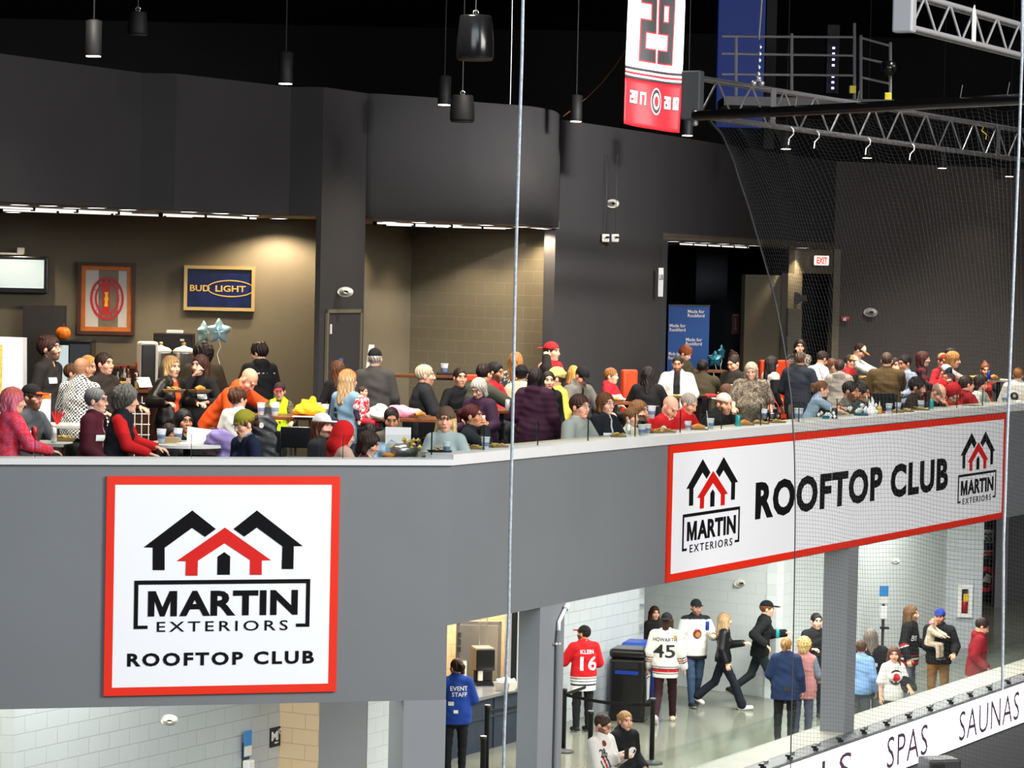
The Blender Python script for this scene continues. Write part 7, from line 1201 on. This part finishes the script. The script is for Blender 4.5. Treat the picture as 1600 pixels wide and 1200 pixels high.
place(1490, 549, 84, 'fair-haired child in pink-white sleeves reaching over the end table', Y=51.0, kid=1, H=1.45, lean=18, hair=('bob', 'a8743c'), L=(.46, .0, -.24, .4), R='reach', tops=[g('c9a294', 'sweater', pat=[('front', '8a2a30', .06)])])
place(1487, 543, 110, 'dark-haired head just behind the fair-haired child', Y=52.4, hair=('short', '120c0c'), tops=[g('1a1818')])
place(1481, 571, 40, 'child in navy and white cap and red striped jersey', Y=47.4, kid=1, H=1.5, nod=30, lean=12, hair=('short', '6a4a34'), skin='pink', hat=('cap', 'b9bcc4', '1a2030', 'f', '1c2436'), L='chin', R='near', tops=[g('bf141c', 'jersey', o=.03, pat=JR)])
place(1472, 604, 50, 'balding man in black hiding his face at the far counter', off=.6, legs='sit', nod=40, lean=20, skin='pink', hair=('sides', '8a7464'), L='chin', R='mouth', tops=[g('15181a', 'sweater')])
place(1493, 603, 30, 'person in red jersey with gold crest slumped at the counter', off=.7, legs='sit', wide=1.1, lean=28, nod=40, hair=('crop', '6a4a34'), hat=('hood', 'a8141c', 'a8141c'), tops=[g('b5131b', 'jersey', o=.03)], marks=[('crest', 'disc', False, .28, -.05, .16, 'yellow')])
place(1510, 587, 108, 'man in red hooded sweatshirt turned towards the rink end', off=.88, legs='sit', wide=1.2, hair=('short', '2e1f18'), skin='pink', L='table', R='table', tops=[g('8e0e16', 'hoodie', o=.034, hood=1)])
place(1534, 586, 56, 'woman with dark bob in cream sweater at the far counter', off=.85, fem=1, legs='sit', nod=14, hair=('bob', '201615'), skin='pink', L='table', R='table', tops=[g('c9c8c0', 'sweater', o=.028)])
place(1540, 563, 4, 'woman with hair bun and red top behind the pale table', Y=53.2, fem=1, legs='sit', hair=('bun', '6f3c1e'), skin='tan', nod=6, L='table', R='table', tops=[g('9a2418', 'top', pat=[('sleeve', '1a1416', 0, 1.)])])
place(1591, 575, 168, 'person in white jersey numbered 9, back turned, by the far rope', Y=46.5, wide=1.15, hair=('short', '8a5a2c'), L='near', R='near', tops=[g('cfc9c2', 'jersey', o=.032)], marks=[('lettering', '9', True, .27, -.05, .24, 'black')])
# --- the concourse below
ev = place(714, 1030, 190, 'event staff woman in blue and white jacket at the concession counter', H=1.7, floor=0, fem=1, wide=1.3, hair=('pony', '3a2214'), turn=-25, L='near', R='near', tops=[g('1b3f93', 'jacket', o=.03, hem=.16)], marks=[('lettering', 'EVENT', True, .40, .02, .065, 'white'), ('lettering', 'STAFF', True, .31, .03, .065, 'white'), ('stripe', 'patch', True, .17, -.10, .06, 'white'), ('stripe', 'patch', True, .05, -.03, .05, 'white')], pants=dict(col='14151a'))
place(913, 977, 203, 'man in red jersey numbered 16 and black cap at the condiment counter', Y=46.9, floor=0, wide=1.2, beard='15100e', turn=-30, hair=('crop', '17110f'), skin='tan', hat=('cap', '121214', 'b01a22'), L='table', R='near', tops=[g('c0131b', 'jersey', sl=.8, o=.034, hem=.24, pat=JR + [('hem', 'e8e8e6', -.26, -.12), ('hem', '101010', -.15, -.125), ('hem', '101010', -.09, -.07), ('hem', 'e8e8e6', -.125, -.09)])], marks=[('lettering', 'KLEIN', True, .42, 0, .065, 'white'), ('lettering', '16', True, .23, 0, .23, 'white', -1, 1.25)], pants=dict(col='17181d'))
place(1042, 957, 168, 'man in white jersey numbered 45 walking away in maroon shorts', floor=0, H=1.82, wide=1.15, legs='walk', stride=.28, hair=('bob', '3a261a'), hat=('cap', '141416', '141416', 'back'), L='down', R='down', tops=[g('dedcd6', 'jersey', o=.034, hem=.20, pat=JW + [('hem', '141414', -.06, -.04), ('hem', 'b8161e', -.10, -.08), ('hem', '141414', -.135, -.12)])], marks=[('lettering', 'HOWARTH', True, .42, 0, .06, 'black', -1, .9), ('lettering', '45', True, .24, 0, .21, 'black', -1, 1.25), ('shoulder_patch', 'disc', True, .465, .165, .06, 'gold')], pants=dict(col='2a0e16'), shoes='c9b9a2')
place(1023, 947, 20, 'woman with long auburn hair half behind the grey wall', Y=51.5, floor=0, fem=1, hair=('long', '3f1d14'), tops=[g('1d1b1c')], pants=dict(col='3f5068'))
place(1088, 936, 14, 'man in white jersey with crest and black cap walking with a drink', floor=0, H=1.82, wide=1.12, legs='walk', stride=.2, beard='6a4a34', hair=('crop', '5a4030'), hat=('cap', '15161a', '15161a'), R='down', L='plate', tops=[g('dddbd6', 'jersey', o=.034, hem=.16, pat=[('hem', '15161a', -.18, -.10), ('yoke', '191a1e', .505, .2), ('sleeve', '15161a', .50, .60)])], marks=[('crest', 'disc', False, .27, .01, .15, 'wood'), ('crest_face', 'disc', False, .26, .0, .09, 'skin_print'), ('crest_mark', 'patch', False, .33, .03, .04, 'red'), ('sleeve_number', '19', False, .455, .16, .08, 'white')], pants=dict(col='33465e'), shoes='2a2a2c')
can('dark can in the hand of the man with crest jersey', atY(1105, 985, 49.6), 'can_blue')
place(1133, 957, 88, 'blonde woman in black jacket and wide black trousers walking', floor=0, fem=1, H=1.68, legs='walk', stride=.42, turn=-20, hair=('long', 'a88c68'), roots='8a7050', L='plate', R='down', tops=[g('131316', 'jacket', o=.03, mat='leather', hem=.05)], pants=dict(col='121722', flare=.03), shoes='e0ded8')
place(1199, 938, 86, 'man in black puffer jacket and cap striding with a teal can', floor=0, H=1.83, wide=1.1, legs='walk', stride=.42, lean=8, hair=('short', '6a4024'), hat=('cap', '121214', '121214'), L='plate', R=(.02, .16, -.34, .6), tops=[g('15171a', 'jacket', o=.036, puff=1, hem=.12)], pants=dict(col='232b30'), shoes='1a1a1c')
can('teal can carried by the man in black puffer jacket', atY(1215, 997, 49.0), 'teal')
place(1229, 997, 172, 'woman with blond ponytail in blue jacket, back turned', floor=0, fem=1, H=1.68, wide=1.2, hair=('pony', '8a6638'), turn=15, L='near', R='down', tops=[g('142748', 'jacket', o=.036, hem=.2, flare=.03)], marks=[('belt_bag', 'patch', True, .0, .03, .08, 'black')], pants=dict(col='101114'))
place(1257, 995, 160, 'woman with curly blonde hair in pink puffer vest, back turned', floor=0, fem=1, wide=1.15, hair=('curly', 'c4a468'), R='near', tops=[g('6c7482', 'sweater', o=.018), g('b07a78', 'vest', sl=0, o=.042, puff=1, hem=.2)], pants=dict(col='4c5268'))
place(1276, 958, 15, 'person in black with red cup half behind the square pillar', floor=0, hair=('short', '17110f'), R='plate', tops=[g('17181a', 'jacket', o=.03)])
place(945, 1118, 62, 'bearded man with glasses in white jersey numbered 28 looking at his phone', floor=0, wide=1.22, nod=22, glasses=1, beard='4a3222', hair=('crop', '3a281c'), R='phone', L='phone', tops=[g('dddad6', 'jersey', o=.036, hem=.16, pat=JW)], marks=[('shoulder_patch', 'disc', False, .49, .12, .07, 'wood'), ('sleeve_number', '28', False, .38, .19, .10, 'black')])
tag(part('phone', bevel_box((-.035, -.004, -.07), (.035, .004, .07), .004), 'gloss_black', None, False, atY(979, 1178, 36.6), .6), 'black phone held by the man in jersey 28', 'phone')
place(977, 1112, 34, 'woman with long blond ponytail in black hoodie with white crest', floor=0, fem=1, wide=1.1, hair=('pony', 'a88254'), turn=5, L='lap', R='lap', tops=[g('121316', 'hoodie', o=.032, hood=1)], marks=[('crest', 'disc', False, .26, -.04, .15, 'white')])
place(1361, 982, 178, 'person with long grey-brown hair in black hoodie with white print, back turned', floor=0, wide=1.3, hair=('long', '6a6058'), tops=[g('17181b', 'hoodie', o=.036)], marks=[('print', 'patch', True, .36, 0, .03, 'white'), ('print', 'patch', True, .30, -.04, .05, 'white'), ('print', 'patch', True, .28, .06, .06, 'white'), ('print', 'patch', True, .20, .02, .04, 'white'), ('print', 'patch', True, .12, 0, .035, 'white')], pants=dict(col='6a6e74'))
place(1397, 1010, 22, 'girl with long brown hair in white tee with round red logo', floor=0, fem=1, H=1.6, turn=25, hair=('long', '5a3a2a'), skin='pink', L='near', R='down', tops=[g('dcd8d4', 'tee', sl=.45, o=.022)], marks=[('logo_ring', 'disc', False, .31, 0, .25, 'black'), ('logo_field', 'disc', False, .31, 0, .19, 'white'), ('logo_mark', 'disc', False, .31, .01, .14, 'red')], pants=dict(col='242c3c'))
blob_cloth('black_jacket', 'black jacket carried over the arm of the girl in white tee', 'jacket', atY(1410, 1066, 46.0), [((0, 0, 0), (.15, .08, .12)), ((.1, 0, -.08), (.14, .07, .10))], 'matt_black')
place(1424, 946, 68, 'long-haired man in dark jersey numbered 88 with red stripes', floor=0, wide=1.15, hair=('long', '6a4c30'), beard='8a6444', R='down', L='near', tops=[g('17171a', 'jersey', o=.034, hem=.18, pat=[('sleeve', 'b8222a', .50, .56), ('sleeve', 'd8d8d8', .58, .62), ('hem', 'b8222a', -.15, -.11), ('hem', 'd8d8d8', -.08, -.05), ('hem', 'b8222a', -.02, .0)])], marks=[('sleeve_number', '88', False, .30, .14, .09, 'white')], pants=dict(col='5b6472'))
place(1469, 951, -6, 'moustached man in blue cap and black hoodie carrying a child', floor=0, wide=1.15, turn=15, hair=('crop', '2a1c14'), beard='2a1c16', skin='pink', hat=('cap', '20358c', '1c2c74'), R=(.26, -.10, -.26, .6), L='near', tops=[g('17181a', 'hoodie', o=.034, hood=1)], pants=dict(col='8a5d2e'))
place(1459, 966, 55, 'toddler in cream outfit with pink ear muffs carried by the man', Y=49.5, kid=1, H=.86, floor=0, legs='sit', stool=False, lean=12, hair=('short', 'a88a5c'), L='reach', R='reach', tops=[g('c4b59c', 'top', o=.02)], pants=dict(col='b9ab96'))
tag(part('ear_muff', lathe([(0, -.03), (.045, -.02), (.045, .02), (0, .03)], 12), 'pink', None, True, atY(1455.5, 973, 49.4)), 'bright pink ear muff on the carried toddler', 'ear muff')
place(1538, 967, 86, 'man in dark red hoodie looking down beyond the rail', floor=0, wide=1.2, nod=26, lean=6, hair=('short', '2a1c15'), skin='pink', R='pocket', L='down', tops=[g('8a1420', 'hoodie', o=.036, hood=1, hem=.14)], marks=[('print', 'patch', False, .30, -.02, .04, 'white')], pants=dict(col='3f424c'))
place(1337, 1010, 60, 'boy in black jersey with orange crest beside the square pillar', floor=0, kid=1, H=1.38, hair=('short', '4a3020'), tops=[g('15151a', 'jersey', o=.03, hem=.16, pat=[('hem', 'b8161e', -.12, -.08), ('hem', 'd8d8d8', -.15, -.125)])], marks=[('crest', 'disc', False, .22, 0, .16, 'wood')], pants=dict(col='4a4c52'))
place(1346, 1000, 170, 'person in light blue fleece beside the boy in black jersey', floor=0, fem=1, hair=('short', '4a3426'), R='down', tops=[g('7fa3cf', 'fleece', o=.03)], pants=dict(col='4c525c'))
# ---------------------------------------------------------------- seats: black high chairs under the seated people
def make_stool():
    t = thing('high_chair', '', 'chair', (0, 0, 0), 0, 'black high chairs'); part('seat', bevel_box((-.2, -.2, -.05), (.2, .2, 0), .02), 'matt_black', t); part('backrest', bevel_box((-.2, -.23, .12), (.2, -.20, .36), .012), 'gloss_black', t)
    for x in (-.18, .18):
        for y_ in (-.18, .18): part('leg', box((x - .014, y_ - .014, -.62), (x + .014, y_ + .014, -.05)), 'dark_grey', t)
        part('back_post', box((x - .012, -.215, -.05), (x + .012, -.19, .14)), 'dark_grey', t)
    part('foot_rail', merge(box((-.18, .17, -.42), (.18, .19, -.40)), box((-.18, -.19, -.42), (.18, -.17, -.40))), 'dark_grey', t); return t
st0 = make_stool()
for px, y_, Y_, yw, lb in ((470, 690, 33.0, 175, 'empty beside the yellow plush table'), (415, 690, 32.1, 175, 'empty with the dark mottled jacket over it'), (575, 690, 33.2, 200, 'empty behind the red hood'), (690, 668, 35.6, 150, 'empty behind the brown beanie')): STOOLS.append((atY(px, y_, Y_), yw, F2 + .72, lb))
for i, (loc, yaw, pz, lab) in enumerate(STOOLS):
    o = st0 if i == 0 else dup(st0, loc); o.location = (loc[0], loc[1], pz); o.rotation_euler = (0, 0, math.radians(yaw + 180)); h = pz - F2
    o.scale = (1, 1, 1); o['label'] = 'black high chair ' + ('' if lab.startswith('empty') else 'under the ') + ' '.join(lab.split()[:10])
    for ch in o.children:
        if ch.name.startswith('leg'): ch.scale = (1, 1, h / .62); ch.location = (0, 0, 0)
